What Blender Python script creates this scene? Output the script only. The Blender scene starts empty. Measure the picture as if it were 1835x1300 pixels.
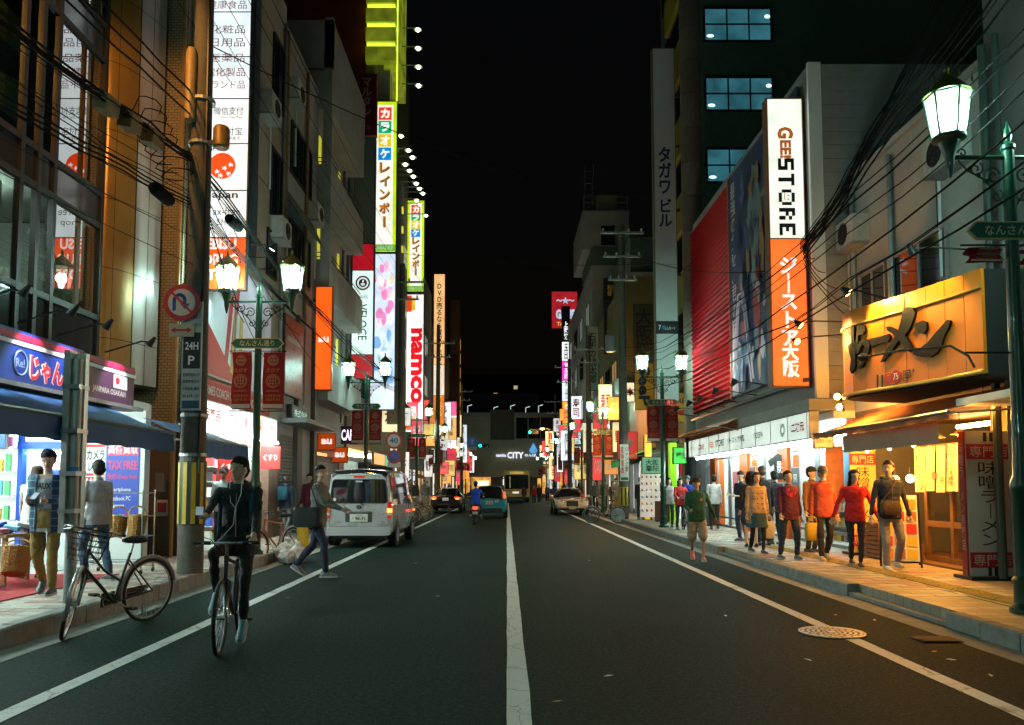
import bpy, bmesh, math, random
from mathutils import Vector, Matrix, noise, Euler
random.seed(7)
R = math.radians
scene = bpy.context.scene
COL = scene.collection
# ---------------------------------------------------------------- camera
FPX, CX, CY, CAMZ, PITCH = 1400.0, 908.0, 779.0, 1.5, R(3.8)
cam_d = bpy.data.cameras.new('camera'); cam = bpy.data.objects.new('camera', cam_d); COL.objects.link(cam)
cam.location = (0, 0, CAMZ); cam.rotation_euler = (R(90) + PITCH, 0, 0)
cam_d.sensor_width = 36; cam_d.lens = 36 * FPX / 1835
cam_d.shift_x = (917.5 - CX) / 1835; cam_d.shift_y = (CY - 650) / 1835
cam_d.clip_start = .05; cam_d.clip_end = 3000
scene.camera = cam
# ---------------------------------------------------------------- night sky
w = bpy.data.worlds.new('World'); scene.world = w; w.use_nodes = True
nt = w.node_tree; bg = nt.nodes['Background']
sky = nt.nodes.new('ShaderNodeTexSky'); sky.sky_type = 'NISHITA'; sky.sun_disc = False
sky.sun_elevation = R(-2.2); sky.sun_rotation = R(200)
nt.links.new(sky.outputs[0], bg.inputs[0]); bg.inputs[1].default_value = .024
scene.view_settings.view_transform = 'Standard'; scene.view_settings.look = 'None'
scene.view_settings.exposure = -.85; scene.view_settings.gamma = 1; scene.view_settings.use_curve_mapping = False
cy = scene.cycles
cy.use_denoising = True; cy.max_bounces = 6; cy.diffuse_bounces = 3; cy.glossy_bounces = 3; cy.transmission_bounces = 4
cy.transparent_max_bounces = 8; cy.sample_clamp_indirect = 3; cy.caustics_reflective = False; cy.caustics_refractive = False
cy.use_light_tree = True
LAMP = 1050.0         # power of one street lantern

# ---------------------------------------------------------------- pixel <-> place
CAMP = Vector((0, 0, CAMZ)); FW = Vector((0, math.cos(PITCH), math.sin(PITCH))); UPV = Vector((0, -math.sin(PITCH), math.cos(PITCH)))
def ray(px, py): return FW + Vector(((px - CX) / FPX, 0, 0)) + UPV * ((CY - py) / FPX)
def atY(px, py, Y): d = ray(px, py); return CAMP + d * (Y / d.y)
def atX(px, py, X): d = ray(px, py); return CAMP + d * (X / d.x)
def atZ(px, py, Z): d = ray(px, py); return CAMP + d * ((Z - CAMZ) / d.z)

# ---------------------------------------------------------------- materials
MATS = {}
def M(name, col=(.5, .5, .5), rough=.6, metal=0., noise_=0., scale=6., bump=0., bscale=None, emit=None, es=0., spec=.5, coat=0., alpha=1., evar=0.):
    if name in MATS: return MATS[name]
    m = bpy.data.materials.new(name); MATS[name] = m; m.use_nodes = True
    n = m.node_tree; b = n.nodes['Principled BSDF']; L = n.links
    b.inputs['Base Color'].default_value = (*col, 1); b.inputs['Roughness'].default_value = rough
    b.inputs['Metallic'].default_value = metal; b.inputs['Specular IOR Level'].default_value = spec
    b.inputs['Coat Weight'].default_value = coat; b.inputs['Alpha'].default_value = alpha
    tc = None
    if noise_ or bump or evar: tc = n.nodes.new('ShaderNodeTexCoord')
    if noise_:
        t = n.nodes.new('ShaderNodeTexNoise'); t.inputs['Scale'].default_value = scale; t.inputs['Detail'].default_value = 6
        t.inputs['Roughness'].default_value = .65
        L.new(tc.outputs['Object'], t.inputs['Vector'])
        r = n.nodes.new('ShaderNodeValToRGB'); e = r.color_ramp.elements
        e[0].position = .3; e[1].position = .7
        e[0].color = (*[c * (1 - noise_) for c in col], 1); e[1].color = (*[min(1, c * (1 + noise_ * .6)) for c in col], 1)
        L.new(t.outputs['Fac'], r.inputs[0]); L.new(r.outputs[0], b.inputs['Base Color'])
        mr = n.nodes.new('ShaderNodeMapRange'); mr.inputs[3].default_value = max(.03, rough - .12); mr.inputs[4].default_value = min(1, rough + .12)
        L.new(t.outputs['Fac'], mr.inputs[0]); L.new(mr.outputs[0], b.inputs['Roughness'])
    if bump:
        t2 = n.nodes.new('ShaderNodeTexNoise'); t2.inputs['Scale'].default_value = bscale or scale * 4; t2.inputs['Detail'].default_value = 4
        L.new(tc.outputs['Object'], t2.inputs['Vector'])
        bp = n.nodes.new('ShaderNodeBump'); bp.inputs['Strength'].default_value = bump; bp.inputs['Distance'].default_value = .02
        L.new(t2.outputs['Fac'], bp.inputs['Height']); L.new(bp.outputs[0], b.inputs['Normal'])
    if es:
        b.inputs['Emission Color'].default_value = (*(emit or col), 1); b.inputs['Emission Strength'].default_value = es
        if evar:
            t3 = n.nodes.new('ShaderNodeTexNoise'); t3.inputs['Scale'].default_value = 1.6; L.new(tc.outputs['Object'], t3.inputs['Vector'])
            mr = n.nodes.new('ShaderNodeMapRange'); mr.inputs[1].default_value = .3; mr.inputs[2].default_value = .7
            mr.inputs[3].default_value = es * (1 - evar); mr.inputs[4].default_value = es * (1 + evar * .5)
            L.new(t3.outputs['Fac'], mr.inputs[0]); L.new(mr.outputs[0], b.inputs['Emission Strength'])
    return m
def EM(name, col, es=1.2, evar=.24): return M(name, [c * .6 for c in col], .35, emit=col, es=es * 1.75, evar=evar)
def glass(name, tint=(.9, .95, .95), mirror=.12, rough=.02):
    if name in MATS: return MATS[name]
    m = bpy.data.materials.new(name); MATS[name] = m; m.use_nodes = True; n = m.node_tree; n.nodes.clear(); L = n.links
    o = n.nodes.new('ShaderNodeOutputMaterial'); t = n.nodes.new('ShaderNodeBsdfTransparent'); g = n.nodes.new('ShaderNodeBsdfGlossy')
    t.inputs[0].default_value = (*tint, 1); g.inputs['Roughness'].default_value = rough; g.inputs[0].default_value = (1, 1, 1, 1)
    mx = n.nodes.new('ShaderNodeMixShader'); lw = n.nodes.new('ShaderNodeFresnel'); lw.inputs[0].default_value = 1.5
    ad = n.nodes.new('ShaderNodeMath'); ad.operation = 'ADD'; ad.use_clamp = True; ad.inputs[1].default_value = mirror
    L.new(lw.outputs[0], ad.inputs[0]); L.new(ad.outputs[0], mx.inputs[0]); L.new(t.outputs[0], mx.inputs[1]); L.new(g.outputs[0], mx.inputs[2])
    L.new(mx.outputs[0], o.inputs[0]); return m

# ---------------------------------------------------------------- mesh builder
ORG = {}
TXT = {}
def text_geo(body, bold=0., line=.95, space=1.):
    k = (body, bold, line, space)
    if k not in TXT:
        cu = bpy.data.curves.new('t', 'FONT'); cu.body = body; cu.resolution_u = 2; cu.offset = bold
        cu.align_x = 'CENTER'; cu.space_line = line; cu.space_character = space
        o = bpy.data.objects.new('t', cu); me = o.to_mesh()
        vs = [(v.co.x, v.co.y) for v in me.vertices]; fs = [tuple(p.vertices) for p in me.polygons]
        o.to_mesh_clear(); bpy.data.objects.remove(o); bpy.data.curves.remove(cu)
        xs = [a for a, b in vs] or [0, 1]; ys = [b for a, b in vs] or [0, 1]
        TXT[k] = (vs, fs, min(xs), max(xs), min(ys), max(ys))
    return TXT[k]
def V(*a): return Vector(a)
XP, YP, ZP = V(1, 0, 0), V(0, 1, 0), V(0, 0, 1)
class MB:
    def __init__(s): s.v = []; s.f = []; s.m = []; s.i = 0
    def mat(s, i): s.i = i; return s
    def add(s, vs, fs):
        b = len(s.v); s.v += [tuple(p) for p in vs]; s.f += [tuple(b + k for k in f) for f in fs]; s.m += [s.i] * len(fs); return s
    def box(s, x0, x1, y0, y1, z0, z1):
        return s.add([(x, y, z) for z in (z0, z1) for y in (y0, y1) for x in (x0, x1)],
                     [(0, 2, 3, 1), (4, 5, 7, 6), (0, 1, 5, 4), (2, 6, 7, 3), (0, 4, 6, 2), (1, 3, 7, 5)])
    def slab(s, c, r, u, w, h, d):      # a board: front face centred at c, facing r x u, depth d behind it
        c = V(*c); r = V(*r); u = V(*u); n = r.cross(u)
        if d == 0: return s.quad(*[c + r * (w / 2 * a) + u * (h / 2 * b) for a, b in ((-1, -1), (1, -1), (1, 1), (-1, 1))])
        p = [c + r * (w / 2 * a) + u * (h / 2 * b) - n * (d * k) for k in (1, 0) for b in (-1, 1) for a in (-1, 1)]
        return s.add(p, [(0, 2, 3, 1), (4, 5, 7, 6), (0, 1, 5, 4), (2, 6, 7, 3), (0, 4, 6, 2), (1, 3, 7, 5)])
    def quad(s, *p): return s.add(p, [tuple(range(len(p)))])
    def loft(s, rings, close=True, caps=True):
        n = len(rings[0]); vs = [p for r in rings for p in r]; fs = []
        for i in range(len(rings) - 1):
            for j in range(n if close else n - 1):
                a, b = i * n + j, i * n + (j + 1) % n; fs.append((a, b, b + n, a + n))
        if caps: fs.append(tuple(range(n))[::-1]); fs.append(tuple((len(rings) - 1) * n + k for k in range(n)))
        return s.add(vs, fs)
    def tube(s, pts, r, n=6, caps=True, closed=False):
        pts = [V(*p) for p in pts]; k = len(pts); rs = r if isinstance(r, (list, tuple)) else [r] * k
        rings = []; pu = None
        for i, p in enumerate(pts):
            a = pts[i - 1] if (i or closed) else p; b = pts[(i + 1) % k] if (i < k - 1 or closed) else p
            t = (b - a).normalized() if (b - a).length > 1e-9 else ZP
            if pu is None: pu = (XP if abs(t.x) < .8 else YP)
            u = (pu - t * pu.dot(t)); u = u.normalized() if u.length > 1e-6 else t.orthogonal().normalized(); pu = u; v = t.cross(u)
            rings.append([p + (u * math.cos(2 * math.pi * j / n) + v * math.sin(2 * math.pi * j / n)) * rs[i] for j in range(n)])
        if closed: rings.append(rings[0])
        return s.loft(rings, True, caps and not closed)
    def lathe(s, prof, c=(0, 0, 0), n=16, ax=None, caps=True):   # prof: (radius, along axis)
        c = V(*c); ax = ZP if ax is None else V(*ax).normalized(); u = ax.orthogonal().normalized() if abs(ax.z) < .99 else XP; v = ax.cross(u)
        return s.loft([[c + ax * z + (u * math.cos(2 * math.pi * j / n) + v * math.sin(2 * math.pi * j / n)) * r for j in range(n)] for r, z in prof], True, caps)
    def prism(s, poly, c, r, u, d):     # polygon in (r,u), front at c, depth d behind
        c = V(*c); r = V(*r); u = V(*u); n = r.cross(u); k = len(poly)
        a = [c + r * x + u * y for x, y in poly]; b = [p - n * d for p in a]
        return s.add(a + b, [tuple(range(k)), tuple(range(2 * k - 1, k - 1, -1))] + [(i, i + k, (i + 1) % k + k, (i + 1) % k) for i in range(k)])
    def ell(s, c, rad, n=12, m=8, rot=None):
        c = V(*c); vs = []; fs = []
        for i in range(m + 1):
            th = math.pi * i / m
            for j in range(n):
                ph = 2 * math.pi * j / n; p = V(rad[0] * math.sin(th) * math.cos(ph), rad[1] * math.sin(th) * math.sin(ph), rad[2] * math.cos(th))
                vs.append(c + (rot @ p if rot else p))
        for i in range(m):
            for j in range(n): fs.append((i * n + j, (i + 1) * n + j, (i + 1) * n + (j + 1) % n, i * n + (j + 1) % n))
        return s.add(vs, fs)
    def text(s, body, c, r, u, w=None, h=None, bold=0., line=.95, space=1., shear=0.):
        vs, fs, x0, x1, y0, y1 = text_geo(body, bold, line, space)
        gw, gh = max(1e-3, x1 - x0), max(1e-3, y1 - y0)
        sx = w / gw if w else h / gh; sy = h / gh if h else sx
        c = V(*c); r = V(*r); u = V(*u)
        return s.add([c + r * ((x - (x0 + x1) / 2) * sx + shear * (y - (y0 + y1) / 2) * sy) + u * ((y - (y0 + y1) / 2) * sy) for x, y in vs], fs)
    def build(s, name, mats, parent=None, smooth=None, label=None, kind=None):
        me = bpy.data.meshes.new(name); o_ = V(0, 0, 0)
        if parent is not None: o_ = ORG.get(parent.name, o_)
        me.from_pydata([(x - o_.x, y - o_.y, z - o_.z) for x, y, z in s.v] if o_.length else s.v, [], s.f)
        ms = mats if isinstance(mats, (list, tuple)) else [mats]
        for m in ms: me.materials.append(m)
        if len(ms) > 1: me.polygons.foreach_set('material_index', s.m)
        if smooth is not None:
            me.polygons.foreach_set('use_smooth', [True] * len(s.f)); me.set_sharp_from_angle(angle=R(smooth))
        me.update()
        return link(name, me, parent, label, kind)
def link(name, me, parent=None, label=None, kind=None):
    o = bpy.data.objects.new(name, me); COL.objects.link(o)
    if parent is not None:
        o.parent = parent
        if parent.name in ORG: ORG[o.name] = ORG[parent.name]
    if label: o['label'] = label
    if kind: o['kind'] = kind
    return o
def thing(name, label, cat, loc=(0, 0, 0), rotz=0., group=None, world=False):
    o = bpy.data.objects.new(name, None); COL.objects.link(o); o.location = loc; o.rotation_euler = (0, 0, rotz)
    o.empty_display_size = .2; o['label'] = label; o['category'] = cat
    if group: o['group'] = group
    if world: ORG[o.name] = V(*loc)
    return o
def tag(o, label, cat, group=None):
    o['label'] = label; o['category'] = cat
    if group: o['group'] = group
    return o
def struct(o): o['kind'] = 'structure'; return o
def copy_tree(o, parent=None):
    c = o.copy(); COL.objects.link(c); c.parent = parent
    for ch in list(o.children): copy_tree(ch, c)
    return c
def part(parent, name, mats, fn, smooth=None, label=None, kind=None):
    b = MB(); fn(b); return b.build(name, mats, parent, smooth, label, kind)
def boxpart(parent, name, m, *a, **k):
    return MB().box(*a).build(name, m, parent, **k)
LF = dict(r=YP, u=ZP)        # on the left facades, facing +X
RF = dict(r=-YP, u=ZP)       # on the right facades, facing -X
CF = dict(r=XP, u=ZP)        # facing the camera
def vert(t): return '\n'.join(t.replace('ー', '｜'))

# ---------------------------------------------------------------- common materials
BLACKM = M('black_metal', (.015, .016, .017), .45, .3)
DARK = M('dark_void', (.012, .012, .012), .9)
STEEL = M('steel', (.42, .43, .44), .35, .9, noise_=.15, scale=20)
GALV = M('galvanised', (.33, .35, .35), .5, .6, noise_=.2, scale=12)
CONC = M('concrete', (.3, .29, .27), .85, noise_=.28, scale=3, bump=.15)
WHITE = M('white_paint', (.78, .78, .76), .45)
GREENP = M('lamp_green', (.004, .05, .026), .34, noise_=.2, scale=9, coat=.3)
RUBBER = M('rubber', (.014, .014, .015), .75)
CABLE = M('cable', (.006, .006, .006), .85, spec=.1)
REDP = M('red_print', (.62, .02, .02), .5)
WTXT = M('white_lettering', (.85, .85, .82), .5)
BTXT = M('black_lettering', (.01, .01, .012), .5)
# ================================================================ ground
def asphalt_mat():
    m = bpy.data.materials.new('asphalt'); m.use_nodes = True; n = m.node_tree; L = n.links; b = n.nodes['Principled BSDF']
    tc = n.nodes.new('ShaderNodeTexCoord')
    def nz(scale, det=5, rough=.6):
        t = n.nodes.new('ShaderNodeTexNoise'); t.inputs['Scale'].default_value = scale; t.inputs['Detail'].default_value = det
        t.inputs['Roughness'].default_value = rough; L.new(tc.outputs['Object'], t.inputs['Vector']); return t
    big = nz(.35); mid = nz(27., 3, .7); fine = nz(62., 4, .8)
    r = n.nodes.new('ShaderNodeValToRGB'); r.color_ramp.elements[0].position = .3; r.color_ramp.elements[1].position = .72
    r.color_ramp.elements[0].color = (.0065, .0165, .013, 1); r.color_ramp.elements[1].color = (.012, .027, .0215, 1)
    L.new(big.outputs['Fac'], r.inputs[0])
    r2 = n.nodes.new('ShaderNodeValToRGB'); r2.color_ramp.elements[0].position = .40; r2.color_ramp.elements[1].position = .62
    r2.color_ramp.elements[0].color = (.35, .35, .35, 1); r2.color_ramp.elements[1].color = (2.0, 2.0, 2.0, 1)
    L.new(fine.outputs['Fac'], r2.inputs[0])
    mx = n.nodes.new('ShaderNodeMix'); mx.data_type = 'RGBA'; mx.blend_type = 'MULTIPLY'; mx.inputs[0].default_value = 1
    L.new(r.outputs[0], mx.inputs[6]); L.new(r2.outputs[0], mx.inputs[7])
    r3 = n.nodes.new('ShaderNodeMapRange'); r3.inputs[1].default_value = .4; r3.inputs[2].default_value = .62; r3.inputs[3].default_value = .5; r3.inputs[4].default_value = 1.5
    L.new(mid.outputs['Fac'], r3.inputs[0])
    mx2 = n.nodes.new('ShaderNodeMix'); mx2.data_type = 'RGBA'; mx2.blend_type = 'MULTIPLY'; mx2.inputs[0].default_value = 1
    L.new(mx.outputs[2], mx2.inputs[6]); L.new(r3.outputs[0], mx2.inputs[7]); L.new(mx2.outputs[2], b.inputs['Base Color'])
    rr = n.nodes.new('ShaderNodeMapRange'); rr.inputs[3].default_value = .55; rr.inputs[4].default_value = .8
    L.new(big.outputs['Fac'], rr.inputs[0]); L.new(rr.outputs[0], b.inputs['Roughness'])
    bp = n.nodes.new('ShaderNodeBump'); bp.inputs['Strength'].default_value = .8; bp.inputs['Distance'].default_value = .01
    L.new(fine.outputs['Fac'], bp.inputs['Height']); L.new(bp.outputs[0], b.inputs['Normal'])
    return m
def paint_mat(name, col):
    m = bpy.data.materials.new(name); m.use_nodes = True; n = m.node_tree; L = n.links; b = n.nodes['Principled BSDF']; b.inputs['Roughness'].default_value = .6
    tc = n.nodes.new('ShaderNodeTexCoord')
    v = n.nodes.new('ShaderNodeTexNoise'); v.inputs['Scale'].default_value = 2.2; v.inputs['Detail'].default_value = 9; v.inputs['Roughness'].default_value = .75
    L.new(tc.outputs['Object'], v.inputs['Vector'])
    r = n.nodes.new('ShaderNodeValToRGB'); e = r.color_ramp.elements; e[0].position = .34; e[1].position = .46
    e[0].color = (col[0] * .3, col[1] * .3, col[2] * .3, 1); e[1].color = (*col, 1)
    e2 = r.color_ramp.elements.new(.39); e2.color = (col[0] * .75, col[1] * .75, col[2] * .75, 1)
    L.new(v.outputs['Fac'], r.inputs[0])
    cr = n.nodes.new('ShaderNodeTexVoronoi'); cr.feature = 'DISTANCE_TO_EDGE'; cr.inputs['Scale'].default_value = 3.2
    mp = n.nodes.new('ShaderNodeMapping'); mp.inputs['Scale'].default_value = (1, .45, 1); L.new(tc.outputs['Object'], mp.inputs[0])
    wn = n.nodes.new('ShaderNodeTexNoise'); wn.inputs['Scale'].default_value = 14; L.new(tc.outputs['Object'], wn.inputs['Vector'])
    va = n.nodes.new('ShaderNodeVectorMath'); va.operation = 'MULTIPLY_ADD'; va.inputs[1].default_value = (.06, .06, 0)
    L.new(wn.outputs['Color'], va.inputs[0]); L.new(mp.outputs[0], va.inputs[2]); L.new(va.outputs[0], cr.inputs['Vector'])
    cm = n.nodes.new('ShaderNodeMapRange'); cm.inputs[1].default_value = .0; cm.inputs[2].default_value = .012; cm.inputs[3].default_value = .25; cm.inputs[4].default_value = 1
    L.new(cr.outputs['Distance'], cm.inputs[0])
    mx = n.nodes.new('ShaderNodeMix'); mx.data_type = 'RGBA'; mx.blend_type = 'MULTIPLY'; mx.inputs[0].default_value = 1
    L.new(r.outputs[0], mx.inputs[6]); L.new(cm.outputs[0], mx.inputs[7]); L.new(mx.outputs[2], b.inputs['Base Color'])
    return m
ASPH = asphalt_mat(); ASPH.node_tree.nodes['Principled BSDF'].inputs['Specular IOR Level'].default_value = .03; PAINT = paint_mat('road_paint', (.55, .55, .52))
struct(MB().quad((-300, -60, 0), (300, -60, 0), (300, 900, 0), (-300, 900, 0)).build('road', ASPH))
def marking(name, x0, x1, y0, y1, lab, wob=.006):
    b = MB(); n = int((y1 - y0) / .6); pts = []
    for i in range(n + 1):
        y = y0 + (y1 - y0) * i / n; pts.append((y, x0 + random.uniform(-wob, wob), x1 + random.uniform(-wob, wob)))
    b.add([p for y, a, c in pts for p in ((a, y, .004), (c, y, .004))], [(2 * i, 2 * i + 1, 2 * i + 3, 2 * i + 2) for i in range(n)])
    return struct(b.build(name, PAINT))
XL, XR = -3.29, 3.39
marking('centre_line', .003, .165, -2, 70, '')
marking('edge_line_left', XL - .08, XL + .07, -2, 62, '')
marking('edge_line_right', XR - .07, XR + .08, -2, 62, '')
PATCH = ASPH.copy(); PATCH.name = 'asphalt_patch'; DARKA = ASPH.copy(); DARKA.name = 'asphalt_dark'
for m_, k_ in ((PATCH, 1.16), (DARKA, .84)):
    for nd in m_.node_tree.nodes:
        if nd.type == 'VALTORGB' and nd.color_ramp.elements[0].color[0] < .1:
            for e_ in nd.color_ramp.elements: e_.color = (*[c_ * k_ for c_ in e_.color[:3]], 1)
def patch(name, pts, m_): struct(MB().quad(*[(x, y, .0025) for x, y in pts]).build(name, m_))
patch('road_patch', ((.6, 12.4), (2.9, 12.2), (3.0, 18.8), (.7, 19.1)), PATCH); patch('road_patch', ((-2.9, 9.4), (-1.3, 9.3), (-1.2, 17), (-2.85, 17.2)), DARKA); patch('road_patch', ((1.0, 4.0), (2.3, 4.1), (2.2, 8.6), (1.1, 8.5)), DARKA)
GUT = M('gutter_concrete', (.24, .235, .2), .85, noise_=.35, scale=5, bump=.2)
KL, KR = -4.62, 4.66
struct(MB().box(KL, KL + .3, -3, 70, -.05, .004).build('gutter_left', GUT))
struct(MB().box(KR - .3, KR, -3, 70, -.05, .004).build('gutter_right', GUT))
# sidewalks: a bed with pavers laid on the near stretch; material takes over beyond
def paver_mat(name, cols, sx, sy):
    m = bpy.data.materials.new(name); m.use_nodes = True; n = m.node_tree; L = n.links; b = n.nodes['Principled BSDF']; b.inputs['Roughness'].default_value = .55
    tc = n.nodes.new('ShaderNodeTexCoord'); br = n.nodes.new('ShaderNodeTexBrick')
    L.new(tc.outputs['Object'], br.inputs['Vector']); br.inputs['Scale'].default_value = 1
    br.inputs['Brick Width'].default_value = sx; br.inputs['Row Height'].default_value = sy; br.inputs['Mortar Size'].default_value = .006
    br.inputs['Color1'].default_value = (*cols[0], 1); br.inputs['Color2'].default_value = (*cols[1], 1); br.inputs['Mortar'].default_value = (.08, .075, .06, 1)
    ns = n.nodes.new('ShaderNodeTexNoise'); ns.inputs['Scale'].default_value = 2; L.new(tc.outputs['Object'], ns.inputs['Vector'])
    mr = n.nodes.new('ShaderNodeMapRange'); mr.inputs[3].default_value = .65; mr.inputs[4].default_value = 1.2; L.new(ns.outputs['Fac'], mr.inputs[0])
    mx = n.nodes.new('ShaderNodeMix'); mx.data_type = 'RGBA'; mx.blend_type = 'MULTIPLY'; mx.inputs[0].default_value = 1
    L.new(br.outputs[0], mx.inputs[6]); L.new(mr.outputs[0], mx.inputs[7]); L.new(mx.outputs[2], b.inputs['Base Color'])
    return m
PV = [M('paver_cream', (.44, .40, .32), .5, noise_=.2, scale=9), M('paver_sand', (.36, .29, .21), .5, noise_=.22, scale=9),
      M('paver_rose', (.34, .2, .15), .5, noise_=.2, scale=9), M('paver_grey', (.29, .27, .23), .55, noise_=.2, scale=9)]
SWZL, SWZR = .2, .17
swl = struct(MB().box(-9.5, KL - .16, -3, 92, -.05, SWZL - .004).build('sidewalk_left', paver_mat('paving_left', ((.4, .36, .29), (.33, .26, .2)), .4, .2)))
swr = struct(MB().box(KR + .16, 9.8, -3, 92, -.05, SWZR - .004).build('sidewalk_right', paver_mat('paving_right', ((.4, .35, .26), (.31, .24, .17)), .4, .2)))
def paver_mesh(w_, d_, mt):
    b = MB(); e = .006; h = .012
    b.add([(-w_ / 2, -d_ / 2, -.02), (w_ / 2, -d_ / 2, -.02), (w_ / 2, d_ / 2, -.02), (-w_ / 2, d_ / 2, -.02),
           (-w_ / 2 + e, -d_ / 2 + e, h), (w_ / 2 - e, -d_ / 2 + e, h), (w_ / 2 - e, d_ / 2 - e, h), (-w_ / 2 + e, d_ / 2 - e, h)],
          [(4, 5, 6, 7), (0, 1, 5, 4), (1, 2, 6, 5), (2, 3, 7, 6), (3, 0, 4, 7)])
    me = bpy.data.meshes.new('paver'); me.from_pydata(b.v, [], b.f); me.materials.append(mt); return me
PME = [paver_mesh(.394, .194, m) for m in PV]
def lay(parent, x0, x1, y0, y1, z, wts, lim=298):
    n = 0; y = y0; row = 0
    while y < y1 - .1:
        x = x0 + (.2 if row % 2 else 0)
        while x < x1 - .1:
            k = random.choices(range(4), wts)[0]
            # stepped diagonal bands of rose and sand tiles
            if ((int((x + 20) / .4) + row // 2) % 5) in (0, 1) and random.random() < .75: k = 2 if random.random() < .6 else 1
            o = bpy.data.objects.new('paver', PME[k]); COL.objects.link(o); o.parent = parent
            o.location = (x + .2, y + .1, z + random.uniform(-.0025, .002)); o.rotation_euler = (random.uniform(-.004, .004), random.uniform(-.004, .004), 0)
            n += 1; x += .4
            if n >= lim: return y
        y += .2; row += 1
    return y
lay(swl, -6.62, KL - .17, 8.05, 20, SWZL - .012, (5, 3, 2, 1))
lay(swr, KR + .17, 6.46, 9.6, 24, SWZR - .012, (5, 3, 1, 2))
# kerb stones, one by one
KERB = M('kerb_stone', (.21, .21, .19), .8, noise_=.35, scale=7, bump=.25)
def kerb(name, x0, x1, y0, y1, h, skip=()):
    root = struct(MB().box(x0 + .02, x1 - .02, y0, y1, -.06, h * .35).build(name, KERB)); y = y0; k = 0
    while y < y1 and k < 70:
        ln = .6 if y < 40 else 1.5
        if not any(a <= y < b for a, b in skip):
            hh = h + random.uniform(-.004, .003); e = .02; s = 1 if x0 < 0 else -1
            prof = [(x0, -.05), (x0, hh), (x1 - e, hh), (x1, hh - e), (x1, -.05)] if x0 < 0 else [(x1, -.05), (x1, hh), (x0 + e, hh), (x0, hh - e), (x0, -.05)]
            j = random.uniform(-.004, .004)
            rings = [[V(px + j, yy, pz) for px, pz in prof] for yy in (y + .005, y + ln - .005)]
            MB().loft(rings if x0 > 0 else [r[::-1] for r in rings]).build('kerb_stone', KERB, root); k += 1
        y += ln
    return root
kerb('kerb_left', KL - .16, KL, 3.9, 60, SWZL)
kerb('kerb_right', KR, KR + .16, 4.2, 60, SWZR, skip=((7.8, 10.6), (14.9, 17.2)))
# lowered driveways cut through the right sidewalk kerb
for y0, y1 in ((7.8, 10.6), (14.9, 17.2)):
    b = MB(); b.add([(KR - .02, y0, .008), (KR - .02, y1, .008), (KR + .95, y1, SWZR + .001), (KR + .95, y0, SWZR + .001)], [(0, 3, 2, 1)])
    struct(b.build('driveway_ramp', M('driveway_asphalt', (.075, .07, .06), .8, noise_=.3, scale=6, bump=.2)))
# tactile paving strip on the right sidewalk
TAC = M('tactile_yellow', (.42, .27, .03), .6, noise_=.25, scale=10)
tb = MB(); tb.box(-.148, .148, -.148, .148, -.02, .014)
for i in range(4): tb.box(-.118 + i * .07, -.09 + i * .07, -.135, .135, .014, .022)
tme = bpy.data.meshes.new('tactile_paver'); tme.from_pydata(tb.v, [], tb.f); tme.materials.append(TAC)
for i in range(44):
    o = link('tactile_paver', tme, swr); o.location = (5.85 + .012 * math.sin(i * 1.7), 6.4 + .3 * i, SWZR + .001)
# manhole cover with concentric rings
mh = thing('manhole_cover', 'round grey iron manhole cover with concentric ring pattern set in the road', 'manhole', (3.33, 8.12, .004))
MH = M('manhole_iron', (.3, .31, .33), .45, .5, noise_=.3, scale=30); MHD = M('manhole_groove', (.02, .02, .02), .8)
part(mh, 'rim', MH, lambda b: b.lathe([(.325, 0), (.325, .012), (.305, .012), (.305, .002)], n=40, caps=False), 40)
part(mh, 'base_plate', MHD, lambda b: b.lathe([(.305, 0), (.305, .003)], n=40))
for k, rr in enumerate((.266, .216, .166, .116, .066)):
    part(mh, 'ring', MH, lambda b: [b.add([V(math.cos(a) * q, math.sin(a) * q, .011) for a in (t, t + .30 if k < 4 else t + .5) for q in (rr, rr + .03)], [(0, 1, 3, 2)])
                                  for t in [2 * math.pi * j / (16 if k < 4 else 8) + k * .2 for j in range(16 if k < 4 else 8)]])
part(mh, 'hub', MH, lambda b: b.lathe([(.045, .003), (.045, .012)], n=16))
# drain grating and litter
gr = thing('drain_grating', 'small rusty drain grating in the gutter beside the right kerb', 'grating', (4.2, 7.75, .008))
boxpart(gr, 'frame', MHD, -.2, .2, -.14, .14, 0, .004)
for i in range(6): boxpart(gr, 'bar', M('rusty_iron', (.09, .06, .025), .7, .4, noise_=.3, scale=30), -.18, .18, -.12 + i * .042, -.1 + i * .042, .004, .012)
LIT = [M('litter_white', (.6, .6, .56), .8), M('litter_leaf', (.4, .2, .05), .8)]
for i, (px, py) in enumerate(((1448, 1183), (1497, 1103), (1567, 1112), (784, 1069), (1090, 1212), (998, 1257), (1705, 1183), (1674, 1168), (1775, 1211), (515, 1072), (1056, 1005), (745, 1010), (1300, 1104))):
    p = atZ(px, py, .006); a = random.uniform(0, 3)
    b = MB(); b.add([p + V(math.cos(a + t) * q, math.sin(a + t) * q, random.uniform(0, .008)) for t, q in ((0, .05), (1.3, .018), (3.1, .045), (4.6, .02))], [(0, 1, 2, 3)])
    tag(b.build('litter', LIT[i % 2]), 'tiny flat scrap of litter lying on the dark asphalt', 'litter', 'scraps of litter on the road')
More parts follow.
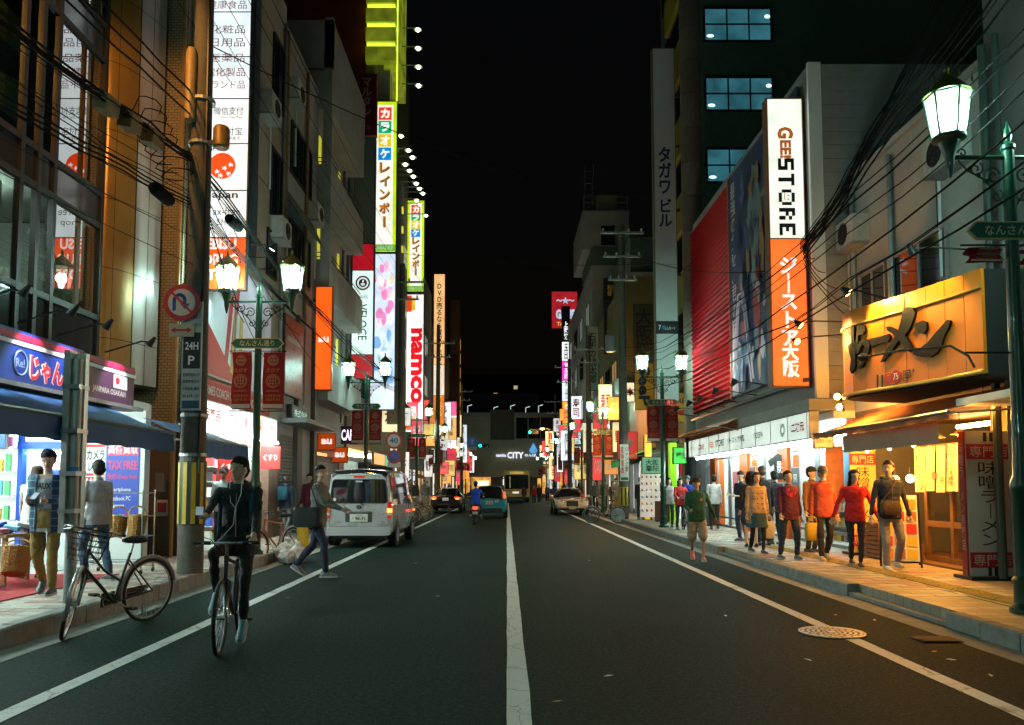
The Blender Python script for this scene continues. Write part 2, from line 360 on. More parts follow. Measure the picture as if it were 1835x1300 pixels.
# ================================================================ street lamps with lanterns, name boards and banners
def lantern_glass():
    m = bpy.data.materials.new('lantern_glass'); m.use_nodes = True; n = m.node_tree; n.nodes.clear(); L = n.links
    o = n.nodes.new('ShaderNodeOutputMaterial'); t = n.nodes.new('ShaderNodeBsdfTransparent'); tr = n.nodes.new('ShaderNodeBsdfTranslucent')
    t.inputs[0].default_value = (.93, .97, 1, 1); tr.inputs[0].default_value = (1, .72, .9, 1)
    mx = n.nodes.new('ShaderNodeMixShader'); mx.inputs[0].default_value = .16
    L.new(t.outputs[0], mx.inputs[1]); L.new(tr.outputs[0], mx.inputs[2]); L.new(mx.outputs[0], o.inputs[0]); return m
LGLASS = lantern_glass()
BULB = M('lantern_bulb', (1, 1, 1), .4, emit=(.82, .95, 1), es=14)
ROOFM = M('lantern_roof', (.10, .12, .02), .45, .3, noise_=.25, scale=12)
def hexring(r, z, k=6): return [V(r * math.cos(2 * math.pi * j / k + .52), r * math.sin(2 * math.pi * j / k + .52), z) for j in range(k)]
def spiral(c, r0, turns, start, sgn, axis_r, n=18):
    return [V(*c) + V(*axis_r) * (sgn * math.cos(start + 2 * math.pi * turns * i / n) * r0 * (1 - .8 * i / n)) + ZP * (math.sin(start + 2 * math.pi * turns * i / n) * r0 * (1 - .8 * i / n)) for i in range(n + 1)]
def add_lantern(parent, x):
    ln = MB(); o = V(x, 0, 0)
    ln.lathe([(.012, 4.70), (.03, 4.78), (.045, 4.84), (.05, 4.93), (.09, 5.04), (.11, 5.10), (.175, 5.13), (.175, 5.16)], (x, 0, 0), 12)
    a, b_ = hexring(.165, 5.16), hexring(.235, 5.62)
    for j in range(6): ln.tube([a[j] + o, b_[j] + o], .013, 5)
    for rr in (a, b_): ln.tube([p + o for p in rr], .013, 5, closed=True)
    lant = ln.build('lantern', GREENP, parent, 40)
    for j in range(6):
        MB().quad(a[j] * .985 + o + ZP * .075, a[(j + 1) % 6] * .985 + o + ZP * .075, b_[(j + 1) % 6] * .985 + o + ZP * .08, b_[j] * .985 + o + ZP * .08).build('pane', LGLASS, lant)
    part(lant, 'bulb', BULB, lambda b: b.lathe([(.03, 5.2), (.05, 5.25), (.055, 5.45), (.03, 5.5)], (x, 0, 0), 12), 60)
    part(lant, 'roof', ROOFM, lambda b: (b.lathe([(.25, 5.625), (.2, 5.69), (.13, 5.77), (.06, 5.83), (.03, 5.86), (.02, 5.9), (.03, 5.925), (.003, 5.99)], (x, 0, 0), 12),
                                          [b.lathe([(.012, 0), (.014, .03), (.002, .09)], p * 1.02 + o, 5) for p in b_]), 35)
    ld = bpy.data.lights.new('lantern_light', 'POINT'); ld.energy = LAMP; ld.color = (.56, 1.0, .83); ld.shadow_soft_size = .09
    lo = bpy.data.objects.new('lantern_light', ld); COL.objects.link(lo); lo.parent = lant; lo.location = (x, 0, 5.4)
def make_post():
    t = thing('street_lamp', '', 'street lamp')
    part(t, 'post', GREENP, lambda b: b.lathe([(.17, 0), (.17, .05), (.125, .1), (.12, .3), (.14, .34), (.105, .38), (.1, 1.25), (.12, 1.3), (.12, 1.36), (.085, 1.45), (.075, 2.6), (.06, 5.0), (.075, 5.02), (.075, 5.06), (.03, 5.1), (.045, 5.16), (.035, 5.22), (.002, 5.34)], n=16), 35)
    part(t, 'arm', GREENP, lambda b: b.tube([(-.64, 0, 4.93), (.64, 0, 4.93)], .026, 8), 40)
    for s in (-1, 1):
        def scr(b):
            b.tube(spiral((s * .17, 0, 4.72), .1, 1.4, .6, s, XP), .011, 5)
            b.tube(spiral((s * .36, 0, 4.80), .085, 1.3, 2.2, s, XP), .010, 5)
            b.tube(spiral((s * .14, 0, 4.5), .075, 1.2, 1.9, s, XP), .010, 5)
            b.tube([(s * .06, 0, 4.38), (s * .1, 0, 4.45), (s * .2, 0, 4.6), (s * .3, 0, 4.7), (s * .45, 0, 4.78), (s * .55, 0, 4.9)], .011, 5)
            b.tube(spiral((s * .5, 0, 4.98), .05, 1.1, 0, s, XP), .009, 5)
            for k in range(3): b.ell((s * (.24 + .09 * k), 0, 4.66 + .07 * k), (.025, .012, .035), 6, 4)
        part(t, 'scrollwork', GREENP, scr)
        add_lantern(t, s * .64)
    hx = [(-.52, 0), (-.43, -.1), (.43, -.1), (.52, 0), (.43, .1), (-.43, .1)]
    sb = part(t, 'name_board', [M('board_edge', (.55, .45, .22), .45), M('board_green', (.008, .13, .085), .4)], lambda b: (b.prism(hx, (0, -.078, 4.09), XP, ZP, .03), b.mat(1), b.prism([(x * .965, z * .84) for x, z in hx], (0, -.082, 4.09), XP, ZP, .003)))
    part(sb, 'lettering', M('board_text', (.62, .66, .5), .5), lambda b: b.text('なんさん通り', (0, -.0855, 4.09), XP, ZP, .68, .115, .012))
    for s in (-1, 1):
        for z in (3.95, 2.77): part(t, 'banner_rail', BLACKM, lambda b: b.tube([(s * .07, 0, z), (s * .56, 0, z)], .012, 5))
    return t
BANR = M('banner_cloth', (.32, .012, .018), .75, noise_=.12, scale=14, bump=.1); BANP = M('banner_print', (.52, .26, .2), .7); BANG = M('banner_gold', (.5, .3, .06), .7); BANW = M('banner_pale', (.6, .6, .6), .7)
def make_banner(s):
    t = thing('street_banner', '', 'banner')
    n = 8
    def cloth(b):
        rows = []
        for i in range(n + 1):
            z = 3.93 - 1.13 * i / n; y = .03 * math.sin(i * .9 + s); rows.append([V(-.2, y + .02 * math.sin(i), z), V(0, y - .015, z), V(.2, y + .012 * math.cos(i), z)])
        b.loft(rows, close=False, caps=False)
    part(t, 'cloth', BANR, cloth, 60)
    f = lambda z, d=.006: -.045
    def em(b, k):
        for (cz, rr) in (((3.76, .1),), ((3.35, .13),))[k]:
            for q in (rr, rr * .8): b.tube([(q * math.cos(a), -.05, cz + q * math.sin(a)) for a in [2 * math.pi * k / 20 for k in range(20)]], .0075, 4, closed=True)
        if k:
          for x, z0, z1 in ((0, 3.27, 3.45), (-.05, 3.3, 3.42), (.05, 3.3, 3.42)): b.box(x - .008, x + .008, -.053, -.047, z0, z1)
          for z in (3.3, 3.36, 3.42): b.box(-.075, .075, -.053, -.047, z - .008, z + .006)
        else: b.box(-.06, .06, -.053, -.047, 3.74, 3.78); b.box(-.04, .04, -.053, -.047, 3.70, 3.715); b.box(-.035, .035, -.053, -.047, 3.8, 3.83)
    for k in (0, 1): part(t, 'emblem', BANP, lambda b: em(b, k))
    part(t, 'lettering', BANP, lambda b: (b.text('えびす', (0, -.05, 3.565), XP, ZP, .26, .085, .015), b.text('日本橋筋商店街', (0, -.05, 3.16), XP, ZP, .25, .04)))
    part(t, 'lettering', BANG, lambda b: (b.text('えびすまつり', (0, -.05, 3.06), XP, ZP, .3, .06, .02), b.text('2017.11', (0, -.05, 2.985), XP, ZP, .26, .05, .02)))
    boxpart(t, 'hem_strip', BANW, -.195, .195, -.055, -.048, 2.82, 2.9)
    return t
post0 = make_post(); ban0 = [make_banner(-1), make_banner(1)]; first = True
POSTS = [(-4.88, 15.2, SWZL, 'green street lamp with twin lanterns beside the drugstore awning, nearest on the left kerb', 'by the drugstore awning'),
         (-4.9, 27.2, SWZL, 'green twin-lantern street lamp behind the silver van', 'behind the silver van'),
         (-4.95, 43., SWZL, 'green twin-lantern street lamp in front of the tall white and red vertical sign', 'before the tall white vertical sign'),
         (-5.1, 56., SWZL, 'small far green street lamp beside the brown striped vertical sign on the left', 'beside the DVD sign'),
         (-5.15, 78., SWZL, 'farthest left street lamp near the traffic signal with blue arrow sign', 'by the far left signal'),
         (5.5, 8.35, SWZR, 'large near green street lamp cut by the right picture edge', 'at the right picture edge'),
         (5.12, 25.6, SWZR, 'green twin-lantern street lamp beside the running man in green', 'beside the running man'),
         (4.92, 39.9, SWZR, 'green twin-lantern street lamp behind the parked cream sedan', 'behind the parked cream car'),
         (5.06, 52.7, SWZR, 'far green street lamp on the right under the striped coloured sign tower', 'under the coloured sign tower'),
         (5.1, 70., SWZR, 'tiny right street lamp among the distant shop lights', 'by the distant right shops'),
         (5.1, 86., SWZR, 'farthest right street lamp just before the station', 'just before the station on the right'),
         (-5.15, 98., SWZL, 'tiny left street lamp just before the station', 'just before the station on the left'),
         (-5.2, 113., SWZL, 'most distant left street lamp beside the warm station shops', 'beside the warm station shops'), (5.1, 100., SWZR, 'second most distant right street lamp beyond the hanging signal', 'beyond the hanging signal'), (5.1, 114., SWZR, 'most distant right street lamp under the dark station glazing', 'under the dark station glazing'),
         (-4.88, 1.6, SWZL, 'green street lamp on the left kerb level with the photographer', 'level with the photographer'),
         (5.03, -8.5, SWZR, 'green street lamp on the right kerb behind the photographer', 'behind the photographer'),
         (-4.9, -11.5, SWZL, 'green street lamp on the left kerb behind the photographer', 'far behind the photographer')]
for x, y, z, lab, blab in POSTS:
    p = post0 if first else copy_tree(post0); p.location = (x, y, z); p['label'] = lab; p['group'] = 'green street lamps along the kerbs'
    for s, w_ in ((-1, 'left'), (1, 'right')):
        bn = ban0[0 if s < 0 else 1] if first else copy_tree(ban0[0 if s < 0 else 1])
        bn.location = (x + s * .31, y, z); bn.rotation_euler = (0, 0, R(random.uniform(-8, 8)))
        if x == 5.5: bn.scale = (1, 1.6, .14); bn.location.z = z + 3.36
        bn['label'] = 'dark red %s-hand festival banner on the street lamp %s' % (w_, blab); bn['group'] = 'red festival banners on the street lamps'
    first = False
# ================================================================ utility poles
POLEM = M('pole_concrete', (.10, .088, .07), .85, noise_=.3, scale=6, bump=.2)
BRN = M('box_brown', (.28, .17, .06), .55, noise_=.2, scale=6); GRYB = M('box_grey', (.2, .2, .19), .5, noise_=.2)
def utility_pole(x, y, z0, h, r0, lab, arms=(), boxes=True, sides=14):
    t = thing('utility_pole', lab, 'utility pole', (x, y, z0), group='concrete utility poles')
    part(t, 'shaft', POLEM, lambda b: b.lathe([(r0, 0), (r0 * .97, 2.5), (r0 * .62, h)], n=sides), 40)
    for az, al in arms:
        part(t, 'crossarm', GALV, lambda b: b.box(-al, al, -.24, -.16, az - .04, az + .04))
        for k in range(4):
            xx = -al + .1 + (2 * al - .2) * k / 3
            part(t, 'insulator', M('porcelain', (.55, .53, .48), .25), lambda b: b.lathe([(.02, 0), (.05, .03), (.03, .06), (.05, .09), (.03, .14), (.01, .16)], (xx, -.2, az + .04), 8), 40)
    return t
up = utility_pole(-4.78, 11.9, SWZL, 11.5, .19, 'stained concrete utility pole carrying the no U-turn sign in front of the tiled building', ((10.9, .8), (10.2, .6)), sides=20)
part(up, 'cable_guard', M('guard_brown', (.3, .2, .09), .5, noise_=.25), lambda b: b.lathe([(.02, 6.9), (.085, 6.95), (.085, 8.0), (.06, 8.1)], (-.12, -.17, 0), 10), 40)
part(up, 'conduit', BLACKM, lambda b: b.tube([(.15, -.14, 1.5), (.13, -.13, 4), (.12, -.11, 7), (.1, -.1, 10)], .022, 6))
part(up, 'drum_box', M('drum_brown', (.23, .14, .05), .5, .3, noise_=.3, scale=10), lambda b: b.lathe([(.1, 6.55), (.125, 6.58), (.125, 6.86), (.1, 6.9)], (.33, -.05, 0), 14), 35)
part(up, 'bracket', BLACKM, lambda b: b.box(.05, .3, -.08, -.02, 6.62, 6.68))
for z in (1.75, 2.35, 6.6, 7.3): part(up, 'clamp_band', GALV, lambda b: b.lathe([(.19, z), (.197, z + .005), (.197, z + .05), (.19, z + .055)], n=16))
# yellow and black guard, adverts wrapped on the pole
part(up, 'guard_sheet', M('guard_black', (.02, .02, .018), .6), lambda b: b.lathe([(.203, .72), (.203, 1.68)], n=20, caps=False))
for k in range(20):
    if k % 2 == 0:
        a = 2 * math.pi * k / 20; part(up, 'yellow_stripe', M('guard_yellow', (.55, .38, .02), .5, noise_=.2), lambda b: b.add([V(math.cos(t) * .207, math.sin(t) * .207, z) for z in (.74, 1.66) for t in (a, a + .31)], [(0, 1, 3, 2)]))
def curved(b, r, a0, a1, z0, z1, n=8): b.add([V(math.sin(a0 + (a1 - a0) * i / n) * r, -math.cos(a0 + (a1 - a0) * i / n) * r, z) for z in (z0, z1) for i in range(n + 1)], [(i, i + 1, n + 2 + i, n + 1 + i) for i in range(n)])
adv = part(up, 'advert_plate', M('advert_white', (.55, .56, .52), .5, noise_=.15), lambda b: (b.slab((.02, -.2, 3.27), XP, ZP, .3, 1.66, .02)))
for tx_, z_, w_, h_ in (('英和数理', 4.0, .22, .07), ('年末17日まで', 3.86, .25, .06), ('ビックカメラ', 3.74, .25, .07), ('全国宅配も可', 2.98, .25, .05), ('営業時間 9-21', 2.88, .25, .05), ('日本橋店 通信', 2.77, .25, .05), ('06-6641-00', 2.66, .25, .05)): part(adv, 'lettering', BTXT, lambda b: b.text(tx_, (.02, -.208, z_), XP, ZP, w_, h_, .01))
part(adv, 'black_panel', BTXT, lambda b: b.slab((.02, -.203, 3.35), XP, ZP, .26, .55, .002))
part(adv, 'lettering', WTXT, lambda b: (b.text('24H', (.02, -.208, 3.42), XP, ZP, .2, .12, .02), b.text('P', (.02, -.208, 3.2), XP, ZP, .1, .14, .02)))
part(adv, 'blue_panel', M('advert_blue', (.02, .09, .13), .5), lambda b: b.slab((.02, -.203, 2.53), XP, ZP, .26, .12, .002))
# round no U-turn sign with arrow plate
ns = thing('traffic_sign', 'round no U-turn sign with red ring and blue arrow fixed on the utility pole', 'road sign', (-4.9, 11.66, 4.27))
SB = M('sign_white', (.5, .51, .5), .45); SR = M('sign_red', (.4, .02, .03), .45); SBL = M('sign_blue', (.02, .08, .4), .45)
part(ns, 'plate', SR, lambda b: b.lathe([(.275, 0), (.28, .006), (.28, .014), (.275, .02)], (0, -.02, 0), 32, (0, -1, 0)), 30)
part(ns, 'white_disc', SB, lambda b: b.lathe([(.205, 0), (.205, .0025)], (0, -.04, 0), 32, (0, -1, 0)))
def uarrow(b):
    pts = [(-.11, -.12), (-.11, .02)] + [(-.03 - .08 * math.cos(a), .03 + .085 * math.sin(a)) for a in (.3, .8, 1.3, 1.8, 2.3, 2.8)] + [(.05, -.02)]
    for (x0, z0), (x1, z1) in zip(pts, pts[1:]):
        d = V(x1 - x0, 0, z1 - z0); q = V(-d.z, 0, d.x).normalized() * .026; e = d.normalized() * .008
        b.add([V(x0, -.0445, z0) - q - e, V(x1, -.0445, z1) - q + e, V(x1, -.0445, z1) + q + e, V(x0, -.0445, z0) + q - e], [(0, 1, 2, 3)])
    b.add([V(-.02, -.046, -.02), V(.13, -.046, -.02), V(.055, -.046, -.11)], [(0, 2, 1)])
part(ns, 'arrow', SBL, uarrow)
part(ns, 'slash', SR, lambda b: b.add([V(-.16, -.048, .135), V(-.135, -.048, .16), V(.16, -.048, -.135), V(.135, -.048, -.16)], [(0, 3, 2, 1)]))
part(ns, 'sub_plate', M('plate_cream', (.42, .4, .3), .5), lambda b: b.slab((.0, -.02, -.42), XP, ZP, .38, .2, .01))
part(ns, 'double_arrow', SR, lambda b: b.prism([(-.16, 0), (-.09, -.045), (-.09, -.015), (.09, -.015), (.09, -.045), (.16, 0), (.09, .045), (.09, .015), (-.09, .015), (-.09, .045)], (0, -.024, -.42), XP, ZP, .002))
# left grey steel post with flat housing
gp = thing('steel_post', 'grey steel post with a tall flat cable housing behind the parked bicycle', 'post', (-4.9, 8.85, SWZL))
part(gp, 'pipe', GALV, lambda b: b.tube([(0, 0, 0), (0, 0, 2.75)], .062, 14), 40)
part(gp, 'housing', M('housing_grey', (.6, .62, .6), .35, .5, noise_=.15), lambda b: b.box(-.03, .075, .03, .11, .8, 2.82))
part(gp, 'housing', M('housing_grey2', (.5, .52, .5), .35, .5, noise_=.15), lambda b: b.box(-.1, -.035, -.1, .1, .78, 2.84))
for z in (1.0, 1.42, 1.9, 2.4): part(gp, 'clamp_band', STEEL, lambda b: b.box(-.108, .083, -.108, .118, z, z + .05))
part(gp, 'sticker', M('sticker_blue', (.05, .2, .5), .5), lambda b: b.lathe([(.066, 1.46), (.066, 1.52)], n=14, caps=False))
utility_pole(-4.78, 35.3, SWZL, 11.5, .2, 'weathered utility pole in front of the karaoke building, behind the speed limit sign', ((10.6, 1.1), (9.8, .8)))
utility_pole(-4.95, 56, SWZL, 13, .2, 'utility pole standing before the vertical DVD sign', ((11.6, 1.2), (10.6, .9)))
utility_pole(-5.1, 88, SWZL, 13, .2, 'thin far utility pole against the dark sky on the left', ((12, 1.3), (11, 1.)))
pr = utility_pole(4.82, 32.2, SWZR, 12.3, .2, 'tall utility pole with crossarms beside the dark building with rooftop tank', ((11.9, .9), (10.9, .8), (9.9, .6)))
part(pr, 'transformer', GRYB, lambda b: b.lathe([(.2, 0), (.24, .04), (.24, .62), (.2, .7), (.05, .76)], (-.5, -.1, 6.9), 14), 35)
part(pr, 'advert_plate', M('advert_cream', (.6, .58, .5), .5), lambda b: b.slab((0, -.205, 2.3), XP, ZP, .36, 1.5, .02))
part(pr, 'lettering', M('advert_red', (.6, .05, .04), .5), lambda b: b.text(vert('阪神質店'), (-.08, -.212, 2.4), XP, ZP, .13, 1.1, .02))
part(pr, 'lettering', BTXT, lambda b: b.text(vert('ジャンク堂'), (.09, -.212, 2.45), XP, ZP, .12, 1.0, .01))
part(pr, 'blue_panel', M('advert_teal', (.01, .1, .09), .5), lambda b: b.slab((0, -.208, 1.64), XP, ZP, .3, .12, .002))
part(pr, 'guard_sheet', M('guard_yellow', (.55, .38, .02), .5), lambda b: b.lathe([(.212, .55), (.212, 1.3)], n=16, caps=False))
for k in range(0, 16, 2):
    a = 2 * math.pi * k / 16; part(pr, 'black_stripe', M('guard_black', (.02, .02, .018), .6), lambda b: b.add([V(math.cos(t) * .216, math.sin(t) * .216, z) for z in (.57, 1.28) for t in (a, a + .36)], [(0, 1, 3, 2)]))
utility_pole(4.95, 47, SWZR, 10.5, .19, 'utility pole beyond the parked cream sedan', ((9.6, .9), (8.8, .7)))
utility_pole(5.0, 62, SWZR, 11.5, .2, 'far right utility pole next to the striped coloured sign tower', ((10.8, 1.2), (9.6, 1.)))
utility_pole(5.1, 82, SWZR, 11, .2, 'farthest right utility pole near the distant signal', ((10.2, 1.2), (9., .9)))
# ================================================================ cables
def cable(a, b, sag, r, lab, group, n=14, wob=.0):
    a, b = V(*a), V(*b); L_ = (b - a).length; pts = []
    for i in range(n + 1):
        t = i / n; p = a.lerp(b, t); p.z -= sag * 4 * t * (1 - t)
        if 0 < i < n: p += V(noise.noise(p * .9 + V(r * 1e3, 0, 0)), 0, noise.noise(p * .9 + V(9, r * 1e3, 0))) * wob
        pts.append(p)
    return tag(MB().tube(pts, r, 5).build('overhead_cable', CABLE), lab, 'cable', group)
CL = 'black overhead cable in the tangle along the left utility poles'; CG = 'overhead cables on the left side'
PX = -4.78
for k in range(7):      # main bundle
    dz = .05 * (k % 3) - .05; dx = .05 * (k // 3)
    cable((PX - .2 + dx, 3.5, 5.75 + dz + .02 * k), (PX - .16 + dx, 11.9, 6.62 + dz), .12 + .012 * k, .014 if k % 2 else .009, CL, CG, 16, .09)
    cable((PX - .16 + dx, 11.9, 6.62 + dz), (PX - .1 + dx, 35.3, 6.3 + dz), .4 + .05 * k, .014 if k % 2 else .009, CL, CG, 16, .08)
CL = 'black cable of the lower bundle slanting along the left poles'; CG = 'lower cable bundle on the left'
for k in range(5):      # lower bundle
    cable((PX - .3 + .04 * k, 3.5, 4.9 + .06 * k), (PX - .12, 11.9, 5.85 + .05 * k), .1, .012 if k < 3 else .007, CL, CG, 16, .08)
    cable((PX - .12, 11.9, 5.85 + .05 * k), (PX, 35.3, 5.7 + .08 * k), .5 + .06 * k, .009, CL, CG, 16, .07)
CL = 'thin black wire strung above the main left cable bundle'; CG = 'upper left wires'
for k in range(3):
    cable((PX - .2, 3.5, 6.75 + .22 * k), (PX - .1, 11.9, 7.25 + .18 * k), .12, .014, CL, CG, 14, .05)
for k in range(5):
    cable((PX - .1 - .1 * k, 3.5, 4.3 + .31 * k), (PX, 11.9, 4.9 + .42 * k), .08, .005, CL, CG, 12)
    cable((PX - .8 + .4 * k, 11.7, 9.75 - .0 * k), (PX - 1 + .5 * k, 38.3, 11.0), .5, .006, CL, CG, 16)
for (z0, y1, x1, z1) in ((6.4, 17.5, -5.95, 5.2), (6.0, 20, -5.95, 4.4), (6.2, 22, -5.9, 5.8), (5.9, 13.8, -6.0, 4.6), (5.6, 13.9, -5.96, 4.3), (6.5, 26, -5.9, 5.0)):
    cable((PX, 11.9, z0), (x1, y1, z1), .35, .008, 'thin service cable dropping from the left utility pole to a facade', 'service drops on the left side')
for k, (y0, z0, l_) in enumerate(((9.35, 6.28, .34), (9.95, 6.34, .32), (10.6, 6.42, .4))):
    c = tag(MB().box(-.09, .09, -l_ / 2, l_ / 2, -.1, .1).build('cable_box', BRN), ['leftmost brown cable splice box hanging in the left wires', 'middle brown cable splice box hanging in the left wires', 'brown cable splice box closest to the left utility pole'][k], 'cable box', 'splice boxes in the left wires')
    c.location = (PX - .16, y0, z0 - .08); c.rotation_euler = (R(6), R(10), R(4))
for (x, y, z, lab) in ((PX - .14, 10.9, 5.66, 'black cylindrical cable closure in the lower left wire bundle'), (PX - .1, 13.7, 6.2, 'black cylindrical cable closure just right of the utility pole')):
    c = tag(MB().lathe([(.02, -.3), (.08, -.26), (.095, -.2), (.095, .2), (.08, .26), (.02, .3)], n=10, ax=(0, 1, 0)).build('cable_closure', CABLE, None, 40), lab, 'cable closure'); c.location = (x, y, z)
loop = MB()
for k in range(7):
    cz = 6.3 + .12 * k; loop.tube([V(PX - .3 - .05 * k + .22 * math.cos(a) + .05 * math.sin(3 * a), 11.75 - .08 * k, cz + (.1 + .03 * k) * math.sin(a)) for a in [2 * math.pi * i / 14 for i in range(12)]], .009, 4)
tag(loop.build('cable_coil', CABLE), 'loose black cable loops bunched beside the left utility pole', 'cable')
CRL = 'dark overhead cable strung along the right side of the street'; CRG = 'overhead cables on the right side'
for k in range(8):
    z = 4.25 + .24 * k + .1 * (k % 2)
    cable((5.0 + .1 * (k % 3), 1.5, z + .6), (4.85 + .06 * (k % 3), 32, z + 1.2), .9 + .12 * (k % 4), .008 if k % 3 else .013, CRL, CRG, 22, .1)
CRL = 'dark cable descending from the upper right corner toward the cable knot'; CRG = 'cables descending at the upper right'
for k in range(6):
    cable((5.1 + .05 * k, 3.2, 7.3 + .25 * k), (5.05, 13.2, 5.5 + .04 * k), .05, .008 if k % 2 else .014, CRL, CRG, 16, .1)
for k in range(9):
    cable((6.55 + .03 * k, 9.9 - .06 * k, 9.8 + .15 * k), (5.06 + .02 * k, 13.1 + .05 * k, 5.5 + .05 * (k % 4)), .3 + .04 * k, .008 + .003 * (k % 3), 'black cable in the thick bundle dropping behind the near right lantern', 'cable bundle dropping at right', 16, .12)
for k in range(5):
    cable((5.06, 13.1, 5.3 + .08 * k), (6.9, 15 + .5 * k, 4.6 + .5 * k), .15, .008, 'thin service cable running to the pixel letter sign', 'service drops on the right side', 10, .05)
for k in range(6):
    cable((4.85, 32, 10.8 + .2 * k), (5.0, 62, 10 + .2 * k), .7, .008, 'thin dark cable between the far right utility poles', 'far right overhead cables')
    cable((PX, 35.3, 10 + .2 * k), (-4.95, 56, 11 + .15 * k), .5, .008, 'thin dark cable between the far left utility poles', 'far left overhead cables')
for a, b_, s_, lab in (((PX, 11.9, 8.5), (6.4, 31, 13.5), .9, 'long thin cable crossing the street high from left pole to right building'),
                       ((-4.78, 35.3, 12.2), (6.0, 30.4, 10.3), .25, 'thin level cable crossing the street below the rooftop tank'),
                       ((4.85, 32.2, 11.5), (5.75, 16.4, 6.1), .4, 'cable running from the right utility pole to the pixel letter sign')):
    cable(a, b_, s_, .010, lab, None, 20)
# ================================================================ building helpers
DGLASS = M('dark_glass', (.012, .016, .02), .05, spec=.7); FRM = M('window_frame', (.03, .03, .032), .45, .5)
MIRG = glass('mirror_glass', (.8, .86, .84), .34, .012); CLEARG = glass('shop_glass', (.95, .97, .97), .02, .01)
TUBE = M('tube_light', (1, 1, 1), .4, emit=(.74, 1, .93), es=230); WTUBE = M('tube_warm', (1, .9, .7), .4, emit=(1, .55, .16), es=80)
WALLS = dict(grey=M('wall_grey', (.32, .31, .29), .85, noise_=.22, scale=1.2, bump=.1), dark=M('wall_dark', (.11, .11, .105), .85, noise_=.25, scale=1.2, bump=.1),
             beige=M('wall_beige', (.38, .33, .26), .85, noise_=.22, scale=1.1, bump=.1), pale=M('wall_pale', (.42, .41, .37), .8, noise_=.2, scale=1., bump=.08),
             olive=M('wall_olive', (.17, .16, .07), .85, noise_=.25, scale=1.1, bump=.1), redb=M('wall_red', (.16, .022, .012), .8, noise_=.2, scale=1.5),
             brown=M('wall_brown', (.12, .075, .05), .8, noise_=.25, scale=1.4, bump=.1), green=M('wall_green', (.11, .145, .11), .85, noise_=.25, scale=1.2))
def block(root, side, x, y0, y1, zb, zt, mat, deep=9., name='wall'):
    a, b = (x - deep, x) if side < 0 else (x, x + deep)
    return boxpart(root, name, mat, a, b, y0, y1, zb, zt)
def fpt(side, x, y, z): return V(x, y, z)
def SF(side): return LF if side < 0 else RF
def window(root, side, x, yc, zc, w_, h_, pane=None, frame=None, nx=2, nz=1, sill=True):
    f = SF(side); n = f['r'].cross(f['u']); o = MB(); c = V(x, yc, zc)
    fr = frame or FRM; t = .05
    for a in (-1, 1):
        o.slab(c + f['r'] * (a * (w_ / 2 + t / 2)) + n * .05, f['r'], f['u'], t, h_ + 2 * t, .06); o.slab(c + f['u'] * (a * (h_ / 2 + t / 2)) + n * .05, f['r'], f['u'], w_, t, .06)
    for k in range(1, nx): o.slab(c + f['r'] * (-w_ / 2 + w_ * k / nx) + n * .045, f['r'], f['u'], t * .7, h_, .04)
    for k in range(1, nz): o.slab(c + f['u'] * (-h_ / 2 + h_ * k / nz) + n * .045, f['r'], f['u'], w_, t * .7, .04)
    wo = o.build('window', fr, root)
    for i in range(nx):
        for j in range(nz):
            MB().slab(c + f['r'] * (-w_ / 2 + w_ * (i + .5) / nx) + f['u'] * (-h_ / 2 + h_ * (j + .5) / nz) + n * (.012 + .004 * (i % 2)), f['r'], f['u'], w_ / nx - t * .7, h_ / nz - t * .7, .01).build('pane', pane or DGLASS, wo)
    return wo
def cwindow(root, xc, y, zc, w_, h_, pane=None, nx=2, nz=1, frame=None):    # facing the camera
    o = MB(); c = V(xc, y, zc); t = .06
    for a in (-1, 1):
        o.slab(c + XP * (a * (w_ / 2 + t / 2)) - YP * .05, XP, ZP, t, h_ + 2 * t, .06); o.slab(c + ZP * (a * (h_ / 2 + t / 2)) - YP * .05, XP, ZP, w_, t, .06)
    for k in range(1, nx): o.slab(c + XP * (-w_ / 2 + w_ * k / nx) - YP * .045, XP, ZP, t * .8, h_, .04)
    for k in range(1, nz): o.slab(c + ZP * (-h_ / 2 + h_ * k / nz) - YP * .045, XP, ZP, w_, t * .8, .04)
    wo = o.build('window', frame or FRM, root)
    for i in range(nx):
        for j in range(nz): MB().slab(c + XP * (-w_ / 2 + w_ * (i + .5) / nx) + ZP * (-h_ / 2 + h_ * (j + .5) / nz) - YP * .012, XP, ZP, w_ / nx - t * .8, h_ / nz - t * .8, .01).build('pane', pane or DGLASS, wo)
    return wo
def shutter(root, side, x, y0, y1, z0, z1, mat):
    n = int((z1 - z0) / .09)
    def f(b):
        s = 1 if side < 0 else -1
        for k in range(n):
            za = z0 + (z1 - z0) * k / n; zb = za + (z1 - z0) / n
            p = [(x, y0, za), (x, y1, za), (x + s * .02, y1, (za + zb) / 2), (x + s * .02, y0, (za + zb) / 2), (x, y1, zb), (x, y0, zb)]
            b.add(p, [(0, 1, 2, 3), (3, 2, 4, 5)])
    return part(root, 'shutter', mat, f)
FRAMEM = M('sign_frame', (.05, .05, .05), .5, .4); FRAMEW = M('sign_frame_pale', (.4, .4, .4), .5, .3)
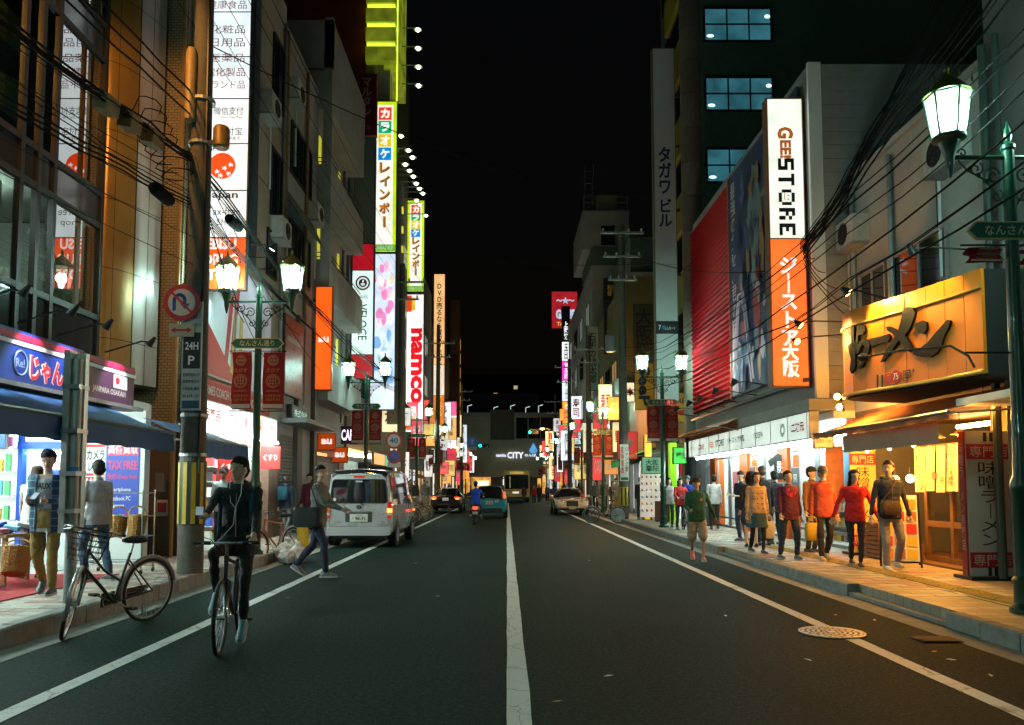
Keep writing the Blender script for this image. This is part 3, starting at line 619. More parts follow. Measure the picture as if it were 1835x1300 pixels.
def sign(name, lab, cat, c, f, w_, h_, d, panels, texts=(), frame=None, extra=None, group=None, bracket=None):
    """panels: (v0, v1, material) fractions from the bottom; texts: (body, cx, cy, w, h, mat, bold[, rot]) in metres from the centre"""
    c = V(*c); r, u = f['r'], f['u']; n = r.cross(u)
    t = thing(name, lab, cat, c, group=group, world=True)
    MB().slab(c - n * .006, r, u, w_ + .06, h_ + .06, d).build('housing', frame or FRAMEM, t)
    for (v0, v1, m) in panels:
        MB().slab(c + u * (h_ * ((v0 + v1) / 2 - .5)), r, u, w_, h_ * (v1 - v0) - (.012 if len(panels) > 1 else 0), .005).build('panel', m, t)
    for tx in texts:
        body, cx, cy_, tw, th, m, bo = tx[:7]; rot = tx[7] if len(tx) > 7 else 0
        rr, uu = (r, u) if not rot else (-u, r)
        MB().text(body, c + r * cx + u * cy_ + n * (.007 + (.003 if len(tx) > 8 else 0)), rr, uu, tw, th, bo, *(tx[9:] if len(tx) > 9 else ())).build('lettering', m, t)
    if bracket:
        for z in bracket: MB().slab(c + u * z + r * (w_ / 2 + .2) * (-1 if c.x < 0 else 1) - n * (d * .3), r, u, .4, .09, .09).build('bracket', FRAMEM, t)
    if extra: extra(t, c, r, u, n)
    return t
def stock(root, side, x, y0, y1, z0, z1, pal, nshelf=4, step=.17, hmax=.24, name='goods_shelf', back=None):
    """shelves along a facade plane with rows of small boxed goods"""
    s = -1 if side < 0 else 1
    sh = MB()
    for k in range(nshelf + 1): z = z0 + (z1 - z0) * k / nshelf; sh.box(*sorted((x, x + s * .35)), y0, y1, z - .015, z)
    sh.box(*sorted((x + s * .35, x + s * .38)), y0, y1, z0, z1)
    so = sh.build(name, back or WHITE, root)
    for k in range(nshelf):
        z = z0 + (z1 - z0) * k / nshelf; y = y0 + .03; g = MB(); H = min(hmax, (z1 - z0) / nshelf - .05)
        while y < y1 - step:
            wd = random.uniform(step * .55, step); hh = H * random.uniform(.6, 1); g.mat(random.randrange(len(pal))); g.box(*sorted((x + s * .02, x + s * .25)), y, y + wd, z + .001, z + hh); y += wd + .015
        g.build('goods', pal, so, kind='stuff')
    return so
PAL = [M('goods_%d' % i, c, .45) for i, c in enumerate([(.7, .05, .04), (.75, .72, .65), (.05, .15, .55), (.75, .5, .05), (.1, .4, .15), (.6, .1, .4), (.1, .45, .6), (.8, .8, .8), (.8, .25, .03), (.03, .03, .04)])]
def tubes(root, pts, m=None, r=.03):
    for a, b in pts: MB().tube([a, b], r, 6).build('fluorescent_tube', m or TUBE, root)
def awning(lab, x_w, z_w, x_f, z_f, y0, y1, drop, mat, under=None, n=1):
    t = thing('awning', lab, 'awning', ((x_w + x_f) / 2, (y0 + y1) / 2, z_f), world=True)
    nn = 14
    def cl(b):
        b.loft([[V(x_w, y0 + (y1 - y0) * i / nn, z_w), V((x_w + x_f) / 2, y0 + (y1 - y0) * i / nn, (z_w + z_f) / 2 - .03 - .01 * (i % 2)), V(x_f, y0 + (y1 - y0) * i / nn, z_f)] for i in range(nn + 1)], False, False)
    part(t, 'canopy', mat, cl, 60)
    part(t, 'valance', mat, lambda b: b.loft([[V(x_f, y0 + (y1 - y0) * i / 40, z_f - .004), V(x_f + .02 * math.sin(i * 1.3), y0 + (y1 - y0) * i / 40, z_f - drop + .012 * math.sin(i * 2.1))] for i in range(41)], False, False), 60)
    part(t, 'front_bar', STEEL, lambda b: b.tube([(x_f, y0, z_f), (x_f, y1, z_f)], .025, 6))
    for y in (y0 + .03, y1 - .03): part(t, 'arm', STEEL, lambda b: b.tube([(x_w, y, z_w - .35), (x_f, y, z_f - .02)], .018, 6))
    return t
def spotlamp(lab, base, tip, aim, col, power, group, cat='spotlight', size=70, head=BLACKM, r=.07):
    base, tip, aim = V(*base), V(*tip), V(*aim); ax = (aim - tip).normalized()
    t = thing('sign_spotlight', lab, cat, base, group=group, world=True)
    part(t, 'arm', head, lambda b: b.tube([base, base.lerp(tip, .8) + ZP * .05, tip], .014, 5))
    part(t, 'head', head, lambda b: b.lathe([(r * .4, -.1), (r * .6, -.04), (r, .06), (r * .93, .06), (r * .5, 0)], tip, 12, ax, caps=False), 40)
    part(t, 'lamp_face', M('spot_face_%d%d%d' % tuple(int(c * 9) for c in col), col, .4, emit=col, es=16), lambda b: b.lathe([(r * .85, .04), (r * .85, .045)], tip, 12, ax))
    ld = bpy.data.lights.new('spot', 'SPOT'); ld.energy = power; ld.color = col; ld.spot_size = R(size); ld.spot_blend = .6; ld.shadow_soft_size = .05
    lo = bpy.data.objects.new('spot', ld); COL.objects.link(lo); lo.parent = t; lo.location = tip + ax * .07 - ORG[t.name]; lo.rotation_euler = ax.to_track_quat('-Z', 'Y').to_euler()
    return t
# ================================================================ L1: corner shop with curtain wall, rounded bronze column
b1 = thing('corner_shop_building', 'dark glazed corner building with rounded bronze column above the blue shop fascia', 'building', (-7.5, 10, 0), world=True)
XW = -7.15
MUL = [7.6, 8.8, 10, 11.2, 11.62, 12.04, 13.46]; LEV = [3.55, 4.43, 6.05, 6.63, 9.04, 9.67, 12.1, 12.8, 14.5]
BLKF = M('curtain_frame', (.012, .013, .014), .5, .3)
for y in MUL: boxpart(b1, 'mullion', BLKF, XW - .06, XW + .035, y - .045, y + .045, 3.45, 14.5)
for z in LEV: boxpart(b1, 'transom', BLKF, XW - .055, XW + .03, 7.6, 13.44, z - .05, z + .05)
SPAN = M('spandrel', (.02, .024, .03), .12, spec=.7)
for i in range(len(MUL) - 1):
    for j in range(len(LEV) - 1):
        m = SPAN if j in (0, 2, 4, 6) else MIRG
        MB().slab((XW - .01 + .006 * ((i + j) % 2), (MUL[i] + MUL[i + 1]) / 2, (LEV[j] + LEV[j + 1]) / 2), YP, ZP, MUL[i + 1] - MUL[i] - .09, LEV[j + 1] - LEV[j] - .1, 0).build('pane', m, b1)
ROOM = M('room_wall', (.30, .31, .27), .8); CURT = M('curtain', (.42, .45, .38), .8)
for z0, z1 in ((4.38, 6.1), (6.6, 9.1), (9.6, 12.2), (12.7, 14.5)):
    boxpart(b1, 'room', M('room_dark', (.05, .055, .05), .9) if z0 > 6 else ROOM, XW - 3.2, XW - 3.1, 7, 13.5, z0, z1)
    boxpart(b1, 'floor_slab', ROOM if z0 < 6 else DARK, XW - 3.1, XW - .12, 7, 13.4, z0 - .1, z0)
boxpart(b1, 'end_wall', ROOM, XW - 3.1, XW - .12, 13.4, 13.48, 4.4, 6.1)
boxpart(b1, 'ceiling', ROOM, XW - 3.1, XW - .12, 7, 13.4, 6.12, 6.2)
tubes(b1, [((XW - .9, 8.4, 5.95), (XW - .9, 10.2, 5.95)), ((XW - 1.9, 9.6, 5.95), (XW - 1.9, 11.6, 5.95)), ((XW - .8, 11.0, 5.95), (XW - .8, 11.7, 5.95))])
part(b1, 'curtain', CURT, lambda b: b.loft([[V(XW - .35 + .05 * math.sin(i * 1.9), 10.0 + i * .075, z) for z in (4.44, 6.02)] for i in range(18)], False, False), 60)
part(b1, 'curtain', CURT, lambda b: b.loft([[V(XW - .3 + .05 * math.sin(i * 1.9), 12.35 + i * .075, z) for z in (4.44, 6.02)] for i in range(14)], False, False), 60)
BRZ = M('bronze_cladding', (.30, .165, .045), .33, .35, noise_=.14, scale=2.5); LIL = M('pale_cladding', (.38, .33, .31), .35, .2, noise_=.12, scale=2)
CP = [V(-7.15, 13.5, 0), V(-7.1, 13.5, 0), V(-7.02, 13.56, 0), V(-6.94, 13.67, 0), V(-6.87, 13.8, 0), V(-6.8, 14.0, 0)]
def colpt(t): # plan of the rounded column
    q = min(4.9999, t * 5); k = int(q); return CP[k].lerp(CP[k + 1], q - k)
zr = [3.35, 4.1, 5.35, 6.6, 7.85, 9.1, 10.35, 11.6, 12.85, 14.3]
for k in range(len(zr) - 1):
    for (ta, tb) in ((0, .5), (.5, 1)):
        e = .006
        b = MB(); b.loft([[colpt(ta + e + (tb - ta - 2 * e) * i / 5) + ZP * z for z in (zr[k] + .006, zr[k + 1] - .006)] for i in range(6)], False, False); b.build('cladding_panel', BRZ, b1, 60)
    for q in range(2):
        a0, a1 = V(-6.795, 14.01, 0), V(-6.6, 14.62, 0); p0, p1 = a0.lerp(a1, q * .5 + .01), a0.lerp(a1, q * .5 + .49)
        MB().quad(p0 + ZP * (zr[k] + .006), p1 + ZP * (zr[k] + .006), p1 + ZP * (zr[k + 1] - .006), p0 + ZP * (zr[k + 1] - .006)).build('cladding_panel', LIL, b1)
part(b1, 'column_core', DARK, lambda b: b.loft([[colpt(t / 6) + V(-.015, .02, 0) + ZP * z for t in range(7)] + [V(-6.82, 14.04, z), V(-6.62, 14.62, z), V(-7.3, 14.65, z)] for z in (3.3, 14.3)]))
boxpart(b1, 'wall', WALLS['dark'], -16, -7.2, 13.52, 14.3, 0, 15)
boxpart(b1, 'shop_ceiling', WHITE, -11.6, -6.06, 4, 13.2, 2.78, 2.9)
boxpart(b1, 'shop_floor', M('shop_floor', (.4, .4, .38), .35), -11.6, -6.9, 4, 13.2, .1, .205)
boxpart(b1, 'back_wall', WHITE, -11.7, -11.6, 4, 13.3, .1, 2.9)
boxpart(b1, 'shop_wall', M('shop_white', (.62, .64, .62), .6), -11.6, -6.12, 13.2, 13.4, .1, 2.9)
tubes(b1, [((-7.3, 7, 2.7), (-7.3, 9.6, 2.7)), ((-7.3, 10.2, 2.7), (-7.3, 12.6, 2.7)), ((-8.6, 8, 2.7), (-8.6, 12.4, 2.7)), ((-9.9, 7, 2.7), (-9.9, 12.4, 2.7))], r=.04)
YW = 13.19
BLUEP = M('shop_blue', (.012, .07, .42), .4); POSW = EM('poster_backlit', (.85, .92, 1), 1.0); 
def poster(lab, xa, xb, za, zb, m, texts=(), y=YW, d=.012, extra=None):
    c = V((xa + xb) / 2, y, (za + zb) / 2); t = thing('poster', lab, 'poster', c, world=True)
    MB().slab(c, XP, ZP, xb - xa, zb - za, d).build('sheet', m, t)
    for body, cx, cz, tw, th, tm, bo in texts: MB().text(body, (cx, y - .004, cz), XP, ZP, tw, th, bo).build('lettering', tm, t)
    for (a, b, e, f_, m2) in (extra or ()): MB().slab(((a + b) / 2, y - .002, (e + f_) / 2), XP, ZP, b - a, f_ - e, .001).build('colour_block', m2, t)
    return t
PW = M('poster_white', (.7, .7, .68), .5); PR = M('poster_red', (.6, .03, .03), .5); PB = M('poster_blue', (.02, .05, .35), .45); PP = M('poster_pink', (.6, .15, .2), .5); PC = M('poster_cyan', (.15, .42, .62), .5); PO = M('poster_orange', (.7, .25, .03), .5); PY = M('poster_yellow', (.7, .5, .05), .5)
MAG = M('print_magenta', (.6, .03, .12), .5)
poster('tall camera lens sale poster with red and white blocks beside the steel post', -7.12, -6.78, .62, 2.22, PW,
       (('カメラ', -6.94, 2.03, .3, .17, BTXT, .02), ('レンズ', -6.92, 1.83, .27, .17, BTXT, .02), ('MAX', -6.94, 1.56, .29, .16, PW, .03), ('SALE', -6.94, 1.36, .27, .1, PW, .02), ('aio', -6.94, .68, .15, .07, PW, .02)),
       extra=((-7.11, -6.79, 1.68, 1.72, PR), (-7.11, -6.79, 1.3, 1.66, PR), (-7.11, -6.79, 1.13, 1.28, PP), (-7.1, -6.8, .9, 1.11, PC), (-7.1, -6.8, .74, .89, PB), (-7.1, -6.8, .63, .73, PO), (-7.11, -6.79, 2.16, 2.21, PR)))
poster('dark blue tax free poster with red and white lettering on the shop side wall', -6.76, -6.2, .9, 2.26, PB,
       (('高価買取', -6.48, 2.13, .5, .17, PW, .02), ('TAX FREE', -6.48, 1.86, .5, .15, MAG, .03), ('免税/Duty free', -6.48, 1.66, .5, .1, MAG, .02), ('Smartphone', -6.52, 1.44, .38, .085, PW, .01), ('Notebook PC', -6.52, 1.3, .38, .075, PW, .01), ('Camera', -6.56, 1.18, .26, .075, PW, .01)),
       extra=((-6.74, -6.22, 2.02, 2.24, MAG),))
lp = poster('backlit white price-list board with blue frame behind the man in plaid', -7.93, -7.42, 1.05, 2.02, POSW, (('最新携帯料金表', -7.68, 1.9, .4, .07, PW, .02),),
       extra=((-7.91, -7.44, 1.82, 1.98, PP), (-7.9, -7.45, 1.7, 1.78, PB)))
for r_ in range(6):
    for q in range(4): MB().slab((-7.85 + .115 * q, YW - .003, 1.15 + .09 * r_), XP, ZP, .1, .075, .001).build('table_cell', M('cell_blue', (.25, .35, .6), .5), lp)
pb = thing('shop_portal', 'blue shop portal frame with glowing cream header panel', 'portal', (-7.68, 13.1, .2), world=True)
for a in ((-8.14, -8.06, .2, 2.78), (-7.3, -7.22, .2, 2.78)): boxpart(pb, 'jamb', BLUEP, a[0], a[1], 13.0, 13.12, a[2], a[3])
boxpart(pb, 'header', BLUEP, -8.14, -7.22, 12.98, 13.12, 2.12, 2.24); boxpart(pb, 'header_panel', EM('cream_panel', (1, .93, .8), 1.1), -8.05, -7.31, 13.05, 13.1, 2.25, 2.72)
tubes(pb, [((-8.0, 13.02, 2.06), (-7.36, 13.02, 2.06))], r=.022)
sh = thing('display_shelf', 'brightly lit white display shelf of phone cases at the left picture edge', 'shelf', (-8.4, 13, .2), world=True)
boxpart(sh, 'back_panel', EM('shelf_glow', (.9, 1, .95), .9), -8.75, -8.18, 13.12, 13.16, .55, 2.55)
for z in (.55, .95, 1.35, 1.75, 2.15, 2.55): boxpart(sh, 'shelf_board', WHITE, -8.75, -8.18, 12.85, 13.11, z - .015, z)
for z in (.55, .95, 1.35, 1.75, 2.15):
    for k in range(4):
        hgt = random.uniform(.16, .3); boxpart(sh, 'phone_case', random.choice(PAL), -8.7 + .13 * k, -8.62 + .13 * k, 12.95, 13.0, z + .002, z + hgt)
sb = sign('shop_signboard', 'blue shop information board with orange characters above the lit shelf', 'sign', (-8.45, 12.7, 2.38), CF, .55, .5, .05, ((0, 1, BLUEP),), (('レンター', 0, .12, .5, .13, PO, .03), ('Windows10', 0, -.08, .4, .07, WTXT, .01)))
# fascia sign over the awning
FASB = M('fascia_blue', (.006, .035, .24), .35); FASM = M('fascia_maroon', (.09, .02, .06), .4)
fas = thing('shop_fascia', 'blue and maroon shop fascia with red hiragana lettering under small spotlights', 'sign', (-6.0, 9.5, 3.1), world=True)
boxpart(fas, 'box', FASB, -6.2, -6.0, 5, 10.98, 2.76, 3.42); boxpart(fas, 'box', FASM, -6.2, -6.0, 10.98, 12.5, 2.78, 3.40)
boxpart(fas, 'red_strip', M('strip_red', (.5, .01, .05), .4), -6.0, -5.985, 5, 12.5, 3.3, 3.38); boxpart(fas, 'white_strip', WHITE, -6.0, -5.98, 5, 12.5, 3.23, 3.28)
boxpart(fas, 'ledge', GALV, -6.2, -5.86, 5, 12.55, 2.70, 2.755)
part(fas, 'lettering', WTXT, lambda b: b.text('じゃんぱら', (-5.994, 10.36, 3.0), YP, ZP, 1.26, .36, .075))
part(fas, 'lettering', M('fascia_red', (.62, .01, .02), .4), lambda b: b.text('じゃんぱら', (-5.988, 10.36, 3.0), YP, ZP, 1.22, .34, .03))
part(fas, 'logo_ring', M('logo_pale', (.3, .4, .6), .4), lambda b: b.tube([(-5.99, 9.55 + .13 * math.cos(a), 3.02 + .15 * math.sin(a)) for a in [2 * math.pi * k / 24 for k in range(24)]], .012, 5, closed=True))
part(fas, 'lettering', M('logo_pale', (.3, .4, .6), .4), lambda b: b.text('Re!', (-5.992, 9.55, 3.02), YP, ZP, .17, .11, .02))
part(fas, 'lettering', M('fascia_pale', (.55, .45, .42), .4), lambda b: b.text('JANPARA OSAKA01', (-5.992, 11.72, 2.92), YP, ZP, .98, .11, .02))
part(fas, 'logo_card', WTXT, lambda b: b.slab((-5.992, 12.05, 3.11), YP, ZP, .42, .2, .006))
part(fas, 'logo_mark', M('fascia_red', (.62, .01, .02), .4), lambda b: (b.lathe([(.06, 0), (.06, .004)], (-5.99, 11.95, 3.12), 14, (1, 0, 0)), b.text('JAPAN', (-5.989, 12.12, 3.14), YP, ZP, .14, .035, .01), b.text('SHOP', (-5.989, 12.12, 3.08), YP, ZP, .13, .035, .01)))
for k, y in enumerate((8.7, 9.7, 10.55, 11.85)):
    spotlamp(['small black spotlight over the shop fascia at the left picture edge', 'small black spotlight above the round logo on the blue fascia', 'small black spotlight above the blue end of the shop fascia', 'small black spotlight above the maroon end of the shop fascia'][k], (-6.15, y, 3.55), (-5.45, y, 3.7), (-5.99, y, 3.0), (.85, .95, 1), 190, 'spotlights over the shop fascia', r=.055)
NAVY = M('awning_navy', (.03, .12, .33), .7, noise_=.15, scale=3, bump=.1)
awning('blue fabric awning over the phone shop front', -6.02, 2.70, -5.02, 2.30, 4.6, 11.75, .28, NAVY)
rc = struct(MB().box(-9, -5.7, 7.6, 11.6, .203, .214).build('red_carpet', M('carpet_red', (.32, .012, .012), .9, noise_=.2, scale=30)))
# ================================================================ L2: tiled tower
def tile_mat(name, c1, c2, mort, w_=.11, h_=.055):
    m = bpy.data.materials.new(name); m.use_nodes = True; n = m.node_tree; L = n.links; b = n.nodes['Principled BSDF']; b.inputs['Roughness'].default_value = .45
    tc = n.nodes.new('ShaderNodeTexCoord'); sp = n.nodes.new('ShaderNodeSeparateXYZ'); cb = n.nodes.new('ShaderNodeCombineXYZ'); ad = n.nodes.new('ShaderNodeMath')
    L.new(tc.outputs['Object'], sp.inputs[0]); L.new(sp.outputs[0], ad.inputs[0]); L.new(sp.outputs[1], ad.inputs[1]); L.new(ad.outputs[0], cb.inputs[0]); L.new(sp.outputs[2], cb.inputs[1])
    br = n.nodes.new('ShaderNodeTexBrick'); L.new(cb.outputs[0], br.inputs['Vector']); br.inputs['Scale'].default_value = 1; br.inputs['Brick Width'].default_value = w_; br.inputs['Row Height'].default_value = h_; br.inputs['Mortar Size'].default_value = .007
    br.inputs['Color1'].default_value = (*c1, 1); br.inputs['Color2'].default_value = (*c2, 1); br.inputs['Mortar'].default_value = (*mort, 1); L.new(br.outputs[0], b.inputs['Base Color'])
    bp = n.nodes.new('ShaderNodeBump'); bp.inputs['Strength'].default_value = .5; bp.inputs['Distance'].default_value = .01; bp.invert = True; L.new(br.outputs['Fac'], bp.inputs['Height']); L.new(bp.outputs[0], b.inputs['Normal'])
    return m
TILE = tile_mat('tile_tan', (.32, .24, .14), (.27, .2, .12), (.09, .07, .05))
b2 = thing('tiled_building', 'narrow tan brick-tiled tower behind the utility pole', 'building', (-7, 14.5, 0), world=True)
boxpart(b2, 'wall', TILE, -14, -6.22, 14.72, 15.4, 2.6, 16)
boxpart(b2, 'plinth', M('granite_brown', (.16, .1, .06), .4, noise_=.3, scale=20), -14, -6.12, 14.7, 15.4, 0, 2.59)
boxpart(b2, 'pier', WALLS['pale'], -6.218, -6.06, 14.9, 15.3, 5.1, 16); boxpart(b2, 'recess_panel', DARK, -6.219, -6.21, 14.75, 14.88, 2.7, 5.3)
boxpart(b2, 'meter_box', GRYB, -6.5, -6.34, 14.48, 14.58, 1.4, 1.75); boxpart(b2, 'notice', PW, -6.5, -6.3, 14.56, 14.579, .95, 1.25); boxpart(b2, 'notice_print', PR, -6.48, -6.32, 14.552, 14.558, 1.02, 1.2)
part(b2, 'drain_pipe', BRN, lambda b: b.tube([(-6.2, 14.5, .2), (-6.2, 14.5, 16)], .05, 8))
# tall projecting drug store sign
LEDW = EM('panel_white', (.86, .97, 1), 1.08); LEDR = EM('panel_orange_red', (1, .09, .012), 1.15); ERED = M('print_red', (.6, .03, .04), .5); EBLU = M('print_grey', (.12, .14, .18), .5)
def flower(t, c, r, u, n):
    q = c + u * -1.07 + n * .008
    part(t, 'red_disc', EM('disc_red', (1, .07, .01), 1.05), lambda b: b.prism([(.27 * math.cos(a), .27 * math.sin(a)) for a in [2 * math.pi * k / 28 for k in range(28)]], q, r, u, .002))
    part(t, 'blossom', LEDW, lambda b: [b.prism([(cx + .055 * (1 - .3 * (k % 2)) * math.cos(2 * math.pi * k / 10 + s), cz + .055 * (1 - .75 * (k % 2)) * math.sin(2 * math.pi * k / 10 + s)) for k in range(10)], q + n * .003, r, u, .002) for cx, cz, s in ((.05, -.05, 0), (-.1, -.12, .4), (.13, -.16, .8), (-.03, -.2, .2), (.17, .02, .5))])
BTH = M('print_black', (.02, .02, .025), .5)
sign('drugstore_sign', 'tall lit white and red drugstore blade sign just right of the near utility pole', 'sign', (-5.72, 15.32, 9.0), CF, 1.0, 7.15, .1,
     ((0, .144, LEDR), (.146, .279, LEDW), (.281, .414, LEDW), (.416, .545, LEDW), (.547, .668, LEDW), (.67, .8, LEDW), (.802, 1, LEDW)),
     (('EBISU\nDRUG\nSTORE', .02, -2.98, .74, .84, EM('letter_white', (1, .95, .9), 1.1), .03, 0, 0, 1.08), ('Japan', .02, -1.68, .62, .19, BTH, .02), ('Tax-free', .05, -2.0, .66, .17, EBLU, 0.), ('Shop', .12, -2.24, .42, .17, EBLU, 0.),
      ('微信支付', .1, .07, .6, .17, BTH, .0), ('WeChat Pay', .15, -.07, .45, .07, EBLU, 0.), ('支付宝', .14, -.35, .5, .17, BTH, .0), ('ALIPAY', .15, -.5, .4, .07, EBLU, 0.),
      ('ブランド品', .0, .62, .84, .18, ERED, .0), ('電化製品', .02, .88, .8, .18, ERED, 0.), ('医薬品', .05, 1.18, .7, .18, ERED, 0.), ('日用品', .05, 1.5, .7, .18, ERED, 0.), ('化粧品', .05, 1.78, .7, .18, ERED, 0.), ('健康食品', .02, 2.3, .8, .18, ERED, 0.)), extra=flower, bracket=(-2.8, 0, 2.8))

# ================================================================ L3: drug store
b3 = thing('drugstore_building', 'dim grey building above the lit drugstore front on the left', 'building', (-8, 18, 0), world=True)
block(b3, -1, -6.02, 15.45, 20.6, 3.2, 14.6, WALLS['beige'])
window(b3, -1, -6.02, 19.9, 9.3, .9, 1.7); window(b3, -1, -6.02, 19.6, 6.9 + .5, .7, 1.1, nx=1); window(b3, -1, -6.02, 17.6, 9.3, 1.1, 1.7); window(b3, -1, -6.02, 17.6, 12.3, 1.1, 1.7); window(b3, -1, -6.02, 19.9, 12.3, .9, 1.7)
boxpart(b3, 'pilaster', M('pilaster_blue', (.035, .06, .08), .5), -6.0, -5.9, 17.7, 18.1, 6.6, 14)
boxpart(b3, 'shop_ceiling', WHITE, -9.6, -6.0, 15.2, 20.4, 2.95, 3.15); boxpart(b3, 'shop_floor', M('shop_floor', (.4, .4, .38), .35), -9.6, -6.1, 15.2, 20.4, .1, .206)
boxpart(b3, 'back_wall', WHITE, -9.7, -9.6, 15.2, 20.4, .1, 3.1)
boxpart(b3, 'end_wall', WHITE, -9.6, -7.4, 19.9, 20.0, .1, 3)
boxpart(b3, 'pier', M('granite_pink', (.3, .17, .13), .3, noise_=.25, scale=25), -7.4, -5.98, 19.65, 20.4, 0, 3.2)
stock(b3, -1, -6.55, 15.3, 17.0, .25, 2.2, PAL, 6, .14); stock(b3, -1, -6.75, 17.9, 19.6, .25, 2.3, PAL, 6, .14); stock(b3, -1, -8.6, 15.4, 19.6, .25, 2.6, PAL, 6, .16)
tubes(b3, [((-7.2, 15.6, 2.88), (-7.2, 19.4, 2.88)), ((-8.3, 15.6, 2.88), (-8.3, 19.4, 2.88)), ((-5.86, 15.3, 2.6), (-5.86, 17.6, 2.6)), ((-5.86, 17.8, 2.6), (-5.86, 19.9, 2.6))], r=.035)
sign('lit_fascia', 'long white backlit fascia with red characters over the drugstore entrance', 'sign', (-5.9, 17.5, 2.93), LF, 5.0, .5, .12, ((0, 1, EM('fascia_white', (.9, 1, 1), 1.1)),),
     (('医薬品', -1.9, 0, .9, .25, ERED, .02), ('ブランド品', -.35, .02, 1.1, .24, ERED, .02), ('化粧品', 1.0, 0, .75, .22, ERED, .02), ('日用品', 2.0, 0, .6, .2, ERED, .02)), frame=WHITE)
sign('brand_banner', 'dark red banner with pale capital letters above the lit drugstore fascia', 'banner', (-5.93, 17.2, 3.42), LF, 4.5, .36, .03, ((0, 1, M('banner_red', (.42, .02, .02), .6)),), (('HERMES COACH CHLOE PATEK ROLEX OMEGA', 0, 0, 4.2, .19, M('banner_letters', (.7, .55, .5), .5), .01),), frame=REDP)
def mural(t, c, r, u, n):
    part(t, 'red_wedge', M('mural_red', (.45, .03, .03), .5), lambda b: b.prism([(-2.08, -1.3), (-.2, -1.3), (-2.08, -.25)], c + n * .004, r, u, .002))
    part(t, 'red_stripe', M('mural_red', (.45, .03, .03), .5), lambda b: [b.prism([(-1.1 + .35 * k, -.9 + .2 * k), (-.9 + .35 * k, -.95 + .2 * k), (-.5 + .3 * k, 1.0 - .1 * k), (-.72 + .3 * k, 1.02 - .1 * k)], c + n * .0065, r, u, .002) for k in range(2)])
    part(t, 'gold_stripe', M('mural_gold', (.5, .35, .1), .5), lambda b: [b.prism([(-.75 + .5 * k, -1.1), (-.5 + .5 * k, -1.15), (-.35 + .35 * k, .2), (-.55 + .35 * k, .25)], c + n * .009, r, u, .002) for k in range(2)])
    part(t, 'pale_band', M('mural_pale', (.5, .5, .58), .5), lambda b: b.prism([(.6, -1.3), (1.3, -1.3), (1.9, 1.3), (1.2, 1.3)], c + n * .004, r, u, .002))
sign('billboard', 'white billboard with red and gold slanted stripes above the drugstore, edge lit', 'billboard', (-5.95, 17.4, 5.05), LF, 4.2, 2.62, .06, ((0, 1, M('billboard_white', (.62, .63, .7), .45, noise_=.06)),), (('Tax-free', -1.6, .95, .5, .13, EBLU, 0.), ('Shop', -1.5, .75, .32, .13, EBLU, 0.)), frame=FRAMEW, extra=mural)
for k, y in enumerate((16.6, 17.6, 18.6)):
    spotlamp(['floodlight bar end nearest the drugstore sign, above the billboard', 'middle floodlight above the striped billboard', 'far floodlight above the striped billboard'][k], (-6.0, y, 6.75), (-5.1, y + .15, 6.7), (-5.95, y, 5.2), (.85, .95, 1), 60, 'floodlights over the billboard', size=95, r=.09)
awning('navy awning end sloping behind the utility pole over the drugstore entrance', -5.95, 2.62, -5.02, 2.28, 12.7, 15.15, .3, NAVY)
for k, (y, z, tx) in enumerate(((16.2, 1.9, 'くすり'), (17.3, 2.1, '虫ケア'), (19.0, 2.2, 'くすり'))):
    sign('shop_flag', ['red and white pharmacy flag hanging nearest the utility pole', 'white insect-care placard under the drugstore fascia', 'small red pharmacy flag hanging by the pink granite pier'][k], 'flag', (-5.75, y, z), CF, .42, .5 if k else .9, .01, ((0, 1, PR if k != 1 else PW),), ((tx, 0, 0, .34, .16, PW if k != 1 else BTXT, .03),), frame=REDP)
# ================================================================ L4: shuttered building with dull red sign
b4 = thing('shuttered_building', 'dark stone building with closed shutter between drugstore and orange signs', 'building', (-8, 22.4, 0), world=True)
block(b4, -1, -6.05, 20.6, 24.4, 0, 14.2, WALLS['grey'])
shutter(b4, -1, -6.04, 20.75, 22.0, .2, 2.9, M('shutter_grey', (.22, .22, .21), .5, .4)); boxpart(b4, 'pier', M('stone_dark', (.1, .09, .08), .6, noise_=.3, scale=8), -6.4, -5.92, 22.1, 22.6, 0, 6.4); boxpart(b4, 'pier', M('stone_dark', (.1, .09, .08), .6), -6.4, -5.92, 24.0, 24.4, 0, 6.4)
boxpart(b4, 'canopy', M('canopy_steel', (.12, .13, .13), .5), -6.05, -5.3, 20.7, 24.3, 3.2, 3.32)
window(b4, -1, -6.05, 22.4, 8.2, 2.2, 1.4, nx=3); window(b4, -1, -6.05, 22.4, 11, 2.2, 1.4, nx=3)
part(b4, 'awning_mesh', M('mesh_green', (.10, .13, .09), .7), lambda b: b.loft([[V(-6.0, 20.7 + i * .4, 9.6), V(-5.5, 20.7 + i * .4, 8.6)] for i in range(8)], False, False))
sign('dull_red_sign', 'unlit dull orange-red panel with pale stripe on the dark stone building', 'sign', (-5.9, 21.5, 5.05), LF, 1.7, 2.1, .1, ((0, 1, M('panel_rust', (.32, .05, .02), .3, noise_=.2)),), (), extra=lambda t, c, r, u, n: part(t, 'pale_stripe', M('stripe_pale', (.4, .3, .25), .4), lambda b: b.slab(c + n * .004 + u * .45, r, u, 1.3, .14, .002)))
sign('small_name_sign', 'small dark green company name plate with glowing characters under the canopy', 'sign', (-5.9, 22.3, 3.55), LF, 1.8, .36, .1, ((0, 1, M('plate_green', (.005, .03, .025), .4)),), (('株式会社', 0, 0, 1.4, .22, EM('letter_green', (.5, .9, .75), .5), .01),))
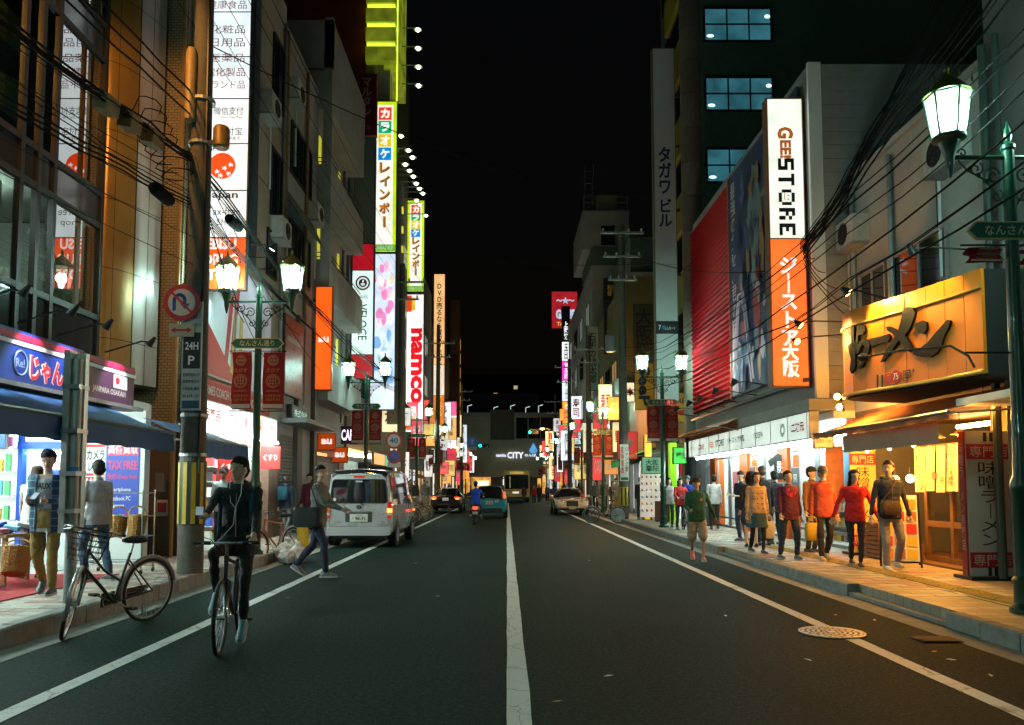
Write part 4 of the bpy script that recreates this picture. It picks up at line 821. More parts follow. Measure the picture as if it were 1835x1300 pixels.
# ================================================================ L5: balcony tower and orange phone shop
b5 = thing('balcony_building', 'tall grey concrete building with stacked corner balconies on the left', 'building', (-8, 27, 0), world=True)
WG = WALLS['grey']
block(b5, -1, -6.3, 24.6, 30.2, 0, 16.4, WG)
for z in (4.4, 7.6, 10.7, 13.8):
    boxpart(b5, 'balcony_slab', WG, -7.6, -5.62, 24.4, 30.0, z - .18, z)
    boxpart(b5, 'balcony_wall', WG, -7.6, -5.62, 24.38, 24.5, z + .0, z + 1.1); boxpart(b5, 'balcony_wall', WG, -5.74, -5.62, 24.5, 30.0, z, z + 1.1)
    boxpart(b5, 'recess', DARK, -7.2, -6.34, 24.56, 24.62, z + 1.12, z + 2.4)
    part(b5, 'railing', BLACKM, lambda b: [b.tube([(-7.2, 24.44, z + 1.2 + .14 * k), (-5.68, 24.44, z + 1.2 + .14 * k), (-5.68, 29.9, z + 1.2 + .14 * k)], .018, 5) for k in range(2)])
    boxpart(b5, 'corner_post', WG, -5.9, -5.62, 24.4, 24.6, z + 1.1, z + 2.9)
    for k in range(3): boxpart(b5, 'lit_strip', EM('strip_yellow', (.8, .75, .05), .7), -6.28, -6.24, 25.4 + 1.5 * k, 25.62 + 1.5 * k, z + .9, z + 2.5)
boxpart(b5, 'parapet', WG, -7.6, -5.62, 24.4, 30.1, 15.0, 16.6)
OR = EM('phone_orange', (1, .12, .008), 1.15); ORD = M('orange_fascia', (.5, .1, .01), .5)
sign('orange_blade_sign', 'tall plain orange lit blade sign with small white script', 'sign', (-5.69, 24.0, 6.1), CF, .48, 3.2, .22, ((0, 1, OR),), (('au', 0, -.05, .33, .17, EM('letter_white', (1, .95, .9), 1.1), .03),), bracket=(-1.2, 1.2), frame=M('frame_orange', (.4, .08, .01), .5))
sign('orange_box_sign', 'larger square orange sign with white script above the shutter', 'sign', (-5.75, 24.9, 2.93), CF, .52, .5, .12, ((0, 1, M('orange_dim', (.8, .1, .008), .4, emit=(1, .12, .008), es=.55)),), (('au', 0, 0, .34, .17, EM('letter_white', (1, .95, .9), 1.1), .03),), frame=ORD)
sign('orange_box_sign', 'lower square orange sign with white script left of the silver van', 'sign', (-5.95, 27.8, 2.62), CF, .52, .5, .12, ((0, 1, M('orange_dim', (.8, .1, .008), .4, emit=(1, .12, .008), es=.55)),), (('au', 0, 0, .34, .17, EM('letter_white', (1, .95, .9), 1.1), .03),), frame=ORD)
boxpart(b5, 'fascia', ORD, -6.3, -6.1, 24.7, 27.6, 2.5, 3.1); shutter(b5, -1, -6.28, 24.8, 27.5, .2, 2.5, M('shutter_pale', (.36, .35, .33), .5, .3))
sign('lit_strip_sign', 'narrow glowing orange strip under the phone shop fascia', 'sign', (-6.08, 25.6, 2.55), LF, 1.6, .1, .05, ((0, 1, EM('glow_orange', (1, .4, .1), 1.6)),))
boxpart(b5, 'round_plaque', M('plaque_red', (.25, .02, .03), .5), -6.12, -6.08, 28.3, 29.2, 1.9, 2.4)
window(b5, -1, -6.3, 27.2, 5.8, 2.4, 1.5, EM('window_blue', (.12, .35, .6), .35), nx=3)
# ================================================================ L6: cafe sign tower and cafe
VW = EM('veloce_white', (.74, .95, .88), 1.1); VR = EM('veloce_red', (.55, .008, .02), .75)
def cup(t, c, r, u, n):
    part(t, 'roundel', M('print_wine', (.35, .02, .05), .5), lambda b: (b.tube([c + r * (.26 * math.cos(a)) + u * (.26 * math.sin(a) + 1.12) + n * .008 for a in [2 * math.pi * k / 24 for k in range(24)]], .035, 4, closed=True),
        b.prism([(.17 * math.cos(a), 1.12 + .17 * math.sin(a)) for a in [2 * math.pi * k / 20 for k in range(20)]], c + n * .008, r, u, .002)))
    part(t, 'cup', VW, lambda b: (b.prism([(-.09, 1.1), (-.06, 1.02), (.06, 1.02), (.09, 1.1)], c + n * .012, r, u, .002), b.prism([(-.03, 1.15), (.02, 1.13), (.05, 1.22), (.0, 1.25)], c + n * .012, r, u, .002)))
sign('cafe_blade_sign', 'tall cafe blade sign, pale panel between two dark red ends', 'sign', (-5.72, 30.6, 8.45), CF, .82, 5.4, .3, ((0, .175, VR), (.178, .80, VW), (.803, 1, VR)),
     (('CAFFE', 0, .55, .42, .13, EBLU, 0.), ('VELOCE', .0, -.45, 1.45, .36, M('print_dkgreen', (.01, .04, .04), .5), .01, 1), ('コーヒー', 0, -1.42, .4, .1, EBLU, 0.)), extra=cup)
sign('building_name_sign', 'dim dark red vertical sign with pale katakana high on the left', 'sign', (-5.66, 30.6, 16.9), CF, .74, 2.5, .3, ((0, 1, M('maroon_panel', (.15, .012, .01), .4)),), ((vert('マルタン'), 0, .3, .42, 1.6, M('letters_dim', (.35, .3, .27), .5), .03), ('ビル', 0, -.95, .4, .2, M('letters_dim', (.35, .3, .27), .5), .03)), frame=M('frame_red', (.2, .02, .015), .5))
sign('grey_sign_panel', 'plain grey blank sign panel between the cafe sign and the maroon sign', 'sign', (-5.7, 30.62, 13.35), CF, .78, 4.3, .26, ((0, 1, M('panel_grey', (.2, .22, .2), .5)),))
b6 = thing('cafe_building', 'building behind the cafe blade sign with warm glowing ground floor', 'building', (-8, 32, 0), world=True)
block(b6, -1, -6.2, 30.2, 34.4, 3.0, 17.5, WALLS['dark'])
for z in (6, 9, 12, 15): window(b6, -1, -6.2, 32.3, z, 2.6, 1.5, nx=3)
boxpart(b6, 'shop_ceiling', WHITE, -10, -6.2, 30.3, 34.3, 2.9, 3.0); boxpart(b6, 'back_wall', M('cafe_wall', (.4, .22, .08), .7), -8.1, -8, 30.3, 34.3, .1, 3)
tubes(b6, [((-6.5, 30.6, 2.8), (-6.5, 34, 2.8)), ((-6.05, 30.5, 2.75), (-6.05, 34, 2.75))], WTUBE, r=.04)
sign('cafe_letters_sign', 'small purple-white lit cafe letters on a dark board', 'sign', (-6.0, 29.6, 3.45), CF, .62, .62, .15, ((0, 1, M('board_plum', (.05, .005, .02), .5)),), (('CAFE', 0, 0, .55, .42, EM('letter_violet', (.85, .75, 1), 1.8), .02),))
# ================================================================ L7: karaoke complex
KY = EM('karaoke_yellow', (.62, .85, .01), 1.05); KW = EM('karaoke_white', (1, 1, .88), 1.1); KG = EM('karaoke_green', (.2, .55, .05), .7)
KC = [EM('tile_red', (.9, .05, .02), 1.), EM('tile_green', (.0, .45, .18), 1.), EM('tile_gold', (.85, .62, .02), 1.), EM('tile_blue', (.0, .3, .85), 1.)]
KO = M('letter_orange', (.75, .28, .02), .4, emit=(1, .36, .03), es=.75); KSH = M('letter_shade', (.12, .06, .02), .5)
def karaoke(lab, c, w_, h_, base_green=True):
    def ex(t, c, r, u, n):
        MB().slab(c + n * .004, r, u, w_ * .72, h_ - .3, .003).build('white_field', KW, t)
        s = w_ * .56; top = h_ / 2 - .55; st = (h_ - 1.3) / 9
        for k, ch in enumerate('カラオケ'):
            q = c + u * (top - st * k) + n * .009
            MB().slab(q, r, u, s, s, .003).build('colour_tile', KC[k], t); MB().text(ch, q + n * .004, r, u, s * .72, s * .74, .05).build('lettering', KW, t)
        for k, ch in enumerate('レインボ｜'):
            q = c + u * (top - st * (k + 4)) + n * .009
            MB().text(ch, q + r * .03 - u * .03, r, u, s * .8 if ch != '｜' else s * .16, s * .82, .03).build('letter_shadow', KSH, t); MB().text(ch, q + n * .004, r, u, s * .8 if ch != '｜' else s * .16, s * .82, .03).build('lettering', KO, t)
        MB().slab(c - u * (h_ / 2 - .18) + n * .006, r, u, w_, .3, .003).build('green_band', KG, t); MB().text('KARAOKE', c - u * (h_ / 2 - .18) + n * .011, r, u, w_ * .8, .2, .02).build('lettering', EM('letter_pale', (.5, .8, .4), .8), t)
    return sign('karaoke_sign', lab, 'sign', c, CF, w_, h_, .5, ((0, 1, KY),), extra=ex, group='twin karaoke blade signs')
karaoke('big yellow and white karaoke blade sign, the nearer and taller looking of two', (-5.45, 34, 15.3), 1.04, 6.85)
def pastel(t, c, r, u, n):
    rnd = random.Random(3); cols = [EM('pastel_%d' % i, q, 1.) for i, q in enumerate(((1, .55, .78), (.95, .3, .6), (.75, .9, 1), (.5, .75, 1), (1, .85, .6), (.98, .97, 1), (.25, .5, .95)))]
    for k in range(46):
        v = rnd.uniform(-3.2, 3.2); x = rnd.uniform(-.4, .4); m = cols[rnd.choice((0, 0, 1, 5, 4) if v > .3 else (2, 3, 3, 6, 5))]; w1, h1, a0 = rnd.uniform(.05, .2), rnd.uniform(.08, .32), rnd.uniform(0, 3)
        w1 = min(w1, .49 - abs(x))
        MB().prism([(x + w1 * math.cos(a) * math.cos(a0 * .0), v + h1 * math.sin(a) + .2 * w1 * math.cos(a * 2 + a0)) for a in [2 * math.pi * q / 10 for q in range(10)]], c + n * (.006 + .0025 * k), r, u, .001).build('print_shape', m, t)
sign('pastel_panel', 'tall lit panel with pink and blue pastel shapes under the nearer karaoke sign', 'sign', (-5.45, 34, 8.32), CF, 1.04, 6.9, .5, ((0, 1, EM('pastel_base', (.72, .85, 1), 1.05)),), extra=pastel)
b7 = thing('karaoke_building', 'dark karaoke tower with lime lit crown and lamps on rods', 'building', (-8, 40, 0), world=True)
block(b7, -1, -6.05, 34.5, 47, 3.1, 27, WALLS['olive'], 10); boxpart(b7, 'red_gable', WALLS['redb'], -16, -6.4, 34.38, 34.5, 17.5, 34)
LIME = EM('lime_strip', (.75, .95, .05), 1.6); LIMD = EM('lime_face', (.42, .52, .03), .3, .5)
for k in range(4):
    boxpart(b7, 'crown_fin', LIMD, -6.35, -5.0, 33.9, 34.3, 20.6 + k * .9, 21.25 + k * .9); boxpart(b7, 'crown_strip', LIME, -6.3, -5.05, 33.95, 34.25, 21.26 + k * .9, 21.44 + k * .9)
boxpart(b7, 'crown_side', EM('lime_side', (.45, .55, .03), .34, .6), -5.6, -5.0, 34.4, 37.5, 20.4, 27); boxpart(b7, 'crown_edge', LIME, -5.02, -4.97, 34.35, 34.5, 16, 27)
boxpart(b7, 'diagonal_panel', WALLS['pale'], -5.9, -5.3, 34.4, 35, 18.5, 20.5)
for z in (5.5, 8.5, 11.5, 14.5): boxpart(b7, 'window_band', EM('band_dim', (.3, .35, .1), .25), -6.04, -6.0, 35.5, 46.5, z, z + 1.1)
for k in range(11): boxpart(b7, 'lit_dot', EM('dot_yellow', (.9, .85, .05), .8), -5.0, -4.93, 36.4, 36.6, 5 + k * .95, 5.3 + k * .95)
boxpart(b7, 'side_duct', WALLS['grey'], -5.6, -5.0, 36.3, 37.3, 4.4, 16)
LMP = M('facade_lamp_glow', (1, 1, .8), .4, emit=(.95, 1, .6), es=14)
def rodlamp(lab, p, x0, grp):
    t = thing('facade_lamp', lab, 'lamp', p, group=grp, world=True); p = V(*p)
    part(t, 'rod', GALV, lambda b: b.tube([(x0, p.y, p.z + .08), p + ZP * .08], .03, 5)); part(t, 'shade', GALV, lambda b: b.lathe([(.03, .1), (.07, .06), (.2, -.02)], p, 10, caps=False), 40)
    part(t, 'bulb', LMP, lambda b: b.ell(p - ZP * .02, (.1, .1, .09), 8, 6), 60)
for k in range(4): rodlamp('lamp on a long rod beside the lime crown of the karaoke tower', (-4.25 + .02 * k, 36, 23.3 - k * .92), -5.1, 'rod lamps on the lime crown')
for k in range(12): rodlamp('small lamp in the row below the lime crown of the karaoke tower', (-4.95 + .25 * (k % 2), 35.6 + k * .8, 17.9 - .35 * (k % 3)), -6, 'lamp row on the karaoke tower')
boxpart(b7, 'shop_ceiling', WHITE, -10, -6.05, 34.5, 46.8, 2.95, 3.08); boxpart(b7, 'back_wall', WALLS['pale'], -9, -8.9, 34.5, 46.8, .1, 3)
tubes(b7, [((-6.3, 35, 2.85), (-6.3, 38.5, 2.85)), ((-6.3, 39.5, 2.85), (-6.3, 42, 2.85)), ((-6.3, 43, 2.85), (-6.3, 46.4, 2.85))], r=.04)
for k, (y0, y1, m, lb) in enumerate(((34.8, 37.8, EM('front_warm', (1, .5, .12), .9), 'warm orange lit shop fascia behind the second left street lamp'), (38, 41, EM('front_green', (.1, .8, .35), .6), 'green lit shop fascia behind the speed limit sign'), (41.2, 46.4, EM('front_red', (.9, .05, .08), .7), 'red lit shop fascia left of the dark taxi'))):
    sign('shop_fascia', lb, 'sign', (-5.9, (y0 + y1) / 2, 2.75), LF, y1 - y0, .5, .12, ((0, 1, m),))
awning('small rust red shop awning left of the dark sedan', -5.9, 2.5, -4.9, 2.15, 43, 46.5, .2, M('awning_rust', (.3, .05, .02), .7))
# ================================================================ L8: second karaoke sign, game arcade sign
karaoke('farther yellow and white karaoke blade sign above the white arcade sign', (-5.52, 46.5, 16.05), 1.0, 5.6)
NR = EM('arcade_red', (.85, .01, .02), 1.0)
def stripes(t, c, r, u, n):
    for k, (x0, x1, m) in enumerate(((-.5, -.2, EM('st_red', (.9, .08, .02), 1)), (-.2, .0, EM('st_gold', (.95, .6, .03), 1)))):
        MB().slab(c + r * ((x0 + x1) / 2) + u * 3.6 + n * .004, r, u, x1 - x0, 1.0 - .2 * k, .002).build('colour_stripe', m, t); MB().slab(c + r * ((x0 + x1) / 2) - u * 3.3 + n * .004, r, u, x1 - x0, 1.5 + .3 * k, .002).build('colour_stripe', m, t)
sign('arcade_sign', 'tall white lit sign with big red rotated rounded letters', 'sign', (-5.52, 46.5, 8.9), CF, 1.0, 8.3, .5, ((0, 1, EM('arcade_white', (1, 1, 1), 1.25)),), (('namco', .1, -.2, 4.6, .72, NR, .05, 1),), extra=stripes)
b8 = thing('arcade_building', 'dark building behind the white arcade sign', 'building', (-8, 55, 0), world=True)
block(b8, -1, -6.1, 47, 62.5, 3, 17, WALLS['dark'], 10)
for z in (6, 9, 12): 
    for y in (50, 54, 58): window(b8, -1, -6.1, y, z, 3, 1.5, EM('window_dim', (.6, .6, .45), .45), nx=3)
DV = EM('dvd_orange', (1, .55, .22), 1.05); DVO = EM('dvd_deep', (1, .25, .03), .95)
sign('video_shop_sign', 'tall narrow peach sign with dark vertical lettering in front of the far left buildings', 'sign', (-5.52, 63.2, 12.3), CF, .86, 13.2, .5, ((0, .24, DVO), (.242, .43, EM('dvd_pale', (1, .8, .6), 1)), (.432, 1, DV)),
     ((vert('DVD売るなら買取りまっせ'), 0, 2.3, .5, 7.0, M('print_navy', (.01, .02, .06), .5), .02), (vert('アニメゲーム'), 0, -4.9, .5, 2.9, EM('letter_red2', (.9, .9, .2), .9), .02)))
b9 = thing('far_left_building', 'dark far building with brown sign and yellow lit edge on the left', 'building', (-8, 78, 0), world=True)
block(b9, -1, -6.2, 63.5, 100, 3, 15, WALLS['brown'], 12); block(b9, -1, -6.25, 66, 80, 15, 19.5, WALLS['dark'], 12, 'upper_wall')
for k in range(9): boxpart(b9, 'lit_edge', EM('edge_yellow', (1, .5, .05), .9), -5.4, -5.2, 87, 87.2, 4 + k * 1.6, 5.2 + k * 1.6)
sign('brown_blade_sign', 'far tall maroon-brown blade sign with yellow lit edge', 'sign', (-5.6, 84, 14.3), CF, 1.0, 15, .5, ((0, .6, M('blade_maroon', (.12, .03, .025), .5)), (.6, 1, M('blade_brown', (.25, .1, .05), .5))), (('OO', 0, 3.6, .5, .4, M('letters_rust', (.5, .1, .04), .5), .03),))
sign('pink_sign', 'far small pink and white lit sign with katakana', 'sign', (-5.65, 80, 7.3), CF, .95, 5.8, .4, ((0, .75, EM('pink_white', (1, .8, .85), 1.3)), (.75, 1, EM('pink_hot', (1, .15, .35), 1.1))), ((vert('ダイコクドラッグ'), 0, -.6, .55, 3.8, EM('letter_red3', (.85, .05, .1), .8), .03),))
SVN = [EM('seven_white', (.95, 1, .97), 1.4), EM('seven_orange', (1, .35, .02), 1.1), EM('seven_green', (0, .45, .15), 1.), EM('seven_red', (.9, .03, .02), 1.)]
sign('convenience_sign', 'small square white sign with coloured seven numeral far down the left side', 'sign', (-5.45, 69, 6.9), CF, 1.0, 1.0, .3, ((0, 1, SVN[0]),), (('7', 0, .02, .5, .7, SVN[3], .04),), extra=lambda t, c, r, u, n: [MB().slab(c + u * (-.3 + .25 * k) + n * .003, r, u, .9, .1, .001).build('stripe', SVN[k + 1], t) for k in range(3)])
TXS = ('本', '薬', '酒', '電気', '寿司', '免税', 'OPEN'); CN = lambda c: 'white' if min(c) > .8 else 'amber' if c[1] > .5 and c[0] > .8 else 'orange' if c[0] > .9 and c[1] > .28 else 'red' if c[0] > .8 else 'green' if c[1] > c[2] else 'blue'
rnd = random.Random(11)
for k in range(30):
    y = 36.5 + k * 1.95; h_ = rnd.uniform(.7, 2.2); w_ = rnd.uniform(.5, .9); col = rnd.choice(((1, .3, .05), (.9, .05, .1), (.9, .95, 1), (1, .7, .2), (.9, .1, .1), (.9, .9, .85), (1, .85, .5)))
    sign('small_lit_sign', 'small %s lit sign reading %s in the far left row' % (CN(col), TXS[k % 7]), 'sign', (-5.5 + rnd.uniform(-.3, .4), y, rnd.uniform(2.6, 6.8)), CF, w_, h_, .15, ((0, 1, EM('mini_%d' % k, col, rnd.uniform(.7, 1.3))),), ((TXS[k % 7], 0, 0, w_ * .7, h_ * .5, WTXT if sum(col) < 2 else ERED, .02),), group='small lit signs of the far left shops')
fl = [(48, 53, (.95, .98, 1)), (53.5, 58, (1, .6, .25)), (58.5, 62, (1, .85, .6)), (64, 70, (1, .9, .8)), (71, 77, (1, .5, .2)), (78, 86, (.9, .95, 1)), (87, 97, (1, .7, .4))]
for k, (y0, y1, c) in enumerate(fl):
    root = b8 if y0 < 62.5 else b9
    boxpart(root, 'shop_front', EM('front_glow_%d' % k, c, 1.2, .6), -6.3, -6.2, y0, y1, .4, 2.6); boxpart(root, 'shop_lintel', WALLS['dark'], -6.3, -6.0, y0 - .3, y1 + .3, 2.6, 3.1)
    for q in range(3): boxpart(root, 'shop_pier', WALLS['grey'], -6.28, -6.05, y0 + (y1 - y0) * (q / 2) - .15, y0 + (y1 - y0) * (q / 2) + .15, .2, 2.6)
# ================================================================ R1: ramen shop
WOOD = M('wood_dark', (.13, .065, .025), .55, noise_=.35, scale=5, bump=.15); WOODL = M('wood_light', (.32, .19, .08), .55, noise_=.3, scale=6)
r1 = thing('ramen_building', 'two-storey pale rendered building carrying the curved yellow ramen sign', 'building', (8, 12.5, 0), world=True)
RX = 7.1
block(r1, 1, RX, 11.3, 15.85, 3.0, 7.75, WALLS['pale'], 8)
boxpart(r1, 'coping', GALV, RX - .08, RX + .3, 11.25, 15.85, 7.75, 7.86)
for yc, w_ in ((14.9, 1.0), (13.2, 1.7)):
    window(r1, 1, RX, yc, 5.1, w_, 1.15, nx=2, frame=GALV); window
block(r1, 1, RX, 8.2, 15.85, 2.75, 3.0, WOOD, 8, 'lintel')
boxpart(r1, 'side_wall', WALLS['dark'], RX, 15, 15.6, 15.85, 0, 2.75)
boxpart(r1, 'shop_floor', WOOD, RX + .05, 11, 8.2, 15.6, .1, .2); boxpart(r1, 'back_wall', WOODL, 10, 10.1, 8.2, 15.6, .1, 2.8)
FX = 7.45
for k in range(16):  # timber boarding
    y = 12.0 - .21 * k
    if y > 8.4: boxpart(r1, 'board', WOOD, FX, FX + .05, y - .2, y - .004, .2, 2.75)
for k in range(7): boxpart(r1, 'board', WOOD, FX + .0, FX + .05, 15.55 - .21 * k, 15.746 - .21 * k, .2, 1.0)
door = part(r1, 'sliding_door', WOOD, lambda b: [b.box(FX, FX + .06, y, y + .09, .2, 2.2) for y in (12.3, 13.1, 13.9)] + [b.box(FX + .003, FX + .055, 12.39, 13.9, z, z + .1) for z in (.2, .8, 2.1)])
for y in (12.39, 13.19): MB().slab((FX + .03, y + .355, 1.5), -YP, ZP, .7, 1.2, 0).build('pane', CLEARG, door)
tubes(r1, [((8.6, 9, 2.6), (8.6, 11.6, 2.6)), ((8.4, 12.5, 2.6), (8.4, 14.5, 2.6))], WTUBE, r=.045)
part(r1, 'drain_pipe', M('pipe_green', (.04, .07, .06), .5), lambda b: b.tube([(RX - .08, 11.15, .2), (RX - .08, 11.15, 8)], .06, 8)); part(r1, 'drain_pipe', M('pipe_green', (.04, .07, .06), .5), lambda b: b.tube([(RX - .08, 10.85, .2), (RX - .08, 10.85, 8)], .045, 8))
boxpart(r1, 'canopy_rail', WHITE, 6.3, 7.1, 9.6, 10.9, 2.62, 2.72)
r0 = thing('dark_side_building', 'dark building with pipes at the right picture edge', 'building', (8, 8, 0), world=True)
block(r0, 1, RX + .02, 2, 11.25, 3.0, 9, WALLS['dark'], 8); boxpart(r0, 'wall', WALLS['dark'], RX + .3, 12, 2, 11.0, 0, 3)
# curved sign
ARC = [(6.34, 10.28), (6.29, 10.6), (6.22, 10.95), (6.14, 11.3), (6.04, 11.7), (5.92, 12.1), (5.8, 12.5), (5.72, 12.8), (5.71, 13.08), (5.78, 13.3), (5.98, 13.5), (6.35, 13.68), (7.08, 13.9)]
def onarc(px, py, off=0.):
    d = ray(px, py); best = None
    for (x0, y0), (x1, y1) in zip(ARC, ARC[1:]):
        ex, ey = x1 - x0, y1 - y0; den = d.x * ey - d.y * ex
        if abs(den) < 1e-9: continue
        t = (x0 * ey - y0 * ex) / den; s = (d.x * y0 - d.y * x0) / -den if False else ((d.x * t - x0) / ex if abs(ex) > abs(ey) else (d.y * t - y0) / ey)
        if -.001 <= s <= 1.001 and t > 0 and (best is None or t < best[0]): nrm = V(-ey, ex, 0).normalized(); best = (t, nrm)
    if best is None: return None
    return CAMP + d * best[0] + best[1] * off, best[1]
SZ0, SZ1 = 3.0, 4.42
rs = thing('ramen_sign', 'big curved yellow-orange ramen sign with black brush katakana', 'sign', (6, 12, SZ0), world=True)
YEL = M('sign_yellow', (.78, .21, .005), .35, noise_=.08, scale=2)
for k in range(len(ARC) - 1):
    (x0, y0), (x1, y1) = ARC[k], ARC[k + 1]; g = .006
    e = V(x1 - x0, y1 - y0, 0); n_ = V(-e.y, e.x, 0).normalized(); a, b_ = V(x0, y0, 0) + e.normalized() * g, V(x1, y1, 0) - e.normalized() * g
    o = MB(); o.loft([[a + ZP * SZ0, b_ + ZP * SZ0, b_ + ZP * SZ1, a + ZP * SZ1], [p - n_ * .05 for p in (a + ZP * SZ0, b_ + ZP * SZ0, b_ + ZP * SZ1, a + ZP * SZ1)]][::-1]); o.build('panel', YEL, rs)
for z, hh in ((SZ1 - .26, .035), (SZ0 + .02, .05)):
    part(rs, 'trim', M('trim_gold', (.6, .36, .06), .3, .4), lambda b: b.tube([(x - .02, y, z) for x, y in ARC], hh * .6, 6), 60)
part(rs, 'back_body', DARK, lambda b: b.loft([[V(x + .06, y + .02, z) for x, y in ARC] + [V(7.1, 10.28, z)] for z in (SZ0 - .02, SZ1 - .01)]))
BRU = M('brush_black', (.006, .005, .006), .5, spec=.15)
ZO, ZS = (1480, 460), 3.2507
STROKES = [ # read off the brush lettering: me, n, long bar, ra, first glyph
    [(465, 310), (490, 296), (520, 300), (535, 325), (525, 370), (500, 430), (480, 455), (440, 490), (395, 555), (350, 610), (332, 616), (360, 555), (400, 490), (430, 445), (450, 380)],
    [(362, 412), (385, 408), (412, 420), (440, 440), (478, 462), (505, 505), (522, 540), (505, 558), (480, 545), (450, 500), (400, 450), (375, 435)],
    [(525, 398), (550, 385), (580, 374), (602, 384), (604, 425), (585, 452), (560, 448), (538, 425)],
    [(722, 370), (742, 374), (730, 415), (705, 465), (690, 520), (660, 565), (625, 586), (580, 585), (540, 580), (520, 568), (530, 545), (570, 530), (610, 500), (650, 450), (690, 405)],
    [(268, 478), (300, 474), (345, 462), (380, 452), (387, 470), (375, 500), (340, 505), (300, 520), (282, 530), (272, 505)],
    [(195, 405), (220, 394), (240, 402), (244, 430), (228, 456), (205, 460), (200, 500), (190, 540), (182, 548), (188, 490), (195, 440)],
    [(192, 530), (205, 500), (230, 482), (256, 484), (270, 510), (262, 560), (245, 610), (225, 645), (205, 655), (222, 615), (238, 560), (240, 520), (225, 515), (205, 560), (192, 575)],
    [(140, 425), (160, 415), (165, 398), (176, 400), (180, 420), (178, 470), (183, 520), (176, 560), (165, 520), (160, 460), (148, 450)],
    [(142, 520), (158, 505), (188, 500), (190, 545), (184, 590), (186, 640), (178, 660), (162, 682), (154, 660), (160, 600), (152, 560)]]
for st in STROKES:
    f_, bk = [], []; ok = True; nn = None
    for (zx, zy) in st:
        q = onarc(ZO[0] + zx / ZS, ZO[1] + zy / ZS)
        if q is None: ok = False; break
        f_.append(q[0] + q[1] * .05); bk.append(q[0] + q[1] * .012)
    if not ok: continue
    k = len(st); MB().add(f_ + bk, [tuple(range(k))[::-1], tuple(range(k, 2 * k))] + [(i, (i + 1) % k, (i + 1) % k + k, i + k) for i in range(k)]).build('brush_stroke', BRU, rs)
def arcslab(name, px0, px1, py0, py1, m, off=.01):
    c = [onarc(px0, py1), onarc(px1, py1), onarc(px1, py0), onarc(px0, py0)]
    return MB().quad(*[q[0] + q[1] * off for q in c]).build(name, m, rs)
def arctext(body, pxc, pyc, w_, h_, m, bold=.01, off=.016):
    q = onarc(pxc, pyc); n_ = q[1]; r_ = V(-n_.y, n_.x, 0) * 1; r_ = ZP.cross(n_) * 1
    return MB().text(body, q[0] + n_ * off, r_, ZP, w_, h_, bold).build('lettering', m, rs)
for k in range(3): arcslab('bar_mark', 1572 + k * 4.2, 1575 + k * 4.2, 672, 700, [BTXT, YEL, BTXT][k] if k != 1 else M('mark_gold', (.5, .3, .05), .5))
arctext('麺', 1592, 679, .17, .17, M('mark_red', (.5, .03, .02), .5)); q0 = onarc(1607, 675)
part(rs, 'red_roundel', M('mark_red', (.5, .03, .02), .5), lambda b: b.lathe([(.1, 0), (.1, .006)], q0[0] + q0[1] * .01, 18, q0[1])); arctext('乃', 1607, 675, .1, .1, WTXT, .02, .022)
arctext('國', 1627, 673, .16, .16, BTXT, .01); arctext('MEN NO', 1598, 692, .25, .06, BTXT, .015); arctext('KUNI', 1624, 690, .2, .06, M('mark_red', (.5, .03, .02), .5), .02); arctext('+', 1638, 664, .06, .06, BTXT, .03)
arctext('札幌味噌拉麺', 1590, 656, .4, .06, M('mark_gold', (.5, .3, .05), .5), .0)
part(rs, 'goose_neck_arm', BLACKM, lambda b: b.tube([(6.25, 10.35, 3.08), (6.2, 10.4, 3.25), (6.08, 10.6, 3.42), (5.75, 11.3, 3.48), (5.55, 12.0, 3.5)], .017, 6))
part(rs, 'goose_neck_head', BLACKM, lambda b: b.lathe([(.02, -.06), (.06, -.02), (.075, .05), (.06, .05)], (5.53, 12.05, 3.5), 10, (.9, .3, 0), False))
spotlamp('black cylinder spotlight on an arm above the ramen brush lettering', (6.9, 13.6, 4.75), (5.45, 12.35, 4.62), (5.95, 11.95, 4.0), (1, .62, .16), 340, None, size=95, r=.085)
spotlamp('tilted spotlight at the far upper corner of the ramen sign', (6.9, 14.6, 4.6), (5.15, 13.6, 4.35), (5.7, 13.1, 3.7), (1, .62, .16), 230, None, size=90, r=.08)
spotlamp('small spotlight left of the ramen sign near the orange blade sign', (6.9, 15.2, 4.5), (5.35, 14.3, 4.18), (5.62, 13.2, 3.6), (1, .62, .16), 180, None, size=80, r=.075)
spotlamp('spotlight under the near end of the ramen sign pointing up', (6.9, 10.8, 4.8), (5.75, 10.9, 4.85), (6.2, 11.1, 3.9), (1, .62, .16), 190, None, size=95, r=.07)
for k, (px, py) in enumerate(((1500, 711), (1518, 709), (1504, 730))):
    p = atY(px, py, 14.5); t = thing('globe_lamp', ['brightest warm bare bulb lamp between ramen sign and shop fascia', 'right warm bare bulb lamp tucked under the ramen sign edge', 'lower warm bare bulb lamp under the ramen sign edge'][k], 'lamp', p, group='bare bulb lamps by the ramen sign', world=True)
    part(t, 'bulb', M('bulb_warm', (1, .8, .5), .4, emit=(1, .66, .25), es=30), lambda b: b.ell(p, (.055, .055, .06), 10, 8), 60); part(t, 'socket', BLACKM, lambda b: b.tube([p + V(0, .05, .03), p + V(.2, .35, .1), p + V(.6, 1.2, .05)], .02, 6))
    ld = bpy.data.lights.new('bulb', 'POINT'); ld.energy = 170; ld.color = (1, .42, .06); ld.shadow_soft_size = .07; lo = bpy.data.objects.new('bulb', ld); COL.objects.link(lo); lo.parent = t; lo.location = (0, -.1, 0)
AWO = M('awning_orange', (.42, .12, .035), .7, noise_=.15, scale=3, bump=.1)
awning('faded orange awning over the ramen shop entrance', 7.08, 2.92, 6.02, 2.52, 10.6, 15.3, .1, AWO)
